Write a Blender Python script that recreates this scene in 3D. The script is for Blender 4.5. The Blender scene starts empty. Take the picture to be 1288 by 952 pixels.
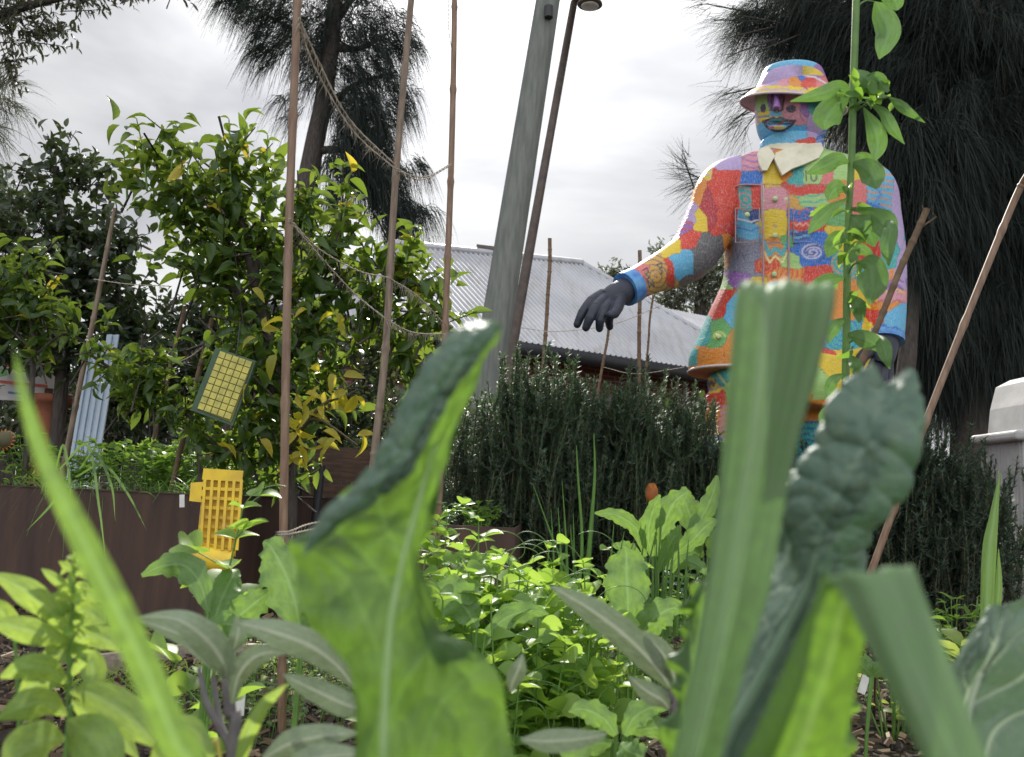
import bpy, math, random
import numpy as np
from mathutils import Vector, Matrix
random.seed(11)
RNG = np.random.default_rng(11)
C = bpy.context.scene.collection
SC = bpy.context.scene
R = math.radians

# ------------------------------------------------------------------ camera
F = 1073.0                                  # focal length in photo pixels (1288 wide)
CAMZ = 0.6
PITCH, ROLL = R(7.9), R(2.5)
cam_data = bpy.data.cameras.new('camera')
cam = bpy.data.objects.new('camera', cam_data)
C.objects.link(cam)
MCAM = Matrix.Rotation(math.pi / 2 + PITCH, 4, 'X') @ Matrix.Rotation(ROLL, 4, 'Z')
cam.matrix_world = Matrix.Translation((0, 0, CAMZ)) @ MCAM
cam_data.sensor_width = 36.0
cam_data.lens = 36.0 * F / 1288.0
cam_data.clip_start = 0.02
cam_data.clip_end = 3000
cam_data.dof.use_dof = True
cam_data.dof.focus_distance = 2.9
cam_data.dof.aperture_fstop = 7.5
SC.camera = cam

# ------------------------------------------------------------------ world, sun, exposure
SUN_EL, SUN_AZ = R(38), R(-5)               # azimuth from +Y, negative = to the left
world = bpy.data.worlds.new('World')
SC.world = world
world.use_nodes = True
wn, wl = world.node_tree.nodes, world.node_tree.links
wn.clear()
wo = wn.new('ShaderNodeOutputWorld')
bg = wn.new('ShaderNodeBackground')
bg.inputs['Strength'].default_value = 0.1
wl.new(bg.outputs[0], wo.inputs[0])
sky = wn.new('ShaderNodeTexSky')
sky.sky_type = 'NISHITA'
sky.sun_disc = False
sky.sun_elevation = SUN_EL
sky.sun_rotation = SUN_AZ
tc = wn.new('ShaderNodeTexCoord')
sep = wn.new('ShaderNodeSeparateXYZ')
wl.new(tc.outputs['Generated'], sep.inputs[0])
def wmath(op, a, b=None, c=None):
    n = wn.new('ShaderNodeMath'); n.operation = op
    for i, v in enumerate((a, b, c)):
        if v is None: continue
        if isinstance(v, (int, float)): n.inputs[i].default_value = v
        else: wl.new(v, n.inputs[i])
    return n.outputs[0]
mp = wn.new('ShaderNodeMapping')
mp.inputs['Scale'].default_value = (1.0, 1.0, 2.6)
wl.new(tc.outputs['Generated'], mp.inputs[0])
nz = wn.new('ShaderNodeTexNoise'); nz.inputs['Scale'].default_value = 1.9
nz.inputs['Detail'].default_value = 5; nz.inputs['Roughness'].default_value = 0.52
nz.inputs['Distortion'].default_value = 0.35
wl.new(mp.outputs[0], nz.inputs['Vector'])
ramp = wn.new('ShaderNodeValToRGB')
ramp.color_ramp.elements[0].position = 0.36; ramp.color_ramp.elements[0].color = (4.0, 4.05, 4.3, 1)
ramp.color_ramp.elements[1].position = 0.66; ramp.color_ramp.elements[1].color = (8.0, 8.0, 7.95, 1)
wl.new(nz.outputs[0], ramp.inputs[0])
# the sun behind the cloud: brighter cloud round its direction
sd = Vector((math.sin(SUN_AZ) * math.cos(SUN_EL), math.cos(SUN_AZ) * math.cos(SUN_EL), math.sin(SUN_EL)))
dp = wn.new('ShaderNodeVectorMath'); dp.operation = 'DOT_PRODUCT'
wl.new(tc.outputs['Generated'], dp.inputs[0]); dp.inputs[1].default_value = sd
cl = wmath('MAXIMUM', dp.outputs['Value'], 0.0)
glow = wmath('MULTIPLY', wmath('POWER', cl, 30.0), 2.0)
wide = wmath('MULTIPLY', wmath('POWER', cl, 4.0), 0.12)
# fill added to the sky overhead and behind the camera, lights shaded fronts
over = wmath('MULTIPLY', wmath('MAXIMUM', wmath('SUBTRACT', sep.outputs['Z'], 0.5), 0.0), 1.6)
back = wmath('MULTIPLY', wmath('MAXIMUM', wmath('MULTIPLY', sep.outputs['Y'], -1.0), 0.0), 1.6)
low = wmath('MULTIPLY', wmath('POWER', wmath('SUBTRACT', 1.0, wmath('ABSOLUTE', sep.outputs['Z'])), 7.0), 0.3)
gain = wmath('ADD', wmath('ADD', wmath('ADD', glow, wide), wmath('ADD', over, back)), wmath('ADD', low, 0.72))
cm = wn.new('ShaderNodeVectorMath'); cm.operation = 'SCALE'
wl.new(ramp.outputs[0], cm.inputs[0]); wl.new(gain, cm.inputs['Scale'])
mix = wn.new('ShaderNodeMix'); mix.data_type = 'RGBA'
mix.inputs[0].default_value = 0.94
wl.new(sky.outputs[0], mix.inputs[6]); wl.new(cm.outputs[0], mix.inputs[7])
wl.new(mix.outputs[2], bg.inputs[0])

sun_data = bpy.data.lights.new('sun', 'SUN')
sun_data.energy = 4.4
sun_data.angle = R(1.2)
sun_data.color = (1.0, 0.95, 0.86)
sun = bpy.data.objects.new('sun', sun_data)
C.objects.link(sun)
sun.rotation_euler = (-sd).to_track_quat('-Z', 'Y').to_euler()
SC.view_settings.view_transform = 'Standard'
SC.view_settings.look = 'None'
SC.view_settings.exposure = 0.37
SC.view_settings.gamma = 1.0
SC.view_settings.use_curve_mapping = False
SC.cycles.use_denoising = True
SC.cycles.max_bounces = 7
SC.cycles.transmission_bounces = 5
SC.cycles.diffuse_bounces = 4
SC.cycles.glossy_bounces = 2
SC.cycles.caustics_reflective = False
SC.cycles.caustics_refractive = False

# ------------------------------------------------------------------ where things stand
M3 = np.array(MCAM.to_3x3())
def ray(px, py):
    return M3 @ np.array([(px - 644.0) / F, -(py - 476.0) / F, -1.0])
def P(px, py, Y):
    d = ray(px, py); return np.array([0, 0, CAMZ]) + d * (Y / d[1])
def PZ(px, py, z):
    d = ray(px, py); return np.array([0, 0, CAMZ]) + d * ((z - CAMZ) / d[2])
def V(p): return np.array(p, float)
def unit(v):
    v = np.asarray(v, float); n = np.linalg.norm(v, axis=-1, keepdims=True); return v / np.maximum(n, 1e-9)

# ------------------------------------------------------------------ mesh builder
def fan(pts):                                   # Catmull-Rom through rows
    return np.asarray(pts, float)
def cr(rows, n):
    """Catmull-Rom resample of k rows (each a vector) to n rows."""
    a = np.asarray(rows, float); k = len(a)
    if k == 2:
        t = np.linspace(0, 1, n)[:, None]; return a[0] * (1 - t) + a[1] * t
    ext = np.vstack([2 * a[0] - a[1], a, 2 * a[-1] - a[-2]])
    out = []
    for s in np.linspace(0, k - 1, n):
        i = min(int(s), k - 2); t = s - i
        p0, p1, p2, p3 = ext[i:i + 4]
        out.append(0.5 * ((2 * p1) + (-p0 + p2) * t + (2 * p0 - 5 * p1 + 4 * p2 - p3) * t * t + (-p0 + 3 * p1 - 3 * p2 + p3) * t ** 3))
    return np.array(out)

class MB:
    def __init__(self):
        self.v = []; self.f4 = []; self.f3 = []; self.n = 0; self.at = {}
    def add(self, v, quads=None, tris=None, **attrs):
        v = np.asarray(v, float).reshape(-1, 3)
        if quads is not None and len(quads): self.f4.append(np.asarray(quads, int).reshape(-1, 4) + self.n)
        if tris is not None and len(tris): self.f3.append(np.asarray(tris, int).reshape(-1, 3) + self.n)
        for k, a in attrs.items():
            self.at.setdefault(k, []).append((self.n, np.asarray(a, float)))
        self.v.append(v); self.n += len(v)
    def grid(self, G, close_u=False, **attrs):
        """G: rows x cols x 3"""
        r, c = G.shape[:2]
        idx = np.arange(r * c).reshape(r, c)
        if close_u: idx = np.hstack([idx, idx[:, :1]])
        q = np.stack([idx[:-1, :-1], idx[:-1, 1:], idx[1:, 1:], idx[1:, :-1]], -1).reshape(-1, 4)
        self.add(G.reshape(-1, 3), q, **attrs)
    def tube(self, pts, rad, n=8, seg=None, cap=True):
        pts = np.asarray(pts, float); rad = np.asarray(rad, float) * np.ones(len(pts))
        if seg:
            a = cr(np.hstack([pts, rad[:, None]]), seg); pts, rad = a[:, :3], np.abs(a[:, 3])
        d = unit(np.gradient(pts, axis=0))
        up = V((0.31, 0.12, 0.94)) if abs(d[0][2]) < .8 else V((0.95, 0.2, 0.1))
        G = []
        for p, t, r_ in zip(pts, d, rad):
            x = unit(np.cross(t, up)); y = np.cross(t, x); up = np.cross(x, t)
            a = np.arange(n) * 2 * math.pi / n
            G.append(p + r_ * (np.cos(a)[:, None] * x + np.sin(a)[:, None] * y))
        base = self.n
        self.grid(np.array(G), close_u=True)
        if cap:
            m = len(pts)
            for row, c0, flip in ((0, pts[0], 1), (m - 1, pts[-1], 0)):
                i0 = self.n
                ring = G[row]
                i = np.arange(n); j = (i + 1) % n
                tr = np.stack([i, j, np.full(n, n)], -1)
                if not flip: tr = tr[:, ::-1]
                self.add(np.vstack([ring, c0]), None, tr)
    def box(self, c, s, rot=None):
        s = np.asarray(s, float) / 2
        v = np.array([(x, y, z) for x in (-1, 1) for y in (-1, 1) for z in (-1, 1)], float) * s
        if rot is not None: v = v @ np.array(rot).T
        self.add(v + np.asarray(c), [(0, 1, 3, 2), (4, 6, 7, 5), (0, 4, 5, 1), (2, 3, 7, 6), (0, 2, 6, 4), (1, 5, 7, 3)])
    def bar(self, a, b, w, h, up=(0, 0, 1)):
        a, b = V(a), V(b); y = unit(b - a); x = unit(np.cross(y, up)); z = np.cross(x, y)
        self.box((a + b) / 2, (w, np.linalg.norm(b - a), h), np.stack([x, y, z], 1))
    def ellipsoid(self, c, r, rot=None, nu=20, nv=12):
        th = np.linspace(0.02, math.pi - 0.02, nv); ph = np.arange(nu) * 2 * math.pi / nu
        G = np.stack([np.sin(th)[:, None] * np.cos(ph), np.sin(th)[:, None] * np.sin(ph), np.cos(th)[:, None] * np.ones(nu)], -1) * np.asarray(r)
        if rot is not None: G = G @ np.array(rot).T
        self.grid(G + np.asarray(c), close_u=True)
    def leaves(self, T, pos, d, nrm, size, wid=None):
        """T = (verts, quads) template, y along the leaf; one copy per row of pos"""
        tv, tq = T; N = len(pos)
        if N == 0: return
        d = unit(d); x = unit(np.cross(d, nrm)); z = np.cross(x, d)
        size = np.asarray(size) * np.ones(N); wid = size if wid is None else np.asarray(wid) * np.ones(N)
        v = pos[:, None, :] + (tv[None, :, 0:1] * wid[:, None, None]) * x[:, None, :] + (tv[None, :, 1:2] * size[:, None, None]) * d[:, None, :] + (tv[None, :, 2:3] * size[:, None, None]) * z[:, None, :]
        q = (tq[None] + (np.arange(N) * len(tv))[:, None, None]).reshape(-1, 4)
        self.add(v.reshape(-1, 3), q)
    def build(self, name, mat, parent=None, smooth=True, link=True):
        me = bpy.data.meshes.new(name)
        v = np.vstack(self.v)
        f4 = np.vstack(self.f4) if self.f4 else np.zeros((0, 4), int)
        f3 = np.vstack(self.f3) if self.f3 else np.zeros((0, 3), int)
        me.vertices.add(len(v)); me.vertices.foreach_set('co', v.ravel())
        nl = f4.size + f3.size; npoly = len(f4) + len(f3)
        me.loops.add(nl); me.loops.foreach_set('vertex_index', np.concatenate([f4.ravel(), f3.ravel()]).astype(np.int32))
        me.polygons.add(npoly)
        st = np.concatenate([np.arange(len(f4)) * 4, f4.size + np.arange(len(f3)) * 3]).astype(np.int32)
        me.polygons.foreach_set('loop_start', st)
        me.polygons.foreach_set('use_smooth', np.full(npoly, smooth))
        me.update(calc_edges=True); me.validate()
        for k, chunks in self.at.items():
            dim = chunks[0][1].shape[-1] if chunks[0][1].ndim > 1 else 1
            if dim == 1:
                a = np.zeros(len(v)); [a.__setitem__(slice(o, o + len(c)), c) for o, c in chunks]
                me.attributes.new(k, 'FLOAT', 'POINT').data.foreach_set('value', a)
            elif dim == 4:
                a = np.ones((len(v), 4)); [a.__setitem__(slice(o, o + len(c)), c) for o, c in chunks]
                me.attributes.new(k, 'FLOAT_COLOR', 'POINT').data.foreach_set('color', a.ravel())
            else:
                a = np.zeros((len(v), 3)); [a.__setitem__(slice(o, o + len(c)), c) for o, c in chunks]
                me.attributes.new(k, 'FLOAT_VECTOR', 'POINT').data.foreach_set('vector', a.ravel())
        o = bpy.data.objects.new(name, me)
        if mat: me.materials.append(mat)
        if link: C.objects.link(o)
        if parent:
            o.parent = parent
            pl = chain_loc(parent)
            me.vertices.foreach_set('co', (v - pl).ravel()); me.update()
        return o

def chain_loc(p):
    q = np.zeros(3)
    while p is not None: q = q + V(p.location); p = p.parent
    return q
def tag(o, label=None, cat=None, group=None, kind=None):
    if label: o['label'] = label
    if cat: o['category'] = cat
    if group: o['group'] = group
    if kind: o['kind'] = kind
    return o
def empty(name, loc, label, cat, group=None):
    o = bpy.data.objects.new(name, None); C.objects.link(o)
    o.location = Vector([float(q) for q in loc]); o.empty_display_size = 0.05
    return tag(o, label, cat, group)

# ------------------------------------------------------------------ materials
def newmat(name):
    m = bpy.data.materials.new(name); m.use_nodes = True
    nt = m.node_tree; nt.nodes.clear()
    out = nt.nodes.new('ShaderNodeOutputMaterial')
    b = nt.nodes.new('ShaderNodeBsdfPrincipled')
    nt.links.new(b.outputs[0], out.inputs[0])
    return m, nt, b, out
def nd(nt, t, **kw):
    n = nt.nodes.new(t)
    for k, v in kw.items():
        if k in n.inputs: n.inputs[k].default_value = v
        else: setattr(n, k, v)
    return n
def mixc(nt, fac, a, b, blend='MIX'):
    m = nt.nodes.new('ShaderNodeMix'); m.data_type = 'RGBA'; m.blend_type = blend
    for s, v in ((m.inputs[0], fac), (m.inputs[6], a), (m.inputs[7], b)):
        if isinstance(v, (int, float)): s.default_value = v
        elif isinstance(v, tuple): s.default_value = (*v, 1) if len(v) == 3 else v
        else: nt.links.new(v, s)
    return m.outputs[2]
def noise(nt, scale, detail=4, vec=None, rough=.55, coord='Object', mscale=None):
    t = nt.nodes.new('ShaderNodeTexCoord')
    src = t.outputs[coord]
    if vec is not None: src = vec
    if mscale:
        mpn = nt.nodes.new('ShaderNodeMapping'); mpn.inputs['Scale'].default_value = mscale
        nt.links.new(src, mpn.inputs[0]); src = mpn.outputs[0]
    n = nt.nodes.new('ShaderNodeTexNoise'); n.inputs['Scale'].default_value = scale
    n.inputs['Detail'].default_value = detail; n.inputs['Roughness'].default_value = rough
    nt.links.new(src, n.inputs['Vector'])
    return n.outputs[0]
def rmp(nt, fac, lo, hi, a=(0, 0, 0), b=(1, 1, 1)):
    r_ = nt.nodes.new('ShaderNodeValToRGB')
    r_.color_ramp.elements[0].position = lo; r_.color_ramp.elements[0].color = (*a, 1)
    r_.color_ramp.elements[1].position = hi; r_.color_ramp.elements[1].color = (*b, 1)
    nt.links.new(fac, r_.inputs[0]); return r_.outputs[0]
def bump(nt, b, h, dist, strength=1.0):
    n = nt.nodes.new('ShaderNodeBump'); n.inputs['Distance'].default_value = dist; n.inputs['Strength'].default_value = strength
    nt.links.new(h, n.inputs['Height']); nt.links.new(n.outputs[0], b.inputs['Normal']); return n
def simple(name, a, b2=None, rough=.6, scale=20, metal=0, bmp=0, mscale=None, detail=5, lo=.35, hi=.65, spec=.5):
    m, nt, b, out = newmat(name)
    b.inputs['Roughness'].default_value = rough; b.inputs['Metallic'].default_value = metal
    b.inputs['Specular IOR Level'].default_value = spec
    nzf = noise(nt, scale, detail, mscale=mscale)
    c = mixc(nt, rmp(nt, nzf, lo, hi), a, b2 or tuple(x * .7 for x in a))
    nt.links.new(c, b.inputs['Base Color'])
    if bmp: bump(nt, b, nzf, bmp)
    return m
def leafmat(name, a, b2, tr, tfac=.5, rough=.45, spec=.4, third=None, third_p=.85, extra=None):
    """leaf: two pigments picked per leaf (per island), thin translucent lamina"""
    m, nt, b, out = newmat(name)
    g = nt.nodes.new('ShaderNodeNewGeometry')
    rpi = g.outputs['Random Per Island']
    c = mixc(nt, rpi, a, b2)
    wn_ = nt.nodes.new('ShaderNodeTexWhiteNoise'); wn_.noise_dimensions = '1D'
    nt.links.new(rpi, wn_.inputs['W'])
    t = mixc(nt, wn_.outputs['Value'], tr, tuple(x * y for x, y in zip(tr, (.72, .8, .6))))
    if third:
        st = nt.nodes.new('ShaderNodeMath'); st.operation = 'GREATER_THAN'; st.inputs[1].default_value = third_p
        nt.links.new(wn_.outputs['Value'], st.inputs[0])
        c = mixc(nt, st.outputs[0], c, third); t = mixc(nt, st.outputs[0], t, tuple(min(1, x * 1.5) for x in third))
    nzf = noise(nt, 60, 3)
    c = mixc(nt, rmp(nt, nzf, .3, .75), c, mixc(nt, .35, c, (.02, .03, .01)))
    nt.links.new(c, b.inputs['Base Color'])
    b.inputs['Roughness'].default_value = rough; b.inputs['Specular IOR Level'].default_value = spec
    tb = nt.nodes.new('ShaderNodeBsdfTranslucent'); nt.links.new(t, tb.inputs[0])
    ms = nt.nodes.new('ShaderNodeMixShader'); ms.inputs[0].default_value = tfac
    nt.links.new(b.outputs[0], ms.inputs[1]); nt.links.new(tb.outputs[0], ms.inputs[2])
    nt.links.new(ms.outputs[0], out.inputs[0])
    return m
def heromat(name, a, b2, tr, vein, tfac=.5, rough=.4, spec=.5, stripes=False, bl=.0006, nscale=60, vt=None, sheen=0):
    """big leaf seen close: vein mask and u,v come from the mesh"""
    m, nt, b, out = newmat(name)
    at = nt.nodes.new('ShaderNodeAttribute'); at.attribute_name = 'vein'
    uv = nt.nodes.new('ShaderNodeAttribute'); uv.attribute_name = 'uvw'
    n1 = noise(nt, 1.0, 4, vec=uv.outputs['Vector'], mscale=(26, .7, 1) if stripes else (5, 6, 1))
    n2 = noise(nt, nscale, 5)
    c = mixc(nt, rmp(nt, n1, .3, .7), a, b2)
    c = mixc(nt, rmp(nt, n2, .45, .8), c, mixc(nt, .45, c, (.25, .32, .2)))
    t0 = mixc(nt, rmp(nt, n1, .25, .75), tr, tuple(x * .62 for x in tr))
    n3 = noise(nt, 1.0, 5, vec=uv.outputs['Vector'], mscale=(9, 8, 1)) if not stripes else n2
    t0 = mixc(nt, rmp(nt, n2, .35, .7), t0, tuple(x * .6 for x in tr)); t0 = mixc(nt, rmp(nt, n3, .42, .68), t0, tuple(x * .45 for x in tr))
    c = mixc(nt, at.outputs['Fac'], c, vein); t0 = mixc(nt, at.outputs['Fac'], t0, vt or tuple(min(1, x * 1.3) for x in vein))
    nt.links.new(c, b.inputs['Base Color'])
    b.inputs['Roughness'].default_value = rough; b.inputs['Specular IOR Level'].default_value = spec
    mm = nt.nodes.new('ShaderNodeMath'); mm.operation = 'ADD'
    nt.links.new(n1, mm.inputs[0]); nt.links.new(n2, mm.inputs[1])
    bp = bump(nt, b, mm.outputs[0], bl)
    tb = nt.nodes.new('ShaderNodeBsdfTranslucent'); nt.links.new(t0, tb.inputs[0]); nt.links.new(bp.outputs[0], tb.inputs['Normal'])
    ms = nt.nodes.new('ShaderNodeMixShader'); ms.inputs[0].default_value = tfac
    nt.links.new(b.outputs[0], ms.inputs[1]); nt.links.new(tb.outputs[0], ms.inputs[2])
    nt.links.new(ms.outputs[0], out.inputs[0])
    return m

# leaf templates (x = across, y = along, z = normal); length 1
def leaf_t(w=.45, st=5, fold=.12, droop=.2, peak=.4, cup=0, tipw=0.0, wave=0.0, pw=.8):
    t = np.linspace(0, 1, st)
    if peak < .5: prof = np.sin(math.pi * t ** (math.log(.5) / math.log(peak)))
    else: prof = np.sin(math.pi * t ** (math.log(.5) / math.log(peak)))
    prof = np.maximum(prof, 0) ** pw * w / 2; prof[0] = .012; prof[-1] = tipw
    v = []
    for k, (tt, p) in enumerate(zip(t, prof)):
        z = -droop * tt ** 2; y = tt * (1 - .25 * droop * tt)
        wv = wave * math.sin(k * 2.3)
        v += [(-p, y, z + fold * p * 2 + wv), (0, y, z), (p, y, z + fold * p * 2 - wv)]
    v = np.array(v); q = []
    for i in range(st - 1):
        a = 3 * i
        q += [(a, a + 1, a + 4, a + 3), (a + 1, a + 2, a + 5, a + 4)]
    return v, np.array(q)
T_OV = leaf_t(.5, 6, .25, .28, .42)
T_OV2 = leaf_t(.42, 6, .4, .55, .45)
T_LAN = leaf_t(.26, 5, .3, .35, .4)
T_RND = leaf_t(.95, 8, .22, .2, .52, pw=.55)
T_HRT = leaf_t(.72, 8, .25, .3, .3)
T_NEED = (np.array([(-.5, 0, 0), (.5, 0, 0), (.35, 1, 0), (-.35, 1, 0)], float), np.array([(0, 1, 2, 3)]))
def rand_in(n):
    d = unit(RNG.normal(size=(n, 3))); return d * RNG.random((n, 1)) ** (1 / 3.)
def shell_in(n, lo=.55):
    d = unit(RNG.normal(size=(n, 3))); return d * (lo + (1 - lo) * RNG.random((n, 1)) ** .6)
# ------------------------------------------------------------------ shared materials
M = {}
M['bamboo'] = simple('bamboo', (.27, .20, .145), (.13, .09, .065), .5, 14, mscale=(6, 6, .8))
M['bamboo_red'] = simple('bamboo_red', (.17, .095, .06), (.27, .18, .12), .5, 14, mscale=(6, 6, .8))
M['twig'] = simple('twig', (.12, .075, .045), (.2, .14, .09), .8, 30)
M['bark'] = simple('bark', (.045, .037, .033), (.09, .075, .065), .9, 9, bmp=.03, mscale=(4, 4, .8))
M['twine'] = simple('twine', (.5, .45, .38), (.34, .29, .23), .9, 80)
M['stem_g'] = simple('stem_green', (.13, .26, .05), (.09, .19, .04), .45, 30)
M['stem_b'] = simple('stem_brown', (.10, .075, .04), (.07, .08, .03), .7, 30)
M['pole'] = simple('pole_paint', (.20, .215, .20), (.13, .145, .135), .75, 5, bmp=.004, mscale=(5, 5, .6))
M['lamp_metal'] = simple('lamp_metal', (.13, .10, .085), (.08, .065, .06), .6, 12)
M['steel'] = simple('weathered_steel', (.038, .023, .020), (.10, .055, .038), .75, 3.5, bmp=.002, mscale=(4, 4, .6), detail=8, lo=.3, hi=.75)
M['timber'] = simple('timber', (.13, .075, .05), (.075, .045, .035), .8, 9, bmp=.004, mscale=(1, 1, 6))
M['timber_pale'] = simple('timber_pale', (.42, .36, .30), (.28, .23, .19), .8, 12, mscale=(1, 6, 6))
M['white'] = simple('white_paint', (.74, .74, .74), (.62, .62, .63), .5, 6)
M['bluewhite'] = simple('pale_blue_paint', (.55, .64, .76), (.47, .57, .70), .5, 6)
M['dark'] = simple('dark_metal', (.02, .022, .03), (.03, .03, .035), .5, 10)
M['terracotta'] = simple('terracotta', (.30, .10, .05), (.22, .08, .045), .85, 12)
M['label_white'] = simple('plastic_white', (.8, .8, .78), (.7, .7, .68), .4, 30)

M['she'] = leafmat('sheoak_needles', (.019, .030, .032), (.036, .048, .042), (.05, .065, .035), .2, .6, .25)
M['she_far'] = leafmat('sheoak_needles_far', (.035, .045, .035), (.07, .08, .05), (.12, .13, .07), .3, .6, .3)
M['gum'] = leafmat('gum_leaves', (.045, .05, .04), (.09, .10, .07), (.12, .13, .06), .3, .4, .5)
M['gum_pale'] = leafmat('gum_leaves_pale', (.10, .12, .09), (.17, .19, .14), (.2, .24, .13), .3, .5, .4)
M['camellia'] = leafmat('dark_shrub_leaves', (.022, .042, .026), (.045, .075, .035), (.16, .21, .06), .3, .35, .55)
M['citrus'] = leafmat('citrus_leaves', (.035, .085, .018), (.07, .14, .028), (.33, .45, .06), .42, .36, .5, third=(.62, .5, .05), third_p=.985)
M['citrus_y'] = leafmat('yellowing_citrus_leaves', (.5, .42, .04), (.28, .33, .04), (.85, .7, .06), .5, .4, .5)
M['rosemary'] = leafmat('rosemary_needles', (.06, .11, .085), (.14, .20, .15), (.16, .25, .10), .3, .5, .4)
M['rose_dark'] = leafmat('rosemary_needles_dark', (.05, .09, .075), (.11, .16, .13), (.11, .16, .07), .28, .55, .3)
M['pea'] = leafmat('pea_leaves', (.13, .25, .07), (.24, .38, .08), (.56, .80, .12), .46, .42, .5)
M['greens'] = leafmat('garden_greens', (.07, .16, .035), (.13, .25, .05), (.40, .62, .10), .48, .42, .5)
M['greens_blue'] = leafmat('brassica_bluegreen', (.09, .17, .11), (.15, .24, .16), (.26, .42, .14), .35, .38, .55)
M['climber'] = leafmat('climber_leaves', (.08, .19, .045), (.13, .26, .055), (.38, .62, .09), .5, .4, .5)
M['herb'] = leafmat('herb_leaves', (.20, .30, .07), (.30, .40, .10), (.62, .75, .16), .5, .45, .45)
M['onion'] = leafmat('onion_leaves', (.09, .18, .06), (.15, .27, .08), (.36, .58, .12), .4, .4, .5)
M['cover'] = leafmat('ground_cover', (.09, .16, .05), (.17, .27, .10), (.33, .5, .12), .4, .45, .5)
M['marigold'] = simple('marigold_petals', (.55, .20, .02), (.25, .09, .015), .6, 60)

# ------------------------------------------------------------------ ground
m, nt, b, out = newmat('garden_soil')
n1 = noise(nt, 9, 6); n2 = noise(nt, 60, 6, rough=.7); n3 = noise(nt, .35, 3)
c = mixc(nt, rmp(nt, n1, .35, .7), (.035, .026, .020), (.085, .062, .045))
c = mixc(nt, rmp(nt, n2, .56, .7), c, (.17, .13, .09))
c = mixc(nt, rmp(nt, n3, .5, .6), c, (.10, .095, .06))
nt.links.new(c, b.inputs['Base Color']); b.inputs['Roughness'].default_value = .95
bump(nt, b, n2, .02)
M['soil'] = m
mb = MB()
g = np.concatenate([-np.geomspace(900, 6, 14), np.linspace(-5, 5, 120), np.geomspace(6, 900, 14)])
gy = np.concatenate([-np.geomspace(900, 3, 10), np.linspace(-2, 7, 120), np.geomspace(8, 1400, 16)])
X, Y = np.meshgrid(g, gy)
Z = .012 * np.sin(X * 3.1 + Y) * np.cos(Y * 2.7) + .01 * np.sin(X * 9 + 1) * np.sin(Y * 8)
Z = np.where((abs(X) < 6) & (abs(Y - 2.5) < 5), Z, 0) - .01
mb.grid(np.stack([X, Y, Z], -1)[:, ::-1])
tag(mb.build('ground', M['soil']), kind='structure')

# bark mulch: loose chips nobody could count
mb = MB()
N = 15000
pos = np.stack([RNG.uniform(-2.6, 2.6, N), RNG.uniform(.9, 4.4, N), RNG.uniform(0, .03, N)], -1)
d = unit(RNG.normal(size=(N, 3)) * (1, 1, .35)); nr = unit(RNG.normal(size=(N, 3)) * (.6, .6, 1) + (0, 0, .5))
cv = np.array([(x, y, z) for x in (-.5, .5) for y in (0, 1) for z in (-.12, .12)], float)
cq = np.array([(0, 1, 3, 2), (4, 6, 7, 5), (0, 4, 5, 1), (2, 3, 7, 6), (0, 2, 6, 4), (1, 5, 7, 3)])
mb.leaves((cv, cq), pos, d, nr, RNG.uniform(.012, .045, N), RNG.uniform(.006, .018, N))
m, nt, b, out = newmat('mulch_chips')
gg = nt.nodes.new('ShaderNodeNewGeometry')
r_ = nt.nodes.new('ShaderNodeValToRGB'); cs = [(0, (.02, .016, .013)), (.4, (.06, .042, .03)), (.72, (.13, .085, .055)), (.9, (.30, .22, .14)), (1, (.45, .37, .27))]
while len(r_.color_ramp.elements) < 5: r_.color_ramp.elements.new(.5)
for e, (p_, c_) in zip(r_.color_ramp.elements, cs): e.position = p_; e.color = (*c_, 1)
nt.links.new(gg.outputs['Random Per Island'], r_.inputs[0]); nt.links.new(r_.outputs[0], b.inputs['Base Color'])
b.inputs['Roughness'].default_value = .85
tag(mb.build('mulch', m, smooth=False), 'dark bark mulch chips scattered over the garden soil', 'mulch', kind='stuff')

# ------------------------------------------------------------------ brick house with corrugated hip roof
m, nt, b, out = newmat('corrugated_zinc')
n1 = noise(nt, .8, 4)
n2 = noise(nt, 1.2, 5, mscale=(6, 1, 1)); cz = mixc(nt, rmp(nt, n1, .3, .7), (.40, .41, .45), (.56, .57, .60)); nt.links.new(mixc(nt, rmp(nt, n2, .5, .8), cz, (.36, .35, .34)), b.inputs['Base Color'])
b.inputs['Roughness'].default_value = .45; b.inputs['Metallic'].default_value = .35
M['zinc'] = m
m, nt, b, out = newmat('red_brick')
br = nt.nodes.new('ShaderNodeTexBrick'); br.inputs['Scale'].default_value = 1.0
br.inputs['Brick Width'].default_value = .24; br.inputs['Row Height'].default_value = .086; br.inputs['Mortar Size'].default_value = .01
br.inputs['Color1'].default_value = (.20, .055, .035, 1); br.inputs['Color2'].default_value = (.14, .04, .03, 1); br.inputs['Mortar'].default_value = (.2, .17, .15, 1)
t_ = nt.nodes.new('ShaderNodeTexCoord'); mpn = nt.nodes.new('ShaderNodeMapping'); mpn.inputs['Rotation'].default_value = (math.pi / 2, 0, 0)
nt.links.new(t_.outputs['Object'], mpn.inputs[0]); nt.links.new(mpn.outputs[0], br.inputs['Vector']); nt.links.new(br.outputs[0], b.inputs['Base Color'])
b.inputs['Roughness'].default_value = .9
M['brick'] = m
EZ = 3.0
e0, e1 = PZ(300, 376, EZ), PZ(991, 481, EZ)
r0, r1 = None, None
_ex = unit(e1 - e0); _bk = V((-_ex[1], _ex[0], 0)); _bk = _bk if _bk[1] > 0 else -_bk
_o = V((0, 0, CAMZ)); _d = ray(732, 331); _t = (np.dot(e0 - _o, _bk) + 3.4) / np.dot(_d, _bk)
r1 = _o + _d * _t; r0 = r1 - _ex * (np.dot(r1 - e0, _ex) - 3.4) - V((0, 0, .42))
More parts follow.
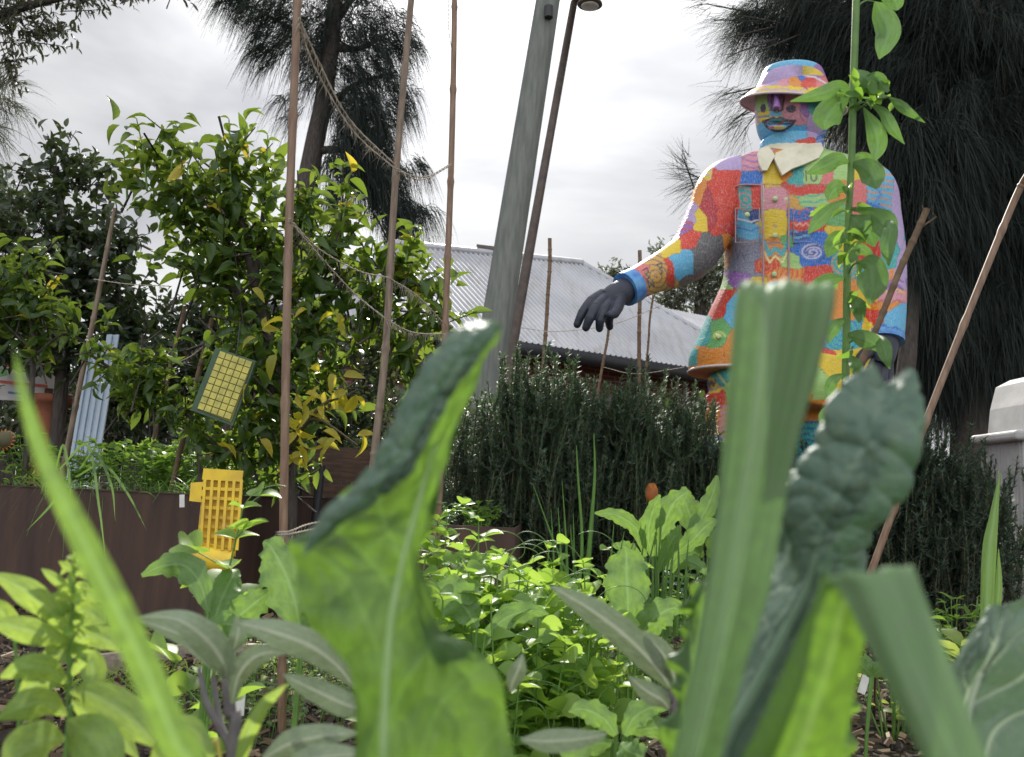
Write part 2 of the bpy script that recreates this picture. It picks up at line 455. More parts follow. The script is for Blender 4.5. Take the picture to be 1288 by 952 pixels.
house = empty('brick_house', (e0[0], e0[1], 0), 'red brick house with pale corrugated metal hip roof behind the garden', 'house')
def corr(mb, a0, a1, b0, b1, amp=.026, pitch=.11):
    """corrugated sheet between eave a0-a1 and ridge b0-b1; ridge parametrised so that ribs run straight up the slope"""
    ex = unit(a1 - a0); L = np.linalg.norm(a1 - a0)
    s0, s1 = np.dot(b0 - a0, ex), np.dot(b1 - a0, ex)
    top_a = b0 - a0 - ex * s0; top_b = b1 - a0 - ex * s1      # up-slope vectors at the two ridge ends
    k = int(L / pitch * 6)
    s = np.linspace(0, L, k)
    h = np.ones(k)
    h = np.where(s < s0, s / max(s0, 1e-6), h); h = np.where(s > s1, (L - s) / max(L - s1, 1e-6), h)
    wt = np.clip((s - s0) / max(s1 - s0, 1e-6), 0, 1)[:, None]; top_n = top_a * (1 - wt) + top_b * wt; nrm = unit(np.cross(ex, top_a)); w = amp * np.sin(s / pitch * 2 * math.pi)
    lo = a0 + ex * s[:, None] + nrm * w[:, None]; hi = lo + top_n * h[:, None]
    mb.grid(np.stack([lo, hi]))
mb = MB(); corr(mb, e0, e1, r0, r1)
# hip end on the far side and rear slope
back = unit(np.cross(e1 - e0, (0, 0, -1))) * 1.0
back = back if back[1] > 0 else -back
dep = 6.8
e2, e3 = e1 + back * dep, e0 + back * dep
corr(mb, e1, e2, r1 - back * .01, r1 + back * .01); corr(mb, e2, e3, r1, r0)
mb.add([e3, e0, r0], None, [(0, 1, 2)])
roof = mb.build('roof', M['zinc'], house)
mb = MB(); mb.tube([r0, r1], .09, 8); mb.tube([r1, e1], .07, 8); mb.build('ridge_cap', M['zinc'], roof)
mb = MB()
vt = r0 + (r1 - r0) * .52 + V((0, 0, .02)); mb.bar(vt + V((-.4, 0, .08)), vt + V((.5, .05, .02)), .25, .12); mb.build('ridge_vent', M['lamp_metal'], roof)
ins = back * .55; dn = V((0, 0, -.12)); exu = unit(e1 - e0)
mb = MB(); mb.bar(e0 + dn - back * .04, e1 + dn - back * .04, .14, .2); mb.build('gutter', M['dark'], roof)
mb = MB()
w0, w1 = e0 + ins + exu * .5, e1 + ins - exu * .5
w2, w3 = w1 + back * (dep - 1.1), w0 + back * (dep - 1.1)
for a_, b_ in ((w0, w1), (w1, w2), (w2, w3), (w3, w0)):
    mb.add([(a_[0], a_[1], -.05), (b_[0], b_[1], -.05), (b_[0], b_[1], EZ - .1), (a_[0], a_[1], EZ - .1)], [(0, 1, 2, 3)])
wall = mb.build('wall', M['brick'], house, smooth=False)
mb = MB(); mb.add([w0 + (0, 0, -.1), w1 + (0, 0, -.1), e1 + (0, 0, -.1), e0 + (0, 0, -.1)], [(0, 1, 2, 3)]); mb.build('eave_lining', M['timber'], house, smooth=False)
M['glass'] = simple('window_glass', (.02, .025, .03), (.03, .035, .04), .08, 2)
for f_ in (.42, .62, .8):
    wc = w0 * (1 - f_) + w1 * f_ - back * .03
    wc[2] = 1.7
    mb = MB(); mb.bar(wc - exu * .6, wc + exu * .6, .05, 1.1); fr = mb.build('window', M['white'], house, smooth=False)
    mb = MB(); mb.bar(wc - exu * .53 - back * .03, wc + exu * .53 - back * .03, .02, .96); mb.build('pane', M['glass'], fr, smooth=False)
# second wing behind
mb = MB()
q3 = P(836, 388, 24); q2 = q3 + _ex * 5.0; q0 = q3 - _bk * 2.6 - V((0, 0, 1.3)) - _ex * 1.5; q1 = q0 + _ex * 8
corr(mb, q0, q1, q3, q2)
wing = empty('house_wing', (q0[0], q0[1], 0), 'second corrugated roof showing behind the right hip of the brick house', 'house')
mb.build('roof', M['zinc'], wing)
mb = MB(); mb.add([(q0[0], q0[1] + .4, 0), (q1[0], q1[1] + .4, 0), (q1[0], q1[1] + .4, q1[2] - .1), (q0[0], q0[1] + .4, q0[2] - .1)], [(0, 1, 2, 3)])
mb.build('wall', M['brick'], wing, smooth=False)

# ------------------------------------------------------------------ poles
def ring_tube(a, b_, r0_, r1_, n=20, seg=8):
    mb = MB(); mb.tube(cr([a, b_], seg), np.linspace(r0_, r1_, seg), n); return mb
a_, b_ = P(617, 455, 9), P(694, -30, 9)
lo = a_ + (a_ - b_) * (a_[2] / (b_[2] - a_[2])); hi = a_ + (b_ - a_) * 1.5
t = empty('power_pole', lo, 'thick grey green pole leaning behind the tall bamboo stakes', 'pole')
ring_tube(lo, hi, .19, .115).build('pole', M['pole'], t)
mb = MB(); mb.tube([P(690, 8, 8.83), P(690, 22, 8.83)], .05, 10); mb.build('cable_clamp', M['dark'], t)
a_, b_ = P(648, 415, 10), P(722, 3, 10)
lo = a_ + (a_ - b_) * (a_[2] / (b_[2] - a_[2]))
t = empty('street_lamp', lo, 'slim brown street lamp with flat wide head beside the thick leaning pole', 'street lamp')
mb = MB(); mb.tube(np.vstack([cr([lo, a_, b_], 6), P(727, -5, 9.9)]), [.075, .07, .066, .06, .05, .045, .04], 14); mb.build('pole', M['lamp_metal'], t)
hc = P(742, 6, 9.7)
mb = MB()
th = np.linspace(0, 2 * math.pi, 24, endpoint=False)
prof = [(.02, .12), (.06, .11), (.07, .05), (.15, .02), (.155, .0), (.14, -.01), (.01, -.015)]
mb.grid(np.array([[hc + V((r_ * math.cos(q), r_ * math.sin(q) * .9, z)) for q in th] for r_, z in prof]), close_u=True)
mb.tube([P(723, 2, 10), P(733, -6, 9.85), hc + V((0, 0, .08))], .03, 8)
mb.build('lamp_head', M['lamp_metal'], t)
mb = MB(); mb.ellipsoid(hc + V((0, 0, -.015)), (.11, .1, .025)); mb.build('lens', M['label_white'], t)

# ------------------------------------------------------------------ she-oaks: drooping needle sprays
def strands(mb, p0, d, L, w, droop=.7, k=4):
    """one drooping ribbon per row"""
    N = len(p0); ts = np.linspace(0, 1, k)
    side = unit(np.cross(d, RNG.normal(size=(N, 3))))
    pts = p0[:, None] + d[:, None] * (L[:, None, None] * ts[None, :, None]) + V((0, 0, -1)) * (droop * L)[:, None, None] * (ts ** 2)[None, :, None]
    ww = (np.asarray(w) * np.ones(N))[:, None, None] * (1 - .75 * ts)[None, :, None]
    v = np.stack([pts - side[:, None] * ww / 2, pts + side[:, None] * ww / 2], 2)      # N,k,2,3
    base = np.arange(N)[:, None] * (2 * k)
    i = np.arange(k - 1)[None] * 2
    q = np.stack([base + i, base + i + 1, base + i + 3, base + i + 2], -1).reshape(-1, 4)
    mb.add(v.reshape(-1, 3), q)
def spray_tree(mb, mt, blobs, Y, per, L=.5, w=.012, droop=.9, dens=None, clump=30, out_from=None):
    """blobs: (px,py,rx,ry,[depth r m],[n]) ; branchlets then clumps of strands"""
    for bl in blobs:
        px, py, rx, ry = bl[:4]; n = int(per * (bl[4] if len(bl) > 4 else 1)); dy = bl[5] if len(bl) > 5 else 0
        c = P(px, py, Y + dy); s = (Y + dy) / F
        rad = V((rx * s, (rx + ry) * .5 * s, ry * s))
        nc = max(1, n // clump)
        cc = c + rand_in(nc) * rad
        o = unit(unit((cc - (c if out_from is None else V(out_from))) * (1, 1, .3) + RNG.normal(size=(nc, 3)) * .7 * rad.mean()) * .8 + V((0, 0, -.3)))
        p0 = np.repeat(cc, clump, 0) + np.repeat(o, clump, 0) * RNG.uniform(-.25, .35, (nc * clump, 1)) * L + RNG.normal(size=(nc * clump, 3)) * L * .1
        d = unit(np.repeat(o, clump, 0) + RNG.normal(size=(nc * clump, 3)) * .38)
        strands(mb, p0, d, L * RNG.uniform(.5, 1.3, len(p0)), w, droop)
        if mt is not None:
            for q in cc[::6]:
                mt.tube([q - (q - c) * .5 + V((0, 0, .0)), q], [.02, .006], 4, cap=False)

def trunk(mt, pts, rad, n=12, seg=14):
    mt.tube(pts, rad, n, seg)

# centre she-oak
YT = 17.5
base = P(372, 330, YT); base[2] = 0
t = empty('sheoak_tree', base, 'tall dark she-oak with drooping needles between the citrus and the thin stakes', 'tree')
mt = MB(); mb = MB()
trunk(mt, [base, P(378, 300, YT), P(392, 200, YT), P(408, 120, YT), P(420, 20, YT), P(428, -120, YT), P(430, -300, YT)], [.3, .25, .21, .19, .17, .13, .03])
for a in ([(400, 160), (440, 110), (500, 90)], [(412, 90), (370, 40), (320, 10)], [(395, 190), (440, 190), (500, 230)], [(420, 30), (460, -20), (520, -40)], [(418, 60), (455, 60), (490, 40)]):
    mt.tube([P(x, y, YT) for x, y in a], [.1, .06, .02], 6, 8)
bl = [(345, 15, 45, 35), (400, 60, 26, 60, .9), (385, 45, 22, 50, .4), (440, 15, 60, 40, 1.6), (470, 70, 45, 40, 1.1), (440, 110, 40, 35, .8), (455, 150, 45, 40, 1.4), (450, 195, 45, 38, 1.3),
      (480, 230, 32, 32, .9), (500, 262, 24, 22, .35), (340, 60, 25, 25, .3), (505, 40, 20, 35, .35), (505, 120, 22, 25, .3), (520, 260, 35, 10, .13), (365, 130, 14, 25, .12), (520, 205, 25, 10, .13),
      (430, -70, 110, 60, 1.6), (430, -180, 90, 60, 1), (430, -280, 50, 50, .5), (300, -10, 30, 20, .5), (495, 290, 15, 20, .25), (415, 245, 12, 20, .15)]
spray_tree(mb, mt, bl, YT, 1500, L=.42, w=.016, droop=1.3, clump=16, out_from=P(410, 140, YT))
mt.build('trunk', M['bark'], t); mb.build('crown', M['she'], t)
tr0 = t

# great she-oak on the right
YR = 9.5
base = P(1215, 560, YR); base[2] = 0
t = empty('sheoak_tree', base, 'huge dark she-oak with hanging needles looming behind the painted statue', 'tree')
mt = MB(); mb = MB()
trunk(mt, [base, P(1222, 520, YR), P(1240, 380, YR), P(1250, 200, YR), P(1262, 0, YR), P(1270, -300, YR)], [.24, .2, .19, .17, .16, .05])
for a in ([(1250, 200), (1180, 120), (1060, 60), (950, 30)], [(1245, 300), (1180, 240), (1130, 210)], [(1260, 60), (1200, -20), (1100, -60)], [(1250, 230), (1300, 160), (1400, 120)], [(1262, 20), (1320, -60), (1420, -80)]):
    mt.tube([P(x, y, YR) for x, y in a], [.1, .07, .03] if len(a) == 3 else [.11, .08, .05, .02], 6, 10)
bl = []
for (x, y, rx, ry, k) in [(1010, 10, 55, 40, .9), (1060, 50, 60, 55, 1.6), (1110, 110, 60, 60, 2), (1040, 100, 35, 35, .8), (1150, 40, 80, 70, 2.4), (1240, 60, 80, 90, 3), (1200, 160, 80, 80, 3),
                          (1130, 190, 45, 50, 1.6), (1270, 190, 70, 90, 2.6), (1190, 260, 60, 70, 2.6), (1260, 300, 70, 80, 2.6), (1180, 350, 50, 60, 2.2), (1240, 390, 60, 60, 2.2), (1165, 420, 38, 40, 1.6),
                          (1220, 455, 50, 35, 1.3), (1330, 100, 60, 150, 2.5), (1350, 330, 60, 150, 2.5), (1100, -50, 140, 50, 2.5), (1280, -60, 120, 60, 2.5), (1270, -180, 120, 80, 2),
                          (950, 20, 32, 16, .28), (1000, 45, 35, 20, .4), (1165, 470, 28, 22, .5), (1130, 250, 30, 40, .7), (1130, 370, 20, 50, .5)]:
    bl.append((x, y, rx, ry, k))
spray_tree(mb, mt, bl, YR, 2300, L=.34, w=.0075, droop=1.1, out_from=P(1240, 160, YR))
bl2 = [(x, y, rx, ry, k * .8, 1.3) for x, y, rx, ry, k in bl if k > 1.2]
spray_tree(mb, None, bl2, YR, 1700, L=.45, w=.016, droop=1.2)
# loose feathery tips against the sky
for (x, y, ax, ay) in [(935, 20, -1, .1), (905, 25, -1, .25), (890, 5, -1, .1), (925, 45, -1, .5), (965, 60, -.9, .6), (915, 118, -1, .45), (935, 118, -.8, .6), (925, 150, -.8, .8), (935, 165, -.6, .9), (930, 65, -1, .6),
                       (945, 140, -.9, .5), (868, 218, -1, -.3), (880, 225, -1, .1), (862, 205, -.5, -1), (875, 235, -1, .6)]:
    c = P(x, y, YR - .4); n = 46
    d = unit(V((ax, 0, -ay)) + RNG.normal(size=(n, 3)) * (.3, .3, .28))
    strands(mb, c + RNG.normal(size=(n, 3)) * .06, d, RNG.uniform(.2, .42, n), .005, .15)
    mt.tube([c - V((ax, 0, -ay)) * .5 + V((0, .2, 0)), c, c + V((ax, 0, -ay)) * .1], [.012, .008, .003], 4, cap=False)
mt.tube([P(1000, 240, YR), P(930, 225, YR - .3), P(880, 222, YR - .4)], [.03, .015, .006], 5)
mt.tube([P(1000, 120, YR), P(960, 122, YR - .3), P(930, 118, YR - .4)], [.03, .015, .006], 5)
mt.build('trunk', M['bark'], t); mb.build('crown', M['she'], t)
# its neighbour trunk and low growth
base = P(1138, 560, 8.8); base[2] = 0
t = empty('slender_tree', base, 'slender bare dark trunk beside the statue hip, under the huge she-oak', 'tree')
mt = MB(); mt.tube([base, P(1138, 500, 8.8), P(1142, 440, 8.8), P(1150, 330, 9), P(1160, 200, 9.2)], [.11, .1, .095, .08, .04], 10, 10); mt.build('trunk', M['bark'], t)
mb = MB(); spray_tree(mb, None, [(1155, 240, 40, 50), (1150, 330, 28, 50), (1165, 180, 50, 40), (1170, 380, 24, 40, .6)], 9.1, 1800, L=.4, w=.01, droop=1.2); mb.build('crown', M['she'], t)

def leafy(name, label, cat, blobs, Y, n, T, size, mat, trunks, tr, bark='bark', up=.3, group=None, shell=.4, dirb=(0, 0, 0)):
    """generic leafy tree or bush from ellipsoids given in pixels and a depth"""
    x0 = trunks[0][0]
    base = P(x0[0], x0[1], Y + (x0[2] if len(x0) > 2 else 0)); base[2] = 0
    t = empty(name, base, label, cat, group)
    mt = MB(); mb = MB()
    first = True
    for br in trunks:
        pts = [P(q[0], q[1], Y + (q[2] if len(q) > 2 else 0)) for q in br]
        if first: pts = [base] + pts[1:] if len(pts) > 1 else pts
        rr = np.linspace(tr if first else tr * .5, tr * .5 if first else tr * .15, len(pts)); first = False
        mt.tube(pts, rr, 7, max(6, len(pts) * 3))
    for bl in blobs:
        px, py, rx, ry = bl[:4]; k = bl[4] if len(bl) > 4 else 1; dy = bl[5] if len(bl) > 5 else 0
        c = P(px, py, Y + dy); s = (Y + dy) / F
        rad = V((rx * s, (rx + ry) * .5 * s, ry * s)); m_ = int(n * k)
        # twigs carry the leaves in short rows so that the crown has clumps and gaps
        nt_ = max(3, m_ // 9); tw = c + shell_in(nt_, shell) * rad
        od = unit((tw - c) * (1, 1, .8) + V((0, 0, up)) * rad.mean() + RNG.normal(size=(nt_, 3)) * .4 * rad.mean())
        k9 = 9; f_ = (np.arange(nt_ * k9) % k9) / k9
        p0 = np.repeat(tw, k9, 0) + np.repeat(od, k9, 0) * (f_[:, None] - .4) * size * 3.2
        d = unit(np.repeat(od, k9, 0) * .5 + RNG.normal(size=(len(p0), 3)) * .75 + V(dirb))
        nr = unit(RNG.normal(size=(len(p0), 3)) * .6 + V((0, -.1, .8)))
        mb.leaves(T, p0, d, nr, size * RNG.uniform(.6, 1.25, len(p0)))
        for a_, o_ in list(zip(tw, od))[::3]:
            mt.tube([a_ - o_ * size * 3 + RNG.normal(size=3) * .01, a_ + o_ * size * 1.8], [size * .06, size * .025], 4, cap=False)
    mt.build('trunk' if 'tree' in name else 'stem', M[bark], t)
    mb.build('crown' if 'tree' in name else 'foliage', M[mat], t)
    return t

# gum branches hanging in at the top corner, feathery she-oak below them, far gums
leafy('gum_tree', 'gum tree whose dark leafy branches hang into the sky\'s top corner above the camellia', 'tree',
      [(20, 20, 45, 35, .7), (60, 30, 30, 25, .35), (100, 2, 30, 14, .25), (10, 80, 18, 20, .2), (-60, 0, 60, 60, 1), (150, -20, 40, 14, .3), (175, -6, 12, 6, .05), (-90, 90, 60, 60, 1), (5, -70, 100, 60, 1.2), (-150, -60, 80, 80, 1), (215, -16, 20, 10, .1)],
      8, 620, T_LAN, .1, 'gum', [[(-190, 560), (-160, 200), (-120, 60)], [(-130, 100), (0, 20), (90, -5)], [(-120, 60), (20, -30), (170, -12)]], .16, dirb=(0, 0, -.6))
base = P(-110, 500, 12); base[2] = 0
t = empty('sheoak_tree', base, 'wispy pale she-oak reaching in from the edge below the gum branches', 'tree')
mt = MB(); mt.tube([base, P(-100, 300, 12), P(-60, 150, 12)], [.2, .15, .05], 8, 8); mt.tube([P(-90, 220, 12), P(0, 130, 12)], [.05, .015], 6)
mb = MB(); spray_tree(mb, None, [(0, 105, 30, 30, .25), (10, 130, 26, 14, .12), (-50, 130, 50, 60, 1), (-80, 220, 50, 60, 1)], 12, 1100, L=.5, w=.012, droop=.5)
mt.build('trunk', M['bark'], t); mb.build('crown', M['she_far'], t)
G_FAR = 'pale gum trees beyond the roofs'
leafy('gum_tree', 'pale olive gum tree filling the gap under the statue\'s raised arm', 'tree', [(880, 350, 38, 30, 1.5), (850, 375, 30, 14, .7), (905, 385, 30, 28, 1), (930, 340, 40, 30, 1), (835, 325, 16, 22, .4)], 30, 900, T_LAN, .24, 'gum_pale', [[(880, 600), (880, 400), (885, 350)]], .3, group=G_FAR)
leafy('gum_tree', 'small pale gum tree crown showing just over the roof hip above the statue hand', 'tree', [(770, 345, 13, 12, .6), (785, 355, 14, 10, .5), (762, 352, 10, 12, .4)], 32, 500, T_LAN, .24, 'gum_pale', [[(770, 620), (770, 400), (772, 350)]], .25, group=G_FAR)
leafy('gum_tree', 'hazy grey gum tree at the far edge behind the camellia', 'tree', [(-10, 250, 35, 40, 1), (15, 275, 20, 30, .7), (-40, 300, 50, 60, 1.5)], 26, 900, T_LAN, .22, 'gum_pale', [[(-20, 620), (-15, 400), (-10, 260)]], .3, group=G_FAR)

# paling fence along the back
t = empty('paling_fence', (P(100, 600, 9.0)[0], 9.0, 0), 'dark weathered paling fence behind the shrubs at the back of the garden', 'fence')
mb = MB()
for i in range(100):
    x = -8.5 + i * .11; mb.box((x, 9.0 + .01 * (i % 2), .86), (.1, .018, 1.72 + .03 * math.sin(i * 2.1)))
mb.build('paling', M['bark'], t, smooth=False)
mb = MB(); mb.box((-3.05, 9.04, 1.4), (11, .05, .08)); mb.box((-3.05, 9.04, .4), (11, .05, .08)); mb.build('rail', M['timber'], t, smooth=False)
# ------------------------------------------------------------------ shrubs and citrus
leafy('camellia_tree', 'dense dark camellia bush-tree behind the steel planter, sky glinting through its top', 'tree',
      [(75, 200, 42, 30, .35), (60, 240, 50, 35, .6), (120, 225, 35, 30, .35), (50, 300, 70, 50, 1.6), (120, 310, 50, 60, 1.4), (60, 370, 85, 50, 2), (150, 380, 40, 60, 1.2), (30, 430, 60, 40, 1),
       (110, 440, 55, 40, 1.1), (-60, 330, 70, 90, 2), (160, 450, 40, 40, .9), (-50, 430, 60, 60, 1)], 5.6, 430, T_OV, .082, 'camellia',
      [[(75, 560), (78, 480), (85, 400), (80, 300), (70, 210)], [(80, 420), (40, 330), (20, 260)], [(85, 380), (130, 300), (140, 240)], [(80, 450), (20, 400), (-40, 340)]], .05, up=.4)
leafy('hedge_shrub', 'very dark leafy shrub filling the shade behind the citrus tree', 'shrub',
      [(190, 430, 50, 60, 1.6), (240, 440, 50, 60, 1.6), (300, 450, 50, 60, 1.6), (200, 490, 50, 40, 1.2), (270, 400, 50, 40, 1.2), (350, 460, 60, 60, 1.6), (430, 470, 50, 70, 1.6), (480, 440, 30, 60, 1.2), (330, 520, 60, 40, 1.2), (420, 530, 60, 30, 1.2), (540, 520, 30, 50, 1), (160, 500, 40, 40, 1)], 6.6, 420, T_OV, .075, 'camellia',
      [[(300, 600), (300, 500), (290, 420)], [(300, 560), (400, 500), (440, 440)], [(300, 560), (220, 500), (200, 430)]], .04)
leafy('hedge_shrub', 'dark leafy shrub mass behind the signboards and terracotta pot', 'shrub',
      [(-60, 500, 70, 70, 2), (30, 520, 60, 60, 1.6), (110, 520, 60, 60, 1.6), (180, 540, 50, 50, 1.4), (-150, 480, 90, 90, 2)], 7.2, 420, T_OV, .085, 'camellia', [[(30, 620), (30, 540), (20, 470)], [(40, 580), (110, 520), (140, 480)]], .04)
leafy('hedge_shrub', 'dark shrub seen through the gap between lemon tree and house', 'shrub',
      [(480, 540, 60, 60, 1.6), (560, 560, 60, 50, 1.6), (620, 560, 50, 50, 1.4), (700, 560, 60, 50, 1.4), (800, 560, 60, 50, 1.4), (880, 560, 60, 50, 1.4)], 7.6, 420, T_OV, .085, 'camellia', [[(600, 640), (600, 580), (590, 530)], [(620, 620), (700, 570), (740, 540)]], .04)
# main lemon tree with gaps
cit = [(295, 200, 22, 26, .3), (330, 215, 26, 24, .3), (290, 250, 40, 36, .9), (250, 270, 45, 35, .7), (210, 240, 30, 20, .2), (195, 190, 18, 22, .12), (225, 180, 22, 10, .1), (170, 215, 20, 22, .13),
       (330, 290, 45, 45, 1.0), (280, 320, 50, 45, 1.1), (230, 330, 40, 35, .6), (390, 270, 35, 35, .5), (430, 270, 26, 28, .35), (420, 320, 40, 35, .7), (370, 350, 50, 45, 1.1), (320, 390, 50, 45, 1.1),
       (480, 320, 35, 30, .4), (520, 330, 26, 26, .25), (535, 355, 22, 16, .18), (460, 370, 45, 35, .6), (500, 385, 35, 22, .35), (400, 400, 50, 35, .8), (340, 450, 50, 40, .9), (400, 450, 40, 30, .5), (290, 420, 30, 35, .4),
       (330, 510, 45, 35, .8), (290, 545, 40, 30, .6), (340, 560, 45, 28, .6), (450, 420, 35, 20, .25), (250, 235, 25, 40, .3), (500, 420, 35, 28, .5), (540, 400, 26, 26, .35), (520, 450, 30, 24, .4), (490, 350, 40, 30, .3), (350, 600, 40, 22, .25), (380, 510, 30, 25, .3)]
leafy('citrus_tree', 'lemon tree with glossy green leaves spreading behind the two nearest bamboo stakes', 'tree', cit, 3.9, 140, T_OV2, .10, 'citrus',
      [[(372, 640), (365, 560), (345, 450), (320, 350), (300, 260), (293, 170)], [(350, 470), (400, 400), (450, 340), (520, 330)], [(335, 420), (270, 330), (215, 250), (185, 175)], [(345, 450), (420, 360), (430, 270)],
       [(355, 500), (300, 450), (250, 400)], [(320, 360), (330, 280), (335, 210)], [(360, 560), (400, 520), (450, 490)]], .035, up=.7)
ct = bpy.data.objects['citrus_tree']
mb = MB(); mt = MB()
for (x, y, rx, ry, n) in [(415, 470, 22, 9, 6), (395, 500, 22, 16, 12), (440, 490, 12, 12, 7), (380, 540, 16, 20, 10), (410, 560, 24, 12, 9), (450, 545, 8, 14, 3), (400, 520, 26, 8, 6), (330, 420, 40, 60, 10), (365, 580, 16, 14, 6), (425, 395, 20, 14, 6), (290, 520, 30, 30, 6)]:
    n = max(2, int(n * .6)); p0 = np.array([P(x + RNG.normal() * rx * .6, y + RNG.normal() * ry * .6, 3.45 + RNG.normal() * .06) for _ in range(n)])
    mb.leaves(T_OV2, p0, RNG.normal(size=(n, 3)) * (.8, .4, .5) + V((0, -.1, -.5)), RNG.normal(size=(n, 3)) * .5 + V((0, -.6, .6)), RNG.uniform(.07, .11, n))
mt.tube([P(365, 560, 3.7), P(400, 515, 3.5), P(450, 478, 3.45)], [.012, .009, .004], 6, 8)
mt.tube([P(370, 540, 3.7), P(400, 527, 3.5), P(450, 560, 3.45)], [.01, .006, .003], 6, 8)
mb.build('yellow_leaves', M['citrus_y'], ct); mt.build('branch', M['stem_b'], ct)

def shoot(t, mb, mt, pts, Y, n, T, size, rise=.0):
    """an upright leafy shoot whose leaves stand alternately on it"""
    pp = cr([P(x, y, Y + dy) for x, y, dy in pts], 20)
    mt.tube(pp, np.linspace(size * .06, size * .03, 20), 5)
    k = np.linspace(3, 19, n).astype(int); ang = np.arange(n) * 2.4 + RNG.random()
    ax = unit(pp[-1] - pp[0])
    d = np.stack([np.cos(ang), np.sin(ang), np.zeros(n)], -1) + ax * .9
    mb.leaves(T, pp[k], d, np.tile(ax, (n, 1)) + RNG.normal(size=(n, 3)) * .2, size * np.linspace(1.1, .6, n) * RNG.uniform(.85, 1.1, n))
mb = MB(); mt = MB()
for pts in ([(290, 230, 0), (289, 190, 0), (288, 150, 0)], [(330, 240, 0), (335, 205, 0), (337, 170, 0)], [(185, 240, 0), (180, 190, 0), (172, 150, 0)], [(215, 230, 0), (217, 190, 0), (222, 158, 0)], [(250, 260, 0), (235, 220, 0), (245, 185, 0)], [(160, 250, 0), (158, 215, 0), (155, 185, 0)],
            [(430, 300, 0), (432, 270, 0), (440, 240, 0)], [(510, 330, 0), (515, 310, 0), (530, 290, 0)], [(380, 290, 0), (385, 260, 0), (384, 235, 0)], [(205, 280, 0), (190, 260, 0), (170, 262, 0)]):
    mb = MB(); mt = MB(); shoot(ct, mb, mt, pts, 3.8, 10, T_OV2, .095); so = mt.build('shoot', M['stem_g'], ct); mb.build('foliage', M['citrus'], so)

t = leafy('citrus_tree', 'young lemon tree with broad leaves in front of the signboards and camellia', 'tree',
      [(35, 330, 22, 24, .25), (30, 375, 26, 20, .3), (55, 400, 26, 20, .2), (10, 400, 20, 26, .3), (90, 420, 16, 12, .1), (45, 440, 20, 14, .12), (-30, 380, 40, 50, .8)], 4.3, 330, T_OV2, .085, 'citrus',
      [[(40, 560), (42, 460), (35, 380), (32, 310)], [(40, 450), (80, 420), (110, 430)], [(40, 440), (0, 400), (-30, 370)]], .016)
t = leafy('citrus_tree', 'low branch-heavy young lemon with pale edged leaves beside the green framed trap', 'tree',
      [(120, 440, 18, 16, .12), (150, 470, 22, 14, .2), (185, 475, 26, 16, .3), (205, 500, 26, 16, .3), (170, 500, 22, 10, .15), (235, 515, 16, 12, .14), (275, 560, 20, 16, .16), (200, 455, 12, 14, .12), (260, 540, 24, 12, .15)], 3.7, 300, T_OV2, .075, 'citrus',
      [[(262, 640), (250, 560), (215, 505), (150, 470), (105, 440)], [(230, 520), (205, 480), (195, 450)]], .012)

# ------------------------------------------------------------------ rosemary hedge
def rosemary(label, px, top, hw, Y, nst, mat='rosemary', lean=0, tall=None, cat='shrub', group='rosemary bushes in front of the house', fl=.05):
    """upright stems densely set with short needles"""
    base = P(px, 700, Y); base[2] = 0
    t = empty('rosemary_bush', base, label, cat, group)
    s = Y / F
    H = P(px, top + 26, Y)[2]
    st = MB(); mb = MB()
    T = (np.array([(-.5, 0, 0), (.5, 0, 0), (.6, .5, .03), (-.6, .5, .03), (.15, 1, -.04), (-.15, 1, -.04)], float), np.array([(0, 1, 2, 3), (3, 2, 4, 5)]))
    def needles(pp, L):
        n = int(L / .0026)
        f_ = RNG.random(n) ** .8; seg = np.clip((f_ * 13).astype(int), 0, 12)
        p0 = pp[seg] + (pp[seg + 1] - pp[seg]) * (f_ * 13 - seg)[:, None]
        ax = unit(pp[seg + 1] - pp[seg]); an = RNG.random(n) * 2 * math.pi
        d = unit(np.stack([np.cos(an), np.sin(an), np.zeros(n)], -1) * .9 + ax * RNG.uniform(.3, 1.2, (n, 1)))
        mb.leaves(T, p0, d, ax, RNG.uniform(.018, .034, n), RNG.uniform(.0035, .006, n))
    for i in range(nst):
        a = RNG.random() * 2 * math.pi; r_ = math.sqrt(RNG.random())
        bx = V((math.cos(a), math.sin(a), 0)) * r_ * hw * s * V((.8, .65, 0))
        h = H * (1.04 - .2 * r_ ** 2) * (1.04 - .34 * RNG.random() ** 1.3) * (1 + .06 * math.sin(a * 3 + px))
        z0 = RNG.uniform(0, .25) * h if r_ > .6 else 0
        tip = bx * 1.25 + V((RNG.normal() * .05 + lean, RNG.normal() * .05, h))
        mid = bx * 1.15 + V((RNG.normal() * .06, RNG.normal() * .06, (z0 + h) * .5))
        pp = cr([base + bx * .75 + V((0, 0, z0)), base + mid, base + tip], 14)
        st.tube(pp, np.linspace(.005, .002, 14), 4, cap=False)
        needles(pp, h - z0)
        for q in range(3):
            k = RNG.integers(3, 12); an2 = RNG.random() * 6.28; L2 = RNG.uniform(.08, .2); o2 = V((math.cos(an2), math.sin(an2), 0)) * L2
            s2 = cr([pp[k], pp[k] + o2 * .45 + V((0, 0, L2 * .35)), pp[k] + o2 * .6 + V((0, 0, L2 * 1.1))], 14)
            needles(s2, L2); st.tube(s2, .0018, 4, cap=False)
    st.build('stem', M['stem_b'], t); mb.build('foliage', M[mat], t)
    return t
rosemary('rosemary bush at the hedge\'s end beside the leaning poles', 612, 470, 45, 4.5, 120)
rosemary('tall grey-green rosemary bush below the red brick wall, broadest of the hedge', 675, 440, 72, 4.2, 250)
rosemary('rosemary bush under the statue\'s gloved hand, notched lower than its neighbours', 735, 478, 40, 4.6, 120)
rosemary('rosemary bush with a pale sunlit crown in front of the house gutter', 785, 458, 48, 4.3, 160)
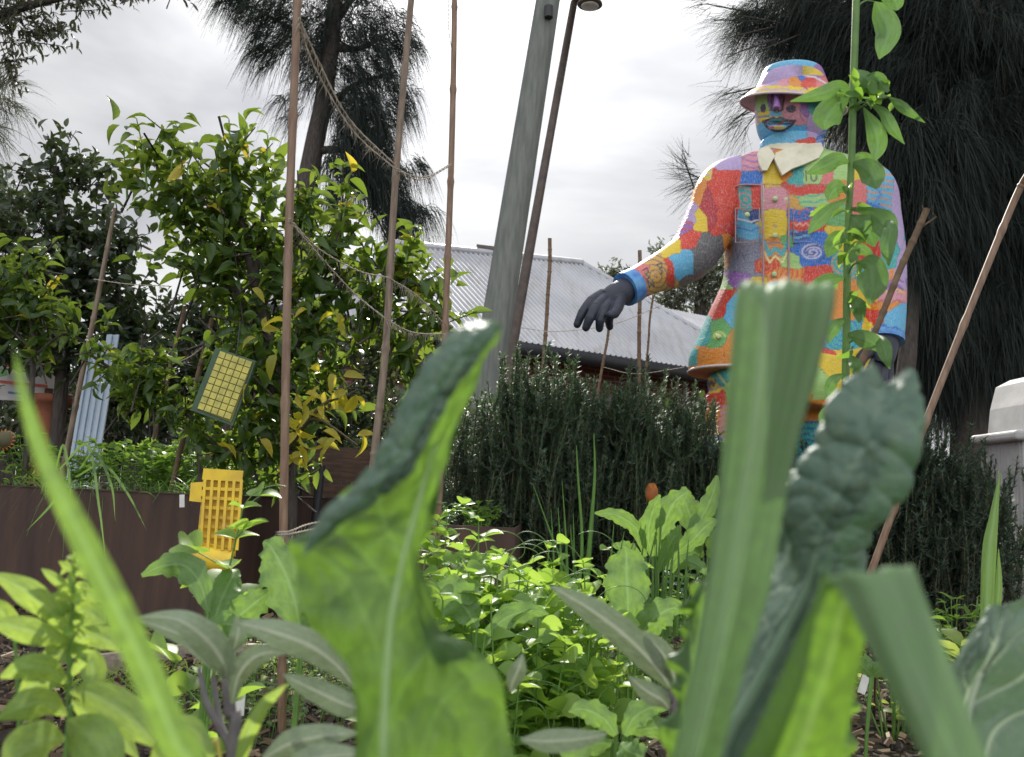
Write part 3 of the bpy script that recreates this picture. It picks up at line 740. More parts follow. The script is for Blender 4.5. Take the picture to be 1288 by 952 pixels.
rosemary('rosemary bush at the statue\'s feet, between the hedge and the broad leek leaf', 860, 480, 50, 4.5, 160)
rosemary('low rosemary bush standing in front of the statue\'s trousers', 930, 520, 60, 4.6, 130, 'rose_dark')
rosemary('dark rosemary bush behind the crinkled kale leaf', 1060, 545, 60, 4.2, 160, 'rose_dark')
rosemary('tallest dark rosemary bush crossed by the leaning bamboo stake', 1130, 505, 58, 4.1, 210, 'rose_dark')
rosemary('open sprawling rosemary bush half hiding the white shed', 1195, 540, 42, 4.0, 80, 'rose_dark', lean=.05)
rosemary('rosemary sprigs growing against the shed\'s corrugated wall', 1262, 575, 34, 4.1, 26, 'rosemary', lean=-.03)

M['shedw'] = simple('shed_sheet', (.47, .47, .47), (.34, .34, .34), .6, 4, mscale=(6, 1, 1))
# ------------------------------------------------------------------ white shed at the edge
t = empty('garden_shed', (P(1300, 700, 4.9)[0], 4.9, 0), 'white corrugated shed with overhanging curved lid beside the sprawling rosemary', 'shed')
def shed_x(px, Y): return P(px, 600, Y)[0]
xs = shed_x(1238, 5.3); ztop = P(1240, 548, 4.9)[2]
mb = MB()
w = np.linspace(0, 1.6, 200)
front = np.stack([xs + w, 4.9 + .008 * np.sin(w / .03 * 2 * math.pi), np.zeros(200)], -1)
mb.grid(np.stack([front, front + V((0, 0, ztop - .02))]))
sd_ = np.linspace(0, .42, 60)
side = np.stack([xs + .008 * np.sin(sd_ / .03 * 2 * math.pi), 4.9 + sd_, np.zeros(60)], -1)
mb.grid(np.stack([side, side + V((0, 0, ztop - .02))]))
mb.build('wall', M['shedw'], t)
mb = MB(); mb.box((xs + .77, 5.1, ztop + .01), (1.66, .5, .06)); r_ = mb.build('roof', M['shedw'], t, smooth=False)
mod = r_.modifiers.new('b', 'BEVEL'); mod.width = .02; mod.segments = 3
mb = MB()
zt = P(1262, 468, 5)[2]
prof = [(.03, ztop + .045), (.05, ztop + .2), (.09, zt - .05), (.18, zt), (.5, zt + .03), (1.3, zt + .04), (1.5, ztop + .045)]
mb.grid(np.array([[(xs + a_, y_, z_) for a_, z_ in prof] for y_ in (4.95, 5.3)]))
mb.add([(xs + a_, 4.95, z_) for a_, z_ in prof] + [(xs + .75, 4.95, ztop + .045)], None, [(i, i + 1, 7) for i in range(6)])
mb.build('lid', simple('weathered_white', (.55, .55, .54), (.40, .40, .39), .6, 5, mscale=(8, 1, 1)), t, smooth=False)

# ------------------------------------------------------------------ steel planter and its plants
a0, a1 = PZ(-150, 755, 0), PZ(262, 792, 0)
ZR = .55
ex = unit(a1 - a0); by = V((-ex[1], ex[0], 0)); D = 1.25
t = empty('steel_planter', (a0 + a1) / 2, 'rust brown steel garden bed filled with seedlings and grassy leaves', 'planter')
mb = MB()
def wallp(p, q, h, th=.006): mb.bar(p + V((0, 0, h / 2)), q + V((0, 0, h / 2)), th, h)
cs = [a0, a1, a1 + by * D, a0 + by * D]
for i in range(4): wallp(cs[i], cs[(i + 1) % 4], ZR)
mb.build('side_panel', M['steel'], t, smooth=False)
mb = MB()
for i in range(4): mb.bar(cs[i] + V((0, 0, ZR + .002)), cs[(i + 1) % 4] + V((0, 0, ZR + .002)), .016, .006)
mb.build('rim', M['steel'], t, smooth=False)
mb = MB(); mb.add([c_ + V((0, 0, ZR - .03)) for c_ in cs], [(0, 1, 2, 3)]); mb.build('soil', M['soil'], t)
def onplanter(px, f_): # point on the planter soil: px along the front, f_ 0..1 toward the back
    q = PZ(px, 700, 0); k = np.clip((px + 150) / 412., 0, 1)
    return a0 * (1 - k) + a1 * k + by * D * f_ + V((0, 0, ZR - .03))

def herb_clump(name, label, cat, base, h, r_, n, T, size, mat, stem='stem_g', group=None, nst=7, up=.5, droop_w=0):
    t = empty(name, base, label, cat, group)
    mt = MB(); mb = MB()
    for i in range(nst):
        a = i * 2.4 + RNG.random(); rr = r_ * math.sqrt((i + .5) / nst)
        top = V(base) + V((math.cos(a) * rr, math.sin(a) * rr, h * RNG.uniform(.7, 1.05)))
        pp = cr([V(base) + V((math.cos(a), math.sin(a), 0)) * rr * .3, (V(base) + top) / 2 + RNG.normal(size=3) * r_ * .08, top], 12)
        mt.tube(pp, np.linspace(size * .05 + .0008, size * .02 + .0005, 12), 5, cap=False)
        m_ = max(2, n // nst); k = RNG.integers(3, 12, m_); an = RNG.random(m_) * 2 * math.pi
        d = np.stack([np.cos(an), np.sin(an), np.full(m_, up) + RNG.normal(size=m_) * .3], -1)
        mb.leaves(T, pp[k], d, V((0, 0, 1)) + RNG.normal(size=(m_, 3)) * .35, size * RNG.uniform(.55, 1.15, m_))
    mt.build('stem', M[stem], t); mb.build('foliage', M[mat], t)
    return t
GP = 'seedlings in the steel planter'
spec_p = [(-60, .3, .16, 'leafy seedlings at the planter\'s far edge', T_OV, .04, 'greens'), (-20, .45, .14, 'low leafy greens behind the marigold', T_RND, .04, 'greens'), (62, .35, .16, 'broad-leaved seedling beside the leaning bamboo cane', T_OV, .05, 'greens'),
          (100, .5, .2, 'tall leafy seedling in front of the pale blue board', T_OV, .055, 'greens'), (130, .25, .15, 'bushy round-leaved seedling mid planter', T_RND, .045, 'greens'), (158, .55, .18, 'leafy seedling just behind the drooping grass', T_OV, .05, 'greens'),
          (178, .3, .15, 'fine-leaved seedling near the drooping grass blades', T_LAN, .05, 'greens'), (205, .5, .17, 'pale green seedling under the citrus branch', T_RND, .04, 'greens'), (222, .25, .14, 'narrow-leaved seedling beside the white plant tag', T_LAN, .05, 'greens'), (242, .55, .15, 'seedling at the planter corner by the yellow rack', T_OV, .045, 'greens')]
for px, f_, h, lb, T, s_, mt_ in spec_p:
    herb_clump('leafy_seedling', lb, 'seedling', onplanter(px, f_), h * 1.75, .17, 170, T, s_ * 1.15, mt_, group=GP, nst=14)
def grass_tuft(name, label, cat, base, n, L, w, mat, spread=.05, droop=(.3, 1.0), group=None, lean=(0, 0, 0), k=8, up=1.1):
    t = empty(name, base, label, cat, group)
    mb = MB()
    p0 = V(base) + RNG.normal(size=(n, 3)) * (spread, spread, 0)
    an = RNG.random(n) * 2 * math.pi
    d = unit(np.stack([np.cos(an), np.sin(an), RNG.uniform(.6, 1.6, n) * up], -1) + V(lean))
    LL = L * RNG.uniform(.55, 1.2, n)
    strands(mb, p0, d, LL, w * RNG.uniform(.6, 1.2, n), 0, k)
    # droop with a proper arch
    v = mb.v[0].reshape(n, k, 2, 3); ts = np.linspace(0, 1, k)
    dr = RNG.uniform(*droop, n)
    v[..., 2] -= (dr * LL)[:, None, None] * (ts ** 2.4)[None, :, None]
    mb.v[0] = v.reshape(-1, 3)
    o = mb.build(name if False else 'blades', M[mat], t); return t
GG = 'grassy onion leaves in the steel planter'
grass_tuft('chive_clump', 'thin chive leaves arching down over the planter front', 'chives', onplanter(70, .1), 60, .34, .006, 'onion', .07, (.5, 1.5), GG, lean=(.2, -.6, 0))
grass_tuft('chive_clump', 'dense upright chive clump right of the drooping one', 'chives', onplanter(150, .2), 90, .28, .006, 'onion', .1, (.2, .9), GG, lean=(0, -.1, 0))
grass_tuft('chive_clump', 'chive clump next to the white plant tag', 'chives', onplanter(205, .18), 80, .25, .006, 'onion', .1, (.2, .9), GG, lean=(0, -.1, 0))
grass_tuft('chive_clump', 'sparse chive clump at the planter back', 'chives', onplanter(110, .65), 80, .3, .007, 'onion', .16, (.1, .7), GG)
# drooping individual blades seen over the steel
t = empty('garlic_leaf', onplanter(85, .06), 'long narrow garlic leaves hanging down over the planter\'s brown steel front', 'garlic plant')
mb = MB()
for pts in ([(75, 590, 3.62), (110, 560, 3.55), (125, 640, 3.42), (133, 705, 3.4)], [(95, 600, 3.6), (130, 585, 3.5), (160, 620, 3.4), (185, 668, 3.38)], [(110, 600, 3.6), (85, 610, 3.45), (60, 640, 3.4), (33, 668, 3.4)], [(100, 590, 3.6), (120, 570, 3.5), (140, 610, 3.42), (145, 655, 3.4)], [(70, 590, 3.6), (80, 560, 3.5), (88, 610, 3.42), (88, 640, 3.4)]):
    pp = cr([P(*q) for q in pts], 18); w = np.sin(np.linspace(.5, math.pi - .05, 18))[:, None] * .006
    sdv = unit(np.cross(np.gradient(pp, axis=0), V((0, 1, 0))))
    mb.grid(np.stack([pp - sdv * w, pp + V((0, .002, 0)), pp + sdv * w], 1))
mb.build('leaf', M['onion'], t)
# marigold at the planter's end
t = empty('marigold', onplanter(5, .2), 'orange brown marigold flower leaning over the planter at the picture\'s edge', 'flower')
mb = MB(); mb.tube([onplanter(5, .2), P(12, 575, 3.75), P(12, 560, 3.7)], .004, 6); mb.build('stem', M['stem_g'], t)
mb = MB(); c_ = P(6, 553, 3.65)
for k in range(3):
    n = 16; an = np.arange(n) * 2 * math.pi / n + k * .2
    d = np.stack([np.cos(an), -.35 * np.ones(n) - .25 * k, np.sin(an)], -1)
    mb.leaves(T_LAN, np.tile(c_, (n, 1)), d, np.tile(V((0, -1, .2)), (n, 1)), .05 - .012 * k)
mb.build('petals', M['marigold'], t)
mb = MB(); mb.ellipsoid(c_ + V((0, .01, 0)), (.04, .03, .04)); mb.build('flower_head', M['stem_b'], t)
mb = MB(); n = 60; mb.leaves(T_LAN, onplanter(0, .1) + RNG.normal(size=(n, 3)) * (.1, .06, .03) + V((0, 0, .05)), RNG.normal(size=(n, 3)), RNG.normal(size=(n, 3)), .05); mb.build('foliage', M['greens'], t)
# plant tag in the planter
def tagstick(label, pa, pb, w, th=.002):
    mb = MB(); mb.bar(V(pa), V(pb), w, th, up=(0, 1, 0)); o = mb.build('plant_tag', M['label_white'], None, smooth=False)
    return tag(o, label, 'plant tag', 'white plant tags')
tagstick('short white plant tag stuck in the steel planter near its corner', P(229, 638, 3.5), P(229, 622, 3.5), .02)
tagstick('white plant tag standing in the soil behind the sage stem', P(300, 900, 1.9), P(303, 866, 1.9), .022)
tagstick('narrow white plant tag in bare mulch under the folded leek leaf', P(1083, 872, 2.1), P(1091, 846, 2.1), .018)

# ------------------------------------------------------------------ signs and boards at the back left
t = empty('sign_board', (P(25, 500, 6.2)[0], 6.2, 0), 'white signboard with colourful printed artwork between dark trunks', 'sign')
mb = MB()
cA, cB = P(-40, 505, 6.2), P(66, 505, 6.2); zt, zb = P(10, 447, 6.2)[2], P(10, 503, 6.2)[2]
mb.bar(V((cA[0], 6.2, (zt + zb) / 2)), V((cB[0], 6.25, (zt + zb) / 2)), .02, zt - zb); mb.build('board', M['white'], t, smooth=False)
mb = MB()
for x in (cA[0] + .08, cB[0] - .05): mb.bar(V((x, 6.24, 0)), V((x, 6.24, zb + .1)), .05, .05, up=(0, 1, 0))
mb.build('post', M['timber'], t, smooth=False)
M['paint_red'] = simple('paint_red', (.55, .08, .05), (.5, .12, .06), .5, 8)
M['paint_blue'] = simple('paint_blue', (.08, .16, .45), (.1, .25, .5), .5, 8)
M['paint_org'] = simple('paint_orange', (.75, .32, .05), (.7, .22, .04), .5, 8)
M['paint_grn'] = simple('paint_green', (.15, .4, .12), (.2, .5, .15), .5, 8)
def blobpoly(mb, pts):  # flat shape raised from the board
    q = np.array([P(x, y, 6.16) for x, y in pts]); c_ = q.mean(0); n = len(q)
    mb.add(np.vstack([q, c_]), None, [(i, (i + 1) % n, n) for i in range(n)])
for mat_, shapes in (('paint_red', [[(0, 478), (60, 484), (60, 488), (0, 482)], [(42, 452), (50, 450), (53, 460), (46, 466)], [(8, 456), (14, 455), (14, 462), (8, 462)]]),
                     ('paint_org', [[(30, 460), (36, 452), (44, 462), (38, 472)], [(48, 462), (58, 456), (60, 466), (52, 472)], [(0, 452), (12, 449), (14, 452), (0, 455)]]),
                     ('paint_blue', [[(36, 466), (40, 462), (46, 470), (40, 476)], [(25, 462), (29, 460), (30, 468), (26, 469)], [(10, 492), (30, 494), (30, 497), (10, 495)]]),
                     ('paint_grn', [[(0, 462), (8, 461), (10, 472), (0, 474)], [(34, 476), (42, 475), (42, 478), (34, 479)]])):
    for s_ in shapes: mb = MB(); blobpoly(mb, s_); mb.build('artwork', M[mat_], t, smooth=False)
t = empty('slatted_board', (P(118, 520, 5.0)[0], 5.0, 0), 'pale blue folded board with upright ribs standing behind the planter greens', 'board')
mb = MB(); zt, zb = P(125, 420, 5)[2], .3
xa, xb = P(102, 480, 5)[0], P(139, 480, 5)[0]
k = 9
for i in range(k):
    x = xa + (xb - xa) * (i + .5) / k
    sk = .035
    mb.bar(V((x - sk, 5.0 + (.012 if i % 2 else 0), zb)), V((x + sk * .6, 5.0 + (.012 if i % 2 else 0), zt - (.05 if i < 5 else 0))), (xb - xa) / k * .92, .012, up=(0, 1, 0))
mb.build('rib', M['bluewhite'], t, smooth=False)
mb = MB(); mb.bar(V((xa - .02, 5.02, zb + .25)), V((xb, 5.02, zb + .25)), .02, .04); mb.bar(V((xa, 5.02, zb)), V((xa + .01, 5.02, 0)), .03, .03, up=(0, 1, 0)); mb.bar(V((xb - .05, 5.02, zb)), V((xb - .05, 5.02, 0)), .03, .03, up=(0, 1, 0)); mb.build('brace', M['timber_pale'], t, smooth=False)
# terracotta pot on a crate-high stack behind the planter
t = empty('terracotta_pot', PZ(66, 640, 0.0) * V((0, 0, 0)) + V((P(66, 500, 5.7)[0], 5.7, 0)), 'tall terracotta pot half hidden behind the planter greens', 'pot')
mb = MB(); c_ = P(66, 500, 5.7); th = np.linspace(0, 2 * math.pi, 28, endpoint=False); zt = P(66, 497, 5.7)[2]
prof = [(.0, 0.0), (.07, 0.0), (.08, .1), (.095, zt - .15), (.10, zt - .06), (.12, zt - .05), (.12, zt), (.10, zt), (.09, zt - .05), (.0, zt - .07)]
mb.grid(np.array([[V((c_[0] + r_ * math.cos(q), 5.7 + r_ * math.sin(q), z)) for q in th] for r_, z in prof]), close_u=True); mb.build('body', M['terracotta'], t)

# ------------------------------------------------------------------ yellow traps
M['trap_y'] = simple('yellow_plastic', (.85, .60, .04), (.66, .44, .05), .45, 12)
M['trap_yp'] = simple('pale_yellow_sheet', (.60, .54, .12), (.36, .35, .09), .6, 26, detail=8)
M['trap_g'] = simple('green_frame', (.05, .11, .055), (.04, .08, .045), .6, 30)
YTp = 3.35
tl, tr_, brp, blp = P(277, 441, YTp), P(318, 455, YTp), P(291, 531, YTp - .02), P(248, 514, YTp - .02)
t = empty('insect_trap', (tl + brp) / 2, 'yellow gridded panel in a dark green frame hanging tilted in the lemon tree', 'insect trap')
nrm = unit(np.cross(tr_ - tl, blp - tl)); nrm = nrm if nrm[1] < 0 else -nrm
def patch(mb, q, off, th=.004):
    a_, b_, c_, d_ = [p + nrm * off for p in q]
    mb.add([a_, b_, c_, d_] + [p - nrm * th for p in (a_, b_, c_, d_)], [(0, 1, 2, 3), (7, 6, 5, 4), (0, 4, 5, 1), (1, 5, 6, 2), (2, 6, 7, 3), (3, 7, 4, 0)])
mb = MB(); u_ = (tr_ - tl); v_ = (blp - tl)
patch(mb, [tl - u_ * .17 - v_ * .03, tr_ + u_ * .06 - v_ * .03, brp + u_ * .06 + v_ * .05, blp - u_ * .17 + v_ * .05], -.004, .02); mb.build('frame', M['trap_g'], t, smooth=False)
mb = MB()
NX, NY = 5, 9
for i in range(NX):
    for j in range(NY):
        q = [tl + (tr_ - tl) * (i + a_) / NX + (blp - tl) * (j + b_) / NY for a_, b_ in ((.07, .07), (.93, .07), (.93, .93), (.07, .93))]
        patch(mb, q, .004, .004)
mb.build('sticky_sheet', M['trap_yp'], t, smooth=False)
mb = MB(); patch(mb, [tl, tr_, brp, blp], .0005, .003); mb.build('grid', simple('olive_grid', (.17, .16, .03), (.13, .12, .03), .7, 30), t, smooth=False)
mb = MB(); mb.tube([(tl + tr_) / 2, P(300, 425, YTp), P(302, 405, YTp + .1)], .002, 5); mb.build('hanger', M['dark'], t)

YB = 3.3
t = empty('yellow_rack', PZ(270, 790, 0), 'bright yellow plastic rack with latticed panel and rolled tray at the planter corner', 'rack')
def q4(mb, pts, th=.006):
    q = np.array([P(*p) for p in pts]); n_ = unit(np.cross(q[1] - q[0], q[3] - q[0])); n_ = n_ if n_[1] < 0 else -n_
    mb.add(np.vstack([q, q - n_ * th]), [(0, 1, 2, 3), (7, 6, 5, 4), (0, 4, 5, 1), (1, 5, 6, 2), (2, 6, 7, 3), (3, 7, 4, 0)])
mb = MB()
q4(mb, [(256, 589, YB), (306, 592, YB), (304, 606, YB), (254, 603, YB)])
for i in range(6):   # uprights of the lattice
    x0 = 256 + i * 9.2; q4(mb, [(x0, 603, YB), (x0 + 3.4, 603, YB), (x0 - 2.5, 692, YB - .02), (x0 - 6, 692, YB - .02)])
for j in range(7):
    y0 = 612 + j * 12; x0 = 254 - j * .9; q4(mb, [(x0, y0, YB), (x0 + 49, y0 + 2, YB), (x0 + 49, y0 + 6, YB), (x0, y0 + 4, YB)])
q4(mb, [(240, 607, YB), (256, 606, YB), (256, 632, YB), (238, 630, YB)])
mb.build('lattice', M['trap_y'], t, smooth=False)
mb = MB(); q4(mb, [(256, 600, YB + .02), (304, 603, YB + .02), (296, 700, YB + .01), (246, 696, YB + .01)], .003); mb.build('back_sheet', simple('dull_yellow_plastic', (.70, .47, .04), (.55, .35, .04), .6, 14), t, smooth=False)
mb = MB()
a_, b_ = P(238, 686, YB - .02), P(294, 697, YB - .02)
th = np.linspace(.2, math.pi * 1.3, 12); G = []
for f_ in np.linspace(0, 1, 6):
    c_ = a_ * (1 - f_) + b_ * f_ + V((0, .02, -.035)); G.append([c_ + V((0, -.035 * math.sin(q), .045 * math.cos(q))) for q in th])
mb.grid(np.array(G)); q4(mb, [(238, 680, YB), (294, 688, YB), (292, 722, YB + .02), (240, 712, YB + .02)]); tr = mb.build('tray', M['trap_y'], t)
mb = MB(); lg = P(268, 715, YB + .03); mb.tube([P(268, 640, YB + .03), V((lg[0], lg[1], 0))], .01, 8); mb.build('support', M['dark'], t)

# ------------------------------------------------------------------ timber bench, steel bed, edging
t = empty('timber_box', (P(430, 600, 5.0)[0], 5.0, 0), 'dark brown planked timber planter box behind the lemon tree\'s yellow leaves', 'planter')
mb = MB(); xa, xb = P(355, 600, 5)[0], P(560, 600, 5)[0]; zt = P(440, 562, 5)[2]
for i in range(4):
    z = zt * (i + .5) / 4; mb.bar(V((xa, 5, z)), V((xb, 5.05, z)), .04, zt / 4 - .012)
for i in range(4):
    z = zt * (i + .5) / 4; mb.bar(V((xb, 5.08, z)), V((xb + .03, 6.0, z)), .04, zt / 4 - .012); mb.bar(V((xa, 5.05, z)), V((xa, 6.0, z)), .04, zt / 4 - .012)
mb.build('plank', M['timber'], t, smooth=False)
mb = MB()
for x in (xa + .1, (xa + xb) / 2 + .1, xb - .02): mb.bar(V((x, 4.955, 0)), V((x, 4.955, zt + .03)), .05, .05, up=(0, 1, 0))
mb.build('post', M['dark'], t, smooth=False)
mb = MB(); mb.add([(xa, 5, zt - .05), (xb, 5.05, zt - .05), (xb, 6, zt - .05), (xa, 6, zt - .05)], [(0, 1, 2, 3)]); mb.build('soil', M['soil'], t)
mb = MB(); q = [P(404, 612, 4.2), P(398, 660, 4.2)]; lo = V((q[1][0] - .02, 4.2, 0)); mb.tube([P(404, 585, 4.2), lo], .022, 10)
tag(mb.build('dark_post', M['dark'], None), 'short dark blue-black post standing before the timber box', 'post')
t = empty('garden_bench', (P(590, 600, 5.6)[0], 5.6, 0), 'low red-brown bench with pale top edge beside the rosemary', 'bench')
mb = MB(); p_, q_ = P(556, 573, 5.6), P(614, 584, 5.6); q_[2] = p_[2]; mb.bar(p_, q_ + V((.1, 0, 0)), .4, .035); mb.build('seat', M['white'], t, smooth=False)
mb = MB(); d_ = V((0, -.16, -.075)); mb.bar(p_ + d_, q_ + V((.1, 0, 0)) + d_, .03, .11); mb.build('apron', simple('red_brown_paint', (.2, .06, .045), (.15, .05, .04), .7, 9), t, smooth=False)
for x in (p_[0] + .05, q_[0] + .03):
    mb = MB(); mb.bar(V((x, 5.6, 0)), V((x, 5.6, p_[2] - .02)), .05, .3, up=(0, 1, 0)); mb.build('leg', M['timber'], t, smooth=False)
t = empty('steel_planter', (P(590, 690, 3.4)[0], 3.4, 0), 'low rust brown steel bed edge behind the bright pea shoots', 'planter')
mb = MB(); zt = P(600, 662, 3.5)[2]; xa, xb = P(505, 670, 3.5)[0], P(648, 670, 3.5)[0]
mb.bar(V((xa, 3.5, zt / 2)), V((xb, 3.55, zt / 2)), .006, zt); mb.bar(V((xb, 3.55, zt / 2)), V((xb + .05, 4.3, zt / 2)), .006, zt); mb.bar(V((xa, 3.5, zt / 2)), V((xa, 4.3, zt / 2)), .006, zt); mb.build('side_panel', M['steel'], t, smooth=False)
mb = MB(); mb.add([(xa, 3.51, zt - .04), (xb, 3.56, zt - .04), (xb + .05, 4.3, zt - .04), (xa, 4.3, zt - .04)], [(0, 1, 2, 3)]); mb.build('soil', M['soil'], t)
for (dx, lb, T, mt_, h) in ((.1, 'feathery low weeds in the rusty steel bed', T_LAN, 'greens_blue', .12), (.3, 'loose green weeds in the steel bed before the rosemary', T_OV, 'greens', .14)):
    herb_clump('leafy_weed', lb, 'weed', (xa + dx, 3.85, zt - .04), h, .14, 180, T, .035, mt_, nst=14)
mb = MB(); q_ = [PZ(120, 838, .02), PZ(245, 822, .02), PZ(385, 824, .02)]
for i in range(2): mb.bar(q_[i] + V((0, 0, .0)), q_[i + 1] + V((0, 0, .0)), .03, .07)
mb.bar(PZ(245, 822, .02), PZ(268, 850, .0), .03, .06)
tag(mb.build('timber_edging', M['timber_pale'], None, smooth=False), 'weathered grey timber edging board lying between mulch and vegetable bed', 'edging')

# ------------------------------------------------------------------ bamboo stakes and twine
def bamboo(label, pts, r0_, r1_, Y, mat='bamboo', ground=True, inter=.22, group='bamboo stakes of the vegetable beds', nseg=0, name='bamboo_stake'):
    pp = [P(x, y, Y + dy) for x, y, dy in pts]
    if ground:
        a_, b_ = pp[-1], pp[-2]
        if a_[2] > 0: pp.append(a_ + (a_ - b_) * (a_[2] + .02) / max(b_[2] - a_[2], 1e-3))
    pp = pp[::-1]; L = sum(np.linalg.norm(pp[i + 1] - pp[i]) for i in range(len(pp) - 1))
    n = max(20, int(L / .012)); c_ = cr(pp, n); s = np.linspace(0, L, n)
    rad = r0_ + (r1_ - r0_) * s / L
    ph = (s % inter) - inter * .5
    rad = rad * (1 + .26 * np.exp(-(ph / .009) ** 2) - .06 * np.exp(-((ph - .016) / .006) ** 2))
    c_ = c_ + np.stack([np.sin(s * 5.1 + L), np.cos(s * 4.3), s * 0], -1) * .0035 * (s / L)[:, None]
    mb = MB(); mb.tube(c_, rad, 12)
    return tag(mb.build(name, M[mat], None), label, 'bamboo stake', group)
bamboo('thickest pale brown bamboo stake, standing in the mulch in front of the lemon tree', [(377, -60, 0), (375, 0, 0), (362, 300, 0), (357, 640, 0), (355, 915, 0)], .0105, .0108, 2.15, 'bamboo_red')
bamboo('grey-brown bamboo stake passing behind the twisted kale tip, second in the twine row', [(522, -60, 0), (517, 0, 0), (498, 230, 0), (485, 430, 0), (472, 560, 0), (465, 640, 0)], .0135, .010, 2.7)
bamboo('reddish bamboo stake, farthest of the three joined by sagging twine', [(571, -60, 0), (571, 0, 0), (567, 230, 0), (560, 420, 0), (553, 600, 0), (549, 680, 0)], .0155, .010, 3.2, 'bamboo_red')
bamboo('pale bamboo cane leaning in front of the camellia and blue board', [(146, 262, 0), (120, 385, 0), (88, 550, 0)], .014, .01, 3.95)
bamboo('short thin cane leaning in shade behind the lemon branches', [(232, 385, 0), (216, 455, 0)], .011, .01, 4.4, 'twig')
bamboo('thin brown cane just beside the green framed trap', [(266, 400, 0), (255, 450, 0), (243, 500, 0)], .013, .011, 4.0, 'twig')
bamboo('slim straight stake against the metal roof beside the street lamp', [(692, 300, 0), (690, 360, 0), (685, 435, 0)], .016, .016, 6.8, 'twig')
bamboo('slim upright stake crossing the roof under the statue\'s wrist', [(805, 315, 0), (804, 460, 0)], .016, .016, 6.8, 'twig')
bamboo('wavy thin stake just right of the one under the statue\'s wrist', [(821, 372, 0), (817, 410, .02), (813, 460, 0)], .009, .009, 6.8, 'twig')
bamboo('thin crooked stake seen below the statue\'s gloved fingers', [(769, 388, 0), (765, 420, .02), (757, 465, 0)], .011, .011, 6.8, 'twig')
bamboo('long bamboo stake leaning across the dark rosemary at the picture\'s edge', [(1300, 210, -.05), (1269, 266, 0), (1180, 490, .0), (1100, 708, 0)], .0088, .0092, 2.25, 'bamboo_red')
o = bamboo('twiggy split-ended brown cane leaning up beside the climbing vine', [(1166, 262, -.02), (1135, 330, 0), (1100, 420, 0), (1065, 495, 0)], .007, .0075, 1.95, 'twig', inter=.13)
mb = MB(); mb.tube([P(1155, 285, 1.95), P(1163, 270, 1.93), P(1160, 258, 1.93)], [.003, .002, .001], 5); mb.tube([P(1150, 292, 1.95), P(1178, 272, 1.92), P(1173, 268, 1.92)], [.003, .002, .001], 5)
mb.tube([P(1158, 280, 1.95), P(1170, 262, 1.93)], [.003, .001], 5); f_ = mb.build('split_end', M['twig'], o)

def twine(label, lines, fuzz=0, r_=.0022, group='twine strung between the bamboo stakes', Tm=1.0):
    mb = MB()
    for pts in lines:
        pp = cr([P(*q) for q in pts], 40)
        for k in range(2):
            a = np.linspace(0, 60, 40) + k * math.pi
            mb.tube(pp + np.stack([np.cos(a), np.sin(a) * .4, np.sin(a)], -1) * r_ * .8, r_ * .62, 5)
        if fuzz:
            i = RNG.integers(0, 39, fuzz); n = fuzz
            strands(mb, pp[i], unit(RNG.normal(size=(n, 3)) * (.4, .4, .3) + V((0, 0, -.7))), RNG.uniform(.01, .04, n), .0012, .2, 3)
    return tag(mb.build('twine', M['twine'], None), label, 'twine', group)
A_ = lambda y: (370 - (y - 100) * .028, y, 2.13)
twine('frayed double twine sagging from the thickest stake\'s top to the second stake', [[(376, 22, 2.13), (400, 75, 2.3), (440, 150, 2.5), (498, 208, 2.67)], [(376, 30, 2.13), (398, 88, 2.3), (445, 165, 2.5), (498, 213, 2.67)]], 160)
twine('pale twine loop between the second and the reddish stake', [[(500, 212, 2.67), (530, 226, 2.9), (567, 208, 3.17)], [(500, 215, 2.67), (535, 222, 2.9), (567, 206, 3.17)]], 30)
twine('twine pair crossing the lemon tree from the thick stake down to the second', [[(364, 275, 2.13), (400, 312, 2.4), (450, 340, 2.6), (490, 349, 2.67)], [(364, 278, 2.13), (405, 325, 2.4), (445, 368, 2.6), (484, 400, 2.67)]], 60)
twine('fringed twine low between second and reddish stake, in front of the lemon leaves', [[(486, 402, 2.67), (520, 418, 2.9), (560, 420, 3.17)], [(490, 350, 2.67), (525, 372, 2.9), (560, 408, 3.17)]], 130)
twine('horizontal twine in front of the camellia, tied to the pale leaning cane', [[(118, 351, 3.9), (160, 357, 3.9), (215, 360, 3.9)]], 20)
twine('short white string between the two shaded thin canes', [[(216, 458, 4.3), (240, 448, 4.1), (260, 432, 3.96)]], 10, .0035)
twine('twine tied low round the thickest stake above the soil', [[(350, 669, 2.12), (364, 668, 2.1), (385, 660, 2.2), (412, 654, 2.35)], [(350, 672, 2.12), (366, 671, 2.1), (400, 664, 2.25)]], 40)
twine('twine end knotted on the reddish stake near the bench', [[(530, 620, 3.0), (540, 612, 3.1), (549, 604, 3.18)], [(549, 606, 3.18), (545, 606, 3.16), (552, 609, 3.18)]], 0)
twine('single cord hanging beside the reddish stake\'s upper end', [[(565, -20, 3.18), (564, 30, 3.17), (568, 62, 3.18)]], 0, .0015)
twine('faint threads strung across the roof between the far thin stakes', [[(655, 412, 6.7), (700, 417, 6.7), (770, 408, 6.7), (830, 385, 6.7)], [(760, 462, 6.7), (800, 470, 6.7), (860, 462, 6.7)]], 0, .003)
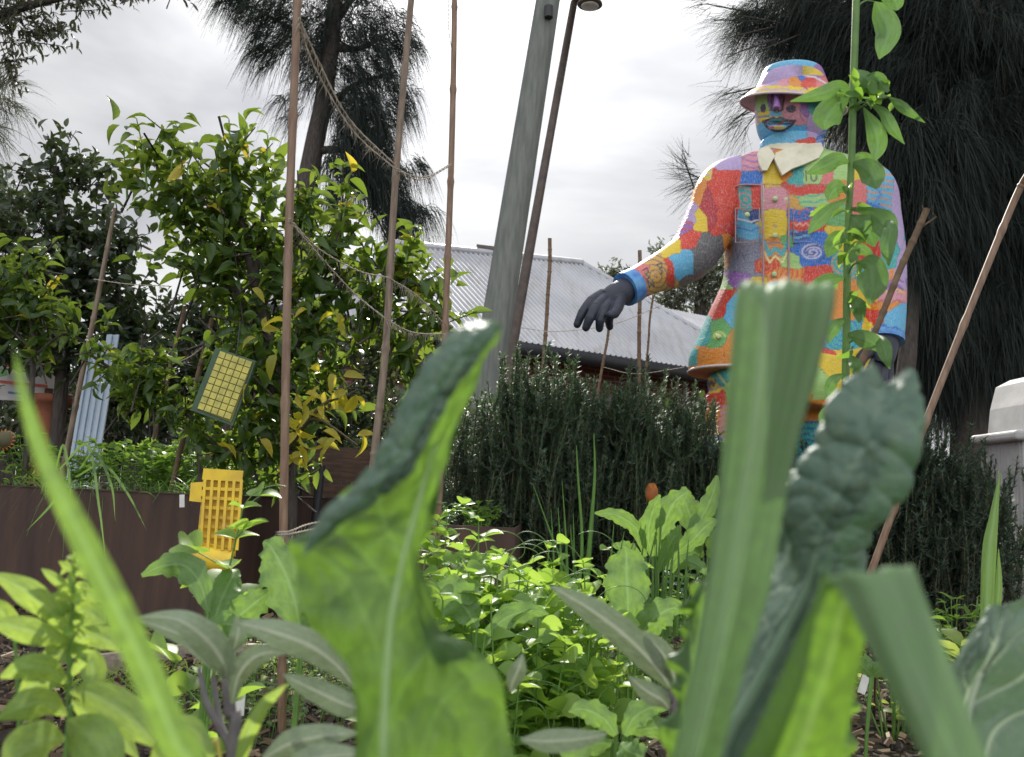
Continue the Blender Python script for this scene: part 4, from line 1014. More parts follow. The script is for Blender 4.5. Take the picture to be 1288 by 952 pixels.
# ------------------------------------------------------------------ the painted statue
YS = 5.3
def S(x, y, dy=0): return P(x, y, YS + dy)
SPX = YS / F                                   # metres per photo pixel at the statue
def remeshed(name, mb, vox, smooth_it=4, parent=None, mat=None, paint=None):
    o = mb.build(name + '_raw', None, None)
    md = o.modifiers.new('r', 'REMESH'); md.mode = 'VOXEL'; md.voxel_size = vox; md.use_smooth_shade = True
    if smooth_it:
        sm = o.modifiers.new('s', 'SMOOTH'); sm.iterations = smooth_it; sm.factor = .5
    dg = bpy.context.evaluated_depsgraph_get()
    me = bpy.data.meshes.new_from_object(o.evaluated_get(dg))
    bpy.data.objects.remove(o)
    me.name = name
    n = len(me.vertices); co = np.zeros(n * 3); me.vertices.foreach_get('co', co); co = co.reshape(-1, 3)
    if paint is not None:
        col = paint(co)
        me.attributes.new('paint', 'FLOAT_COLOR', 'POINT').data.foreach_set('color', np.hstack([col, np.ones((n, 1))]).ravel())
    me.polygons.foreach_set('use_smooth', np.ones(len(me.polygons), bool))
    ob = bpy.data.objects.new(name, me); C.objects.link(ob)
    me.materials.clear(); me.materials.append(mat)
    if parent:
        ob.parent = parent; me.vertices.foreach_set('co', (co - chain_loc(parent)).ravel())
    me.update()
    return ob
m, nt, b, out = newmat('hand_paint')
at = nt.nodes.new('ShaderNodeAttribute'); at.attribute_name = 'paint'
n1 = noise(nt, 30, 5, mscale=(1, 1, 2.5)); n2 = noise(nt, 5, 3); n3 = noise(nt, 90, 4, mscale=(3, 1, .6))
c = mixc(nt, rmp(nt, n3, .5, .72), at.outputs['Color'], mixc(nt, .35, at.outputs['Color'], (.75, .72, .66)))
c = mixc(nt, rmp(nt, n1, .55, .75), c, mixc(nt, .3, c, (.12, .10, .10)))
nt.links.new(c, b.inputs['Base Color']); b.inputs['Roughness'].default_value = .42; b.inputs['Specular IOR Level'].default_value = .45
bump(nt, b, n1, .004)
M['paint'] = m

PAL = dict(red=(.62, .09, .07), dred=(.42, .05, .06), org=(.72, .30, .09), tan=(.66, .40, .14), yel=(.78, .60, .10), blu=(.05, .20, .58), lbl=(.20, .50, .74), teal=(.10, .42, .42), grn=(.17, .42, .16), lgn=(.42, .64, .26),
           pnk=(.70, .36, .42), pur=(.33, .18, .45), lil=(.52, .42, .66), gry=(.13, .13, .14), slate=(.25, .26, .34), crm=(.74, .68, .52), dbl=(.05, .09, .28), rose=(.72, .24, .24))
def uvof(co):
    """front projection of the statue on its own upright plane, in units of 1/SPX m"""
    inv = M3.T
    d = (co - V((0, 0, CAMZ))) @ inv.T
    return 644 + d[:, 0] / -d[:, 2] * F, 476 - d[:, 1] / -d[:, 2] * F
def painter(patches, lines=(), dots=(), yc=YS, line_col=(.05, .04, .06), warp=1.3, edge=.08, grade=True):
    pa = np.array([p[:4] for p in patches], float); cols = np.array([PAL[p[4]] for p in patches])
    def f(co):
        u, v = uvof(co)
        bk = co[:, 1] > yc + .04
        u = np.where(bk, u * 1.03 + 23, u); v = np.where(bk, v + 31, v)
        uw = u + warp * np.sin(v * .13 + u * .05) + warp * .4 * np.sin(v * .31); vw = v + warp * np.sin(u * .11 + 1) + warp * .4 * np.sin(u * .29 + 2)
        best = np.full(len(co), 1e9); second = best.copy(); idx = np.zeros(len(co), int)
        for i, (cx, cy, hw, hh) in enumerate(pa):
            mtr = np.maximum(np.abs(uw - cx) / hw, np.abs(vw - cy) / hh) + .12 * np.hypot((uw - cx) / hw, (vw - cy) / hh)
            cl_ = mtr < best; second = np.where(cl_, best, np.minimum(second, mtr)); idx = np.where(cl_, i, idx); best = np.where(cl_, mtr, best)
        col = cols[idx].copy()
        h = (np.sin(idx * 12.9898) * 43758.5453) % 1
        # crayon-like hatching inside each patch, its own direction and hue
        ang = h * math.pi; st = np.sin((uw * np.cos(ang) + vw * np.sin(ang)) * (1.1 + h)) * .5 + .5
        col = col * (1 - .05 * st[:, None])
        # some patches carry stripes or rings of a second colour
        sc = cols[(idx * 7 + 3) % len(cols)]
        cx, cy = pa[idx, 0], pa[idx, 1]
        rr = np.hypot(uw - cx, (vw - cy)); bandr = (np.sin(rr * 1.0) > .6) & (h > .72) & (h < .82)
        bands = (np.sin((vw - cy) * .8 + 1.0 * np.sin(uw * .25)) > .5) & (h >= .86)
        col = np.where((bandr | bands)[:, None], sc * .75 + col * .25, col)
        e = np.clip((edge - (second - best)) / edge, 0, 1)[:, None]
        col = col * (1 - e * .5)
        lum = col.mean(1, keepdims=True); col = np.clip(lum + (col - lum) * 1.3, .01, 1) * .80
        for pts, w, lc in lines:
            q = np.array(pts, float); dd = np.full(len(u), 1e9)
            near = (u > q[:, 0].min() - 5) & (u < q[:, 0].max() + 5) & (v > q[:, 1].min() - 5) & (v < q[:, 1].max() + 5) & ~bk
            if not near.any(): continue
            un, vn = u[near], v[near]; dn_ = np.full(len(un), 1e9)
            for (x0, y0), (x1, y1) in zip(q[:-1], q[1:]):
                L2 = (x1 - x0) ** 2 + (y1 - y0) ** 2 + 1e-9
                tt = np.clip(((un - x0) * (x1 - x0) + (vn - y0) * (y1 - y0)) / L2, 0, 1)
                dn_ = np.minimum(dn_, np.hypot(un - x0 - tt * (x1 - x0), vn - y0 - tt * (y1 - y0)))
            k = np.clip((w - dn_) / .8 + .5, 0, 1)[:, None]
            col[near] = col[near] * (1 - k) + np.array(lc) * k
        for cx, cy, rx, ry, dc in dots:
            near = (((u - cx) / rx) ** 2 + ((v - cy) / ry) ** 2 < 1) & ~bk
            col[near] = dc
        return col
    return f
DK = (.05, .04, .06)
def spiral(cx, cy, r0_, turns, n=40, sx=1):
    a = np.linspace(0, turns * 2 * math.pi, n); r_ = np.linspace(1, r0_, n); return list(zip(cx + sx * r_ * np.cos(a), cy + r_ * np.sin(a) * .8))
def zig(x0, x1, y, a, n): return [(x0 + (x1 - x0) * i / n, y + (a if i % 2 else -a)) for i in range(n + 1)]
JP = [(918, 207, 16, 8, 'lil'), (945, 207, 14, 8, 'pnk'), (910, 238, 19, 24, 'red'), (912, 280, 16, 17, 'red'), (893, 262, 9, 26, 'dred'), (882, 278, 9, 12, 'yel'), (870, 302, 13, 12, 'red'), (892, 318, 22, 24, 'gry'), (858, 330, 14, 14, 'lbl'),
      (848, 312, 10, 9, 'yel'), (857, 288, 12, 9, 'pur'), (866, 268, 9, 12, 'lil'), (878, 236, 9, 16, 'org'), (886, 218, 9, 8, 'yel'), (824, 347, 18, 18, 'tan'), (842, 343, 5, 16, 'red'), (806, 355, 9, 13, 'rose'), (790, 362, 9, 18, 'blu'), (812, 338, 9, 6, 'rose'),
      (945, 222, 11, 10, 'blu'), (937, 250, 8, 16, 'teal'), (952, 247, 8, 13, 'red'), (950, 270, 8, 6, 'dbl'), (935, 275, 8, 9, 'lbl'), (940, 292, 14, 7, 'lbl'), (935, 322, 20, 20, 'slate'), (914, 315, 6, 24, 'org'),
      (972, 222, 8, 14, 'yel'), (975, 250, 15, 13, 'pnk'), (973, 282, 14, 17, 'yel'), (975, 312, 15, 12, 'org'), (962, 334, 16, 8, 'red'), (990, 212, 10, 10, 'org'), (1003, 222, 9, 12, 'teal'), (1020, 221, 14, 10, 'lgn'), (1040, 224, 8, 10, 'rose'),
      (1012, 238, 26, 6, 'red'), (1020, 252, 20, 7, 'lgn'), (1000, 254, 10, 8, 'tan'), (1012, 270, 18, 8, 'blu'), (1012, 283, 18, 6, 'red'), (1005, 295, 14, 6, 'dbl'), (1022, 316, 22, 16, 'blu'), (990, 303, 10, 7, 'grn'), (995, 328, 12, 9, 'lgn'), (990, 345, 22, 9, 'org'), (1030, 345, 18, 9, 'red'),
      (1060, 215, 14, 10, 'lgn'), (1055, 240, 14, 14, 'org'), (1078, 250, 12, 20, 'rose'), (1060, 270, 14, 12, 'grn'), (1060, 300, 14, 14, 'yel'), (1062, 330, 14, 14, 'teal'), (1082, 215, 12, 10, 'yel'), (1095, 213, 10, 9, 'lgn'), (1106, 240, 18, 28, 'lbl'), (1100, 262, 12, 10, 'blu'), (1128, 265, 6, 40, 'lil'),
      (1090, 290, 12, 12, 'yel'), (1097, 315, 14, 12, 'red'), (1118, 318, 12, 18, 'teal'), (1132, 340, 6, 22, 'lil'), (1112, 345, 16, 8, 'org'), (1116, 360, 18, 6, 'pur'), (1120, 372, 18, 7, 'pnk'), (1095, 372, 9, 10, 'yel'), (1110, 385, 18, 6, 'org'), (1100, 400, 10, 10, 'red'), (1128, 398, 12, 14, 'lbl'), (1116, 420, 14, 12, 'blu'), (1094, 412, 6, 10, 'yel'),
      (905, 355, 14, 9, 'lgn'), (925, 352, 16, 9, 'pur'), (903, 382, 16, 16, 'red'), (882, 408, 12, 22, 'teal'), (905, 420, 14, 16, 'grn'), (893, 448, 18, 11, 'org'), (925, 440, 14, 24, 'org'), (925, 395, 14, 18, 'lbl'), (872, 448, 8, 10, 'teal'), (950, 370, 14, 18, 'yel'), (950, 410, 14, 22, 'teal'), (955, 452, 16, 18, 'red'),
      (980, 380, 14, 18, 'blu'), (985, 420, 16, 20, 'pnk'), (1000, 455, 20, 14, 'org'), (1015, 385, 18, 16, 'lgn'), (1020, 420, 16, 16, 'pur'), (1035, 455, 16, 12, 'red'), (1055, 380, 16, 20, 'org'), (1060, 420, 18, 16, 'teal'), (1070, 455, 18, 14, 'yel'), (960, 475, 60, 5, 'rose'), (1050, 475, 40, 6, 'tan')]
jl = [(([(826, 333), (832, 331), (833, 336), (829, 338), (834, 342), (831, 345)]), .9, DK), ([(808, 340), (814, 337), (816, 342), (812, 345), (817, 349), (813, 352)], .9, DK), ([(817, 362), (815, 353), (823, 361), (821, 352)], .9, DK), ([(802, 352), (808, 349), (812, 350)], .9, DK),
      ([(1014, 215), (1014, 227)], .9, DK), ([(1020, 216), (1020, 225), (1024, 228), (1027, 225), (1027, 215)], .9, DK), (spiral(1022, 317, 13, 3, 60, 1.2), 1.1, (.55, .5, .62)), (spiral(1022, 317, 16, 1.2, 30, 1.2), 1.0, (.03, .06, .25)),
      (zig(996, 1032, 270, 4, 12), .9, (.03, .1, .35)), (zig(998, 1030, 282, 2, 8), .8, (.8, .4, .3)), ([(960, 302), (968, 320), (975, 312), (984, 320), (992, 302)], 2.4, (.05, .38, .42)), ([(960, 315), (968, 330), (975, 322), (984, 330), (992, 314)], 1.2, (.75, .7, .3)),
      ([(928, 275), (945, 279), (956, 276)], .9, (.75, .75, .8)), ([(926, 286), (945, 290), (956, 286)], .9, (.06, .15, .5)), ([(960, 205), (960, 340)], .8, (.6, .5, .45)), ([(893, 240), (897, 246), (893, 252), (889, 246), (893, 240)], .7, (.35, .03, .05)),
      ([(925, 312), (928, 326), (932, 314), (936, 326), (941, 313)], .8, (.12, .12, .2)), ([(945, 232), (1040, 232)], .7, (.3, .1, .1)), (spiral(903, 423, 9, 1, 24), 1.2, (.5, .6, .15)), (spiral(903, 423, 4, 1, 16), 1.2, (.6, .6, .2)), (zig(1090, 1136, 352, 2.5, 5), 1.2, (.28, .1, .3)), (zig(1092, 1138, 366, 2.5, 5), 1.2, (.7, .45, .1)), (zig(1092, 1138, 379, 2, 5), 1.1, (.45, .12, .12)),
      (spiral(911, 285, 6, 1.5, 24), .7, (.4, .04, .05)), ([(1099, 232), (1108, 244), (1100, 256), (1112, 262)], 1.3, (.05, .25, .65))]
jd = [(960, 251, 2.6, 2.4, (.45, .62, .3)), (975, 250, 2.6, 2.4, (.6, .65, .45)), (989, 250, 2.6, 2.4, (.6, .55, .4)), (975, 284, 2.5, 2.5, (.5, .3, .1))]

base = S(985, 600); base[2] = 0
st = empty('painted_statue', base, 'giant statue of a man in patchwork painted hat and jacket, one gloved arm reaching out', 'statue')
# jacket: torso rings, sleeves, then one skin by voxel remesh
mb = MB()
ringsJ = [(190, 968, 1026, .8), (198, 940, 1058, .55), (207, 915, 1090, .5), (222, 902, 1106, .52), (245, 899, 1110, .56), (280, 903, 1108, .60), (320, 910, 1100, .62), (355, 908, 1093, .62), (390, 893, 1092, .6), (425, 878, 1096, .6), (450, 867, 1098, .6), (468, 866, 1099, .6), (474, 866, 1099, .6)]
rr = cr(ringsJ, 40); th = np.linspace(0, 2 * math.pi, 64, endpoint=False); G = []
sgn = lambda x, p: np.sign(x) * np.abs(x) ** p
for y, xl, xr, k in rr:
    cx = (xl + xr) / 2; hw = (xr - xl) / 2 * SPX; c_ = S(cx, y)
    G.append(c_ + np.stack([hw * sgn(np.cos(th), .8), hw * k * sgn(np.sin(th), .85), 0 * th], -1))
G = np.array(G); mb.grid(G, close_u=True)
for ring in (G[0], G[-1]):
    n = len(ring); mb.add(np.vstack([ring, ring.mean(0)]), None, [(i, (i + 1) % n, n) for i in range(n)])
mb.tube([S(940, 225), S(912, 238, -.02), S(898, 270, -.06), S(883, 300, -.1), S(868, 322, -.14), S(845, 336, -.19), S(820, 347, -.25), S(800, 357, -.3), S(788, 363, -.33)], np.array([34, 36, 35, 33, 31, 27, 22, 20, 20.5]) * SPX, 28, 40)
mb.tube([S(1068, 225), S(1095, 238), S(1104, 275), S(1110, 315, -.02), S(1112, 355, -.06), S(1112, 392, -.1), S(1110, 428, -.14)], np.array([28, 31, 29, 28, 27, 26, 25]) * SPX, 28, 40)
# folds at the elbow and hem
jacket = remeshed('jacket', mb, .0075, 3, st, M['paint'], painter(JP, jl, jd))
# slim sewn details: front band, pockets, yoke seam and buttons
def seam(mb, pts, dy, r_=.006, seg=24): mb.tube([S(x, y, dy) for x, y in pts], r_, 6, seg)
def front_y(x, y):
    """depth of the jacket front at photo (x,y)"""
    i = np.argmin(abs(rr[:, 0] - y)); _, xl, xr, k = rr[i]; cx = (xl + xr) / 2; hw = (xr - xl) / 2
    q = np.clip(abs(x - cx) / hw, 0, .999) ** (1 / .8)
    return -hw * SPX * k * max(1 - q * q, 0) ** (.85 / 2)
def onfront(pts, off=.0): return [S(x, y, front_y(x, y) * .985 - off) for x, y in pts]
mb = MB()
mb.tube(onfront([(958, 212), (958, 250), (960, 300), (960, 350), (958, 400), (955, 470)]), .006, 6, 40)
mb.tube(onfront([(990, 212), (992, 250), (992, 300), (992, 350), (992, 400), (990, 470)]), .006, 6, 40)
mb.tube(onfront([(908, 244), (930, 233), (958, 233)]), .006, 6, 20); mb.tube(onfront([(992, 232), (1030, 231), (1072, 238)]), .006, 6, 20)
mb.build('seam', simple('seam_paint', (.5, .2, .16), (.3, .3, .4), .5, 40), jacket)
mb = MB()
M['pockp'] = simple('pocket_paint', (.6, .28, .1), (.15, .3, .5), .5, 30)
for q in (((925, 262), (955, 262), (955, 305), (925, 305)), ((998, 260), (1045, 258), (1045, 303), (998, 305))):
    ps = onfront([q[0], q[1], q[2], q[3], q[0]]); mb = MB()
    mb.tube(ps, .004, 6); mb.build('pocket_edge', M['pockp'], jacket)
M['btn'] = simple('button_paint', (.55, .62, .25), (.35, .5, .3), .35, 30)
for x, y in ((975, 250), (975, 296), (974, 345), (903, 423), (940, 270), (1022, 268)):
    mb = MB(); q = onfront([(x, y)], .01)[0]; mb.ellipsoid(q, (.017, .009, .017), nu=16, nv=10); mb.build('button', M['btn'], jacket)
# pale hem lip
mb = MB(); c_ = G[-3]; mb.tube(np.vstack([c_, c_[:1]]), .009, 8); mb.build('hem', simple('hem_paint', (.62, .55, .5), (.5, .45, .5), .5, 20), jacket)

# trousers and shoes: one skin
TP = [(878, 478, 8, 12, 'yel'), (895, 485, 12, 10, 'yel'), (910, 475, 12, 10, 'teal'), (900, 500, 14, 8, 'red'), (925, 490, 12, 14, 'lgn'), (945, 480, 14, 12, 'dbl'), (1000, 490, 20, 10, 'org'), (1040, 490, 16, 12, 'lgn'), (1060, 480, 14, 10, 'yel'), (1030, 515, 18, 10, 'org'), (1055, 510, 12, 12, 'pur'), (965, 505, 20, 12, 'blu'),
      (890, 530, 16, 16, 'org'), (920, 530, 16, 16, 'pnk'), (890, 570, 16, 20, 'blu'), (920, 580, 16, 20, 'yel'), (1030, 560, 20, 20, 'teal'), (1060, 580, 20, 20, 'red'), (900, 640, 30, 30, 'grn'), (1040, 650, 30, 30, 'pur'), (960, 700, 100, 30, 'tan'), (1075, 530, 14, 20, 'lbl')]
tl_ = [(zig(880, 900, 482, 4, 8), 1.0, DK), ([(903, 470), (915, 486), (925, 470)], 1.2, (.7, .6, .2)), (spiral(1055, 500, 8, 2), 1, DK)]
mb = MB()
zb_ = [S(985, 470)[2], 0.1]
mb.tube([S(985, 455), S(983, 490), S(980, 515)], np.array([92, 98, 90]) * SPX * .95, 40, 14)
for sx in (-1, 1):
    hx = S(983 + sx * 48, 500); mb.tube([hx, hx + V((sx * .02, 0, -.35)), V((hx[0] + sx * .04, YS, .12))], [.24, .2, .14], 28, 24)
    mb.ellipsoid((hx[0] + sx * .04, YS - .08, .09), (.14, .26, .1), nu=24, nv=14)
remeshed('trousers', mb, .014, 3, st, M['paint'], painter(TP, tl_))
# collar: two turned-down points and the band round the neck
mb = MB(); cx, cy = 995, 192
th = np.linspace(0, 2 * math.pi, 48, endpoint=False)
mb.grid(np.array([[S(cx, y) + V((r_ * SPX * math.cos(q), r_ * SPX * .95 * math.sin(q), 0)) for q in th] for y, r_ in ((183, 38), (190, 41), (200, 45), (206, 48))]), close_u=True)
mb.build('neckband', simple('cream_paint', (.72, .69, .55), (.62, .6, .45), .45, 14), st)
def flap(pts, mid):
    mb = MB(); q = np.array([S(*p) for p in pts]); c_ = S(*mid); n = len(q); dn = V((0, .016, -.004))
    mb.add(np.vstack([q, c_, q + dn, c_ + dn]), [(i, n + 1 + i, n + 1 + (i + 1) % n, (i + 1) % n) for i in range(n)], [(i, (i + 1) % n, n) for i in range(n)] + [(n + 1 + (i + 1) % n, n + 1 + i, 2 * n + 1) for i in range(n)])
    return mb
c2 = bpy.data.materials['cream_paint']
flap([(966, 184, -.19), (957, 186, -.17), (952, 194, -.19), (955, 206, -.25), (959, 214, -.29), (965, 214, -.30), (970, 204, -.29), (975, 196, -.27), (971, 189, -.23)], (962, 199, -.265)).build('collar', c2, st, smooth=False)
flap([(976, 192, -.25), (990, 186, -.25), (1012, 181, -.235), (1033, 179, -.18), (1036, 188, -.22), (1030, 198, -.27), (1012, 206, -.31), (996, 212, -.325), (984, 220, -.33), (978, 208, -.31), (974, 199, -.28)], (1000, 196, -.29)).build('collar', c2, st, smooth=False)

# head with modelled nose, lips, ears
HP = [(958, 128, 9, 14, 'lgn'), (960, 145, 9, 7, 'yel'), (975, 122, 9, 14, 'pur'), (992, 135, 12, 12, 'pnk'), (1006, 148, 12, 12, 'pnk'), (955, 165, 12, 10, 'lbl'), (978, 178, 20, 9, 'lbl'), (1005, 165, 12, 12, 'lbl'), (1012, 180, 12, 8, 'red'), (1025, 160, 12, 14, 'lil'), (1035, 175, 9, 12, 'blu'),
      (1012, 140, 6, 10, 'pur'), (1022, 130, 8, 12, 'teal'), (975, 145, 10, 4, 'lbl'), (1040, 150, 8, 12, 'org'), (985, 190, 20, 5, 'slate'), (948, 145, 6, 16, 'lil'), (990, 105, 24, 10, 'lil'), (1025, 105, 20, 10, 'yel')]
hl = [([(960, 153), (967, 150), (973, 148), (977, 150), (981, 148), (991, 152), (1000, 152)], 1.6, DK), ([(960, 153), (965, 160), (975, 165), (985, 164), (994, 159), (1000, 152)], 1.6, DK), ([(961, 154), (970, 156), (980, 156), (997, 155)], .9, DK),
      ([(972, 108), (970, 138), (977, 141), (984, 138), (986, 122)], 1.3, DK), ([(1006, 135), (1007, 147), (1011, 152)], .7, (.2, .1, .3))]
hd = [(960, 136, 3.6, 5.6, (.035, .02, .06)), (995, 137, 6.4, 5.0, (.035, .02, .06)), (979, 160.5, 9, 2.6, (.72, .6, .2)), (975, 152, 9, 2.2, (.08, .45, .55)), (970, 160, 3.5, 2.4, (.5, .2, .3))]
mb = MB(); G = []
for y, xl, xr, k in cr([(88, 972, 1022, .9), (96, 958, 1035, .95), (112, 950, 1042, .95), (130, 948, 1044, .95), (150, 949, 1044, .95), (165, 952, 1041, .93), (177, 959, 1034, .9), (186, 969, 1024, .88), (192, 978, 1014, .85)], 30):
    cx = (xl + xr) / 2; hw = (xr - xl) / 2 * SPX; G.append(S(cx, y) + np.stack([hw * np.cos(th), hw * k * np.sin(th), 0 * th], -1))
G = np.array(G); mb.grid(G, close_u=True)
for ring in (G[0], G[-1]): n = len(ring); mb.add(np.vstack([ring, ring.mean(0)]), None, [(i, (i + 1) % n, n) for i in range(n)])
fy = -.215
mb.tube([S(978, 112, fy + .02), S(977, 126, fy - .015), S(977, 137, fy - .035)], [.012, .018, .024], 12, 10)      # nose
mb.ellipsoid(S(976, 151, fy + .005), (.075, .03, .014)); mb.ellipsoid(S(979, 160, fy + .015), (.06, .03, .016))      # lips
mb.ellipsoid(S(1042, 145, -.02), (.03, .05, .075))                                                       # ear
mb.tube([S(995, 180), S(995, 215)], [.2, .21], 24)                                                         # neck
remeshed('head', mb, .006, 3, st, M['paint'], painter(HP, hl, hd, warp=.8, edge=.08))

# hat: domed crown, drooping brim with pale underside
TP2 = [(975, 84, 12, 5, 'lbl'), (985, 92, 18, 6, 'blu'), (1012, 84, 16, 6, 'lbl'), (1010, 94, 12, 7, 'blu'), (1030, 90, 10, 10, 'pur'), (970, 102, 10, 6, 'lil'), (985, 103, 8, 6, 'pnk'), (1000, 100, 9, 7, 'org'), (1018, 102, 9, 9, 'red'), (1036, 104, 8, 8, 'rose'), (990, 111, 26, 3, 'yel'), (1030, 114, 14, 4, 'yel'),
       (955, 104, 10, 4, 'pnk'), (1050, 140, 10, 20, 'lil'), (960, 96, 8, 5, 'pnk')]
def level(r_, L0, T, tx=0):
    return [S(997, L0 + T * (-math.sin(q)) + tx * math.cos(q)) + V((r_ * SPX * math.cos(q), r_ * SPX * math.sin(q), 0)) for q in th]
rows = [level(3, 82, 1), level(20, 82, 3), level(33, 84, 6), level(38, 88, 7), level(41, 96, 9), level(45, 106, 11), level(47.5, 112, 12)]
br_rows = [level(50, 113.5, 13, 1), level(56, 118.5, 13.5, 3), level(62, 126, 14, 5), level(67.5, 134, 15, 7)]
Gh = np.array(rows + br_rows)
mb = MB(); mb.grid(Gh, close_u=True)
o = mb.build('hat', M['paint'], st)
n = len(o.data.vertices); co = np.zeros(n * 3); o.data.vertices.foreach_get('co', co); 
# finer mesh for the paint
md = o.modifiers.new('sub', 'SUBSURF'); md.levels = md.render_levels = 2
dg = bpy.context.evaluated_depsgraph_get(); me = bpy.data.meshes.new_from_object(o.evaluated_get(dg)); o.modifiers.clear(); o.data = me; me.name = 'hat'
n = len(me.vertices); co = np.zeros(n * 3); me.vertices.foreach_get('co', co); co = co.reshape(-1, 3) + base
me.attributes.new('paint', 'FLOAT_COLOR', 'POINT').data.foreach_set('color', np.hstack([painter(TP2, [([(955, 98), (975, 93), (1000, 92), (1025, 97), (1045, 108)], 1.0, (.7, .65, .75))], warp=1)(co), np.ones((n, 1))]).ravel())
# lining: the same shell a little inside
mb = MB(); inner = np.array([level(46, 113, 12, 1)] + br_rows); inner = inner + V((0, 0, -.012)); inner[-1] = np.array(br_rows[-1]) ; mb.grid(inner, close_u=True)
mb.build('brim_lining', simple('lining_paint', (.62, .58, .56), (.55, .48, .50), .5, 12), o)
mb = MB(); mb.tube(np.vstack([br_rows[-1], br_rows[-1][:1]]), .007, 8); mb.build('brim_edge', simple('brim_edge_paint', (.68, .6, .62), (.6, .5, .6), .5, 20), o)

# gloved hands, each one skin with separate fingers
M['glove'] = simple('glove_paint', (.016, .02, .038), (.028, .032, .055), .5, 20, bmp=.003)
def hand(name_label, palm, fingers, thumb):
    mb = MB()
    mb.tube([S(*q[:3]) for q in palm], np.array([q[3] for q in palm]) * SPX, 20, 14)
    for f_ in fingers + [thumb]:
        pts = [S(*q[:3]) for q in f_]; mb.tube(pts, np.array([q[3] for q in f_]) * SPX, 14, 16)
        mb.ellipsoid(pts[-1], np.ones(3) * f_[-1][3] * SPX * 1.0, nu=12, nv=8)
        for q, p_ in list(zip(f_, pts))[1:-1]: mb.ellipsoid(p_, np.ones(3) * q[3] * SPX * 1.06, nu=12, nv=8)
    return remeshed('hand', mb, .0042, 2, st, M['glove'])
hand('reaching', [(800, 358, -.3, 14), (788, 364, -.34, 15), (775, 371, -.38, 15), (762, 377, -.40, 12)],
     [[(758, 370, -.38, 7), (744, 379, -.46, 6.5), (733, 393, -.50, 5.6), (726, 408, -.50, 4.6)],
      [(762, 375, -.42, 7), (750, 386, -.52, 6.5), (742, 400, -.55, 5.6), (737, 412, -.54, 4.7)],
      [(768, 380, -.44, 7), (760, 390, -.52, 6.3), (755, 403, -.54, 5.4), (754, 413, -.52, 4.6)],
      [(772, 384, -.36, 6), (768, 394, -.36, 5.5), (766, 404, -.34, 5), (767, 411, -.32, 4.4)]],
     [(780, 376, -.42, 7.5), (777, 386, -.50, 6.8), (773, 394, -.54, 5.8), (768, 396, -.57, 4.8)])
hand('hanging', [(1110, 420, -.14, 20), (1109, 436, -.16, 19), (1106, 450, -.18, 18), (1104, 460, -.19, 14)],
     [[(1094, 455, -.2, 7.5), (1088, 470, -.24, 7), (1086, 484, -.26, 6), (1088, 494, -.25, 5)],
      [(1102, 460, -.2, 7.5), (1098, 476, -.24, 7), (1097, 490, -.26, 6), (1099, 501, -.25, 5)],
      [(1110, 460, -.18, 7.5), (1109, 476, -.2, 7), (1108, 489, -.22, 6), (1109, 499, -.22, 5)],
      [(1117, 456, -.14, 6.5), (1118, 470, -.15, 6), (1118, 481, -.17, 5.4), (1118, 489, -.18, 4.6)]],
     [(1094, 440, -.24, 8), (1084, 450, -.3, 7), (1080, 462, -.32, 6), (1082, 471, -.31, 5)])
# cuff of the raised sleeve
for nm, pts, r_ in (('cuff', [(798, 358.5, -.3), (786, 364, -.335)], 20.5), ('cuff', [(1110, 422, -.13), (1110, 430, -.14)], 25)):
    mb = MB(); mb.tube([S(*q) for q in pts], r_ * SPX * 1.03, 28); mb.build('cuff', simple('cuff_paint', (.05, .16, .50), (.12, .35, .65), .45, 20), st)
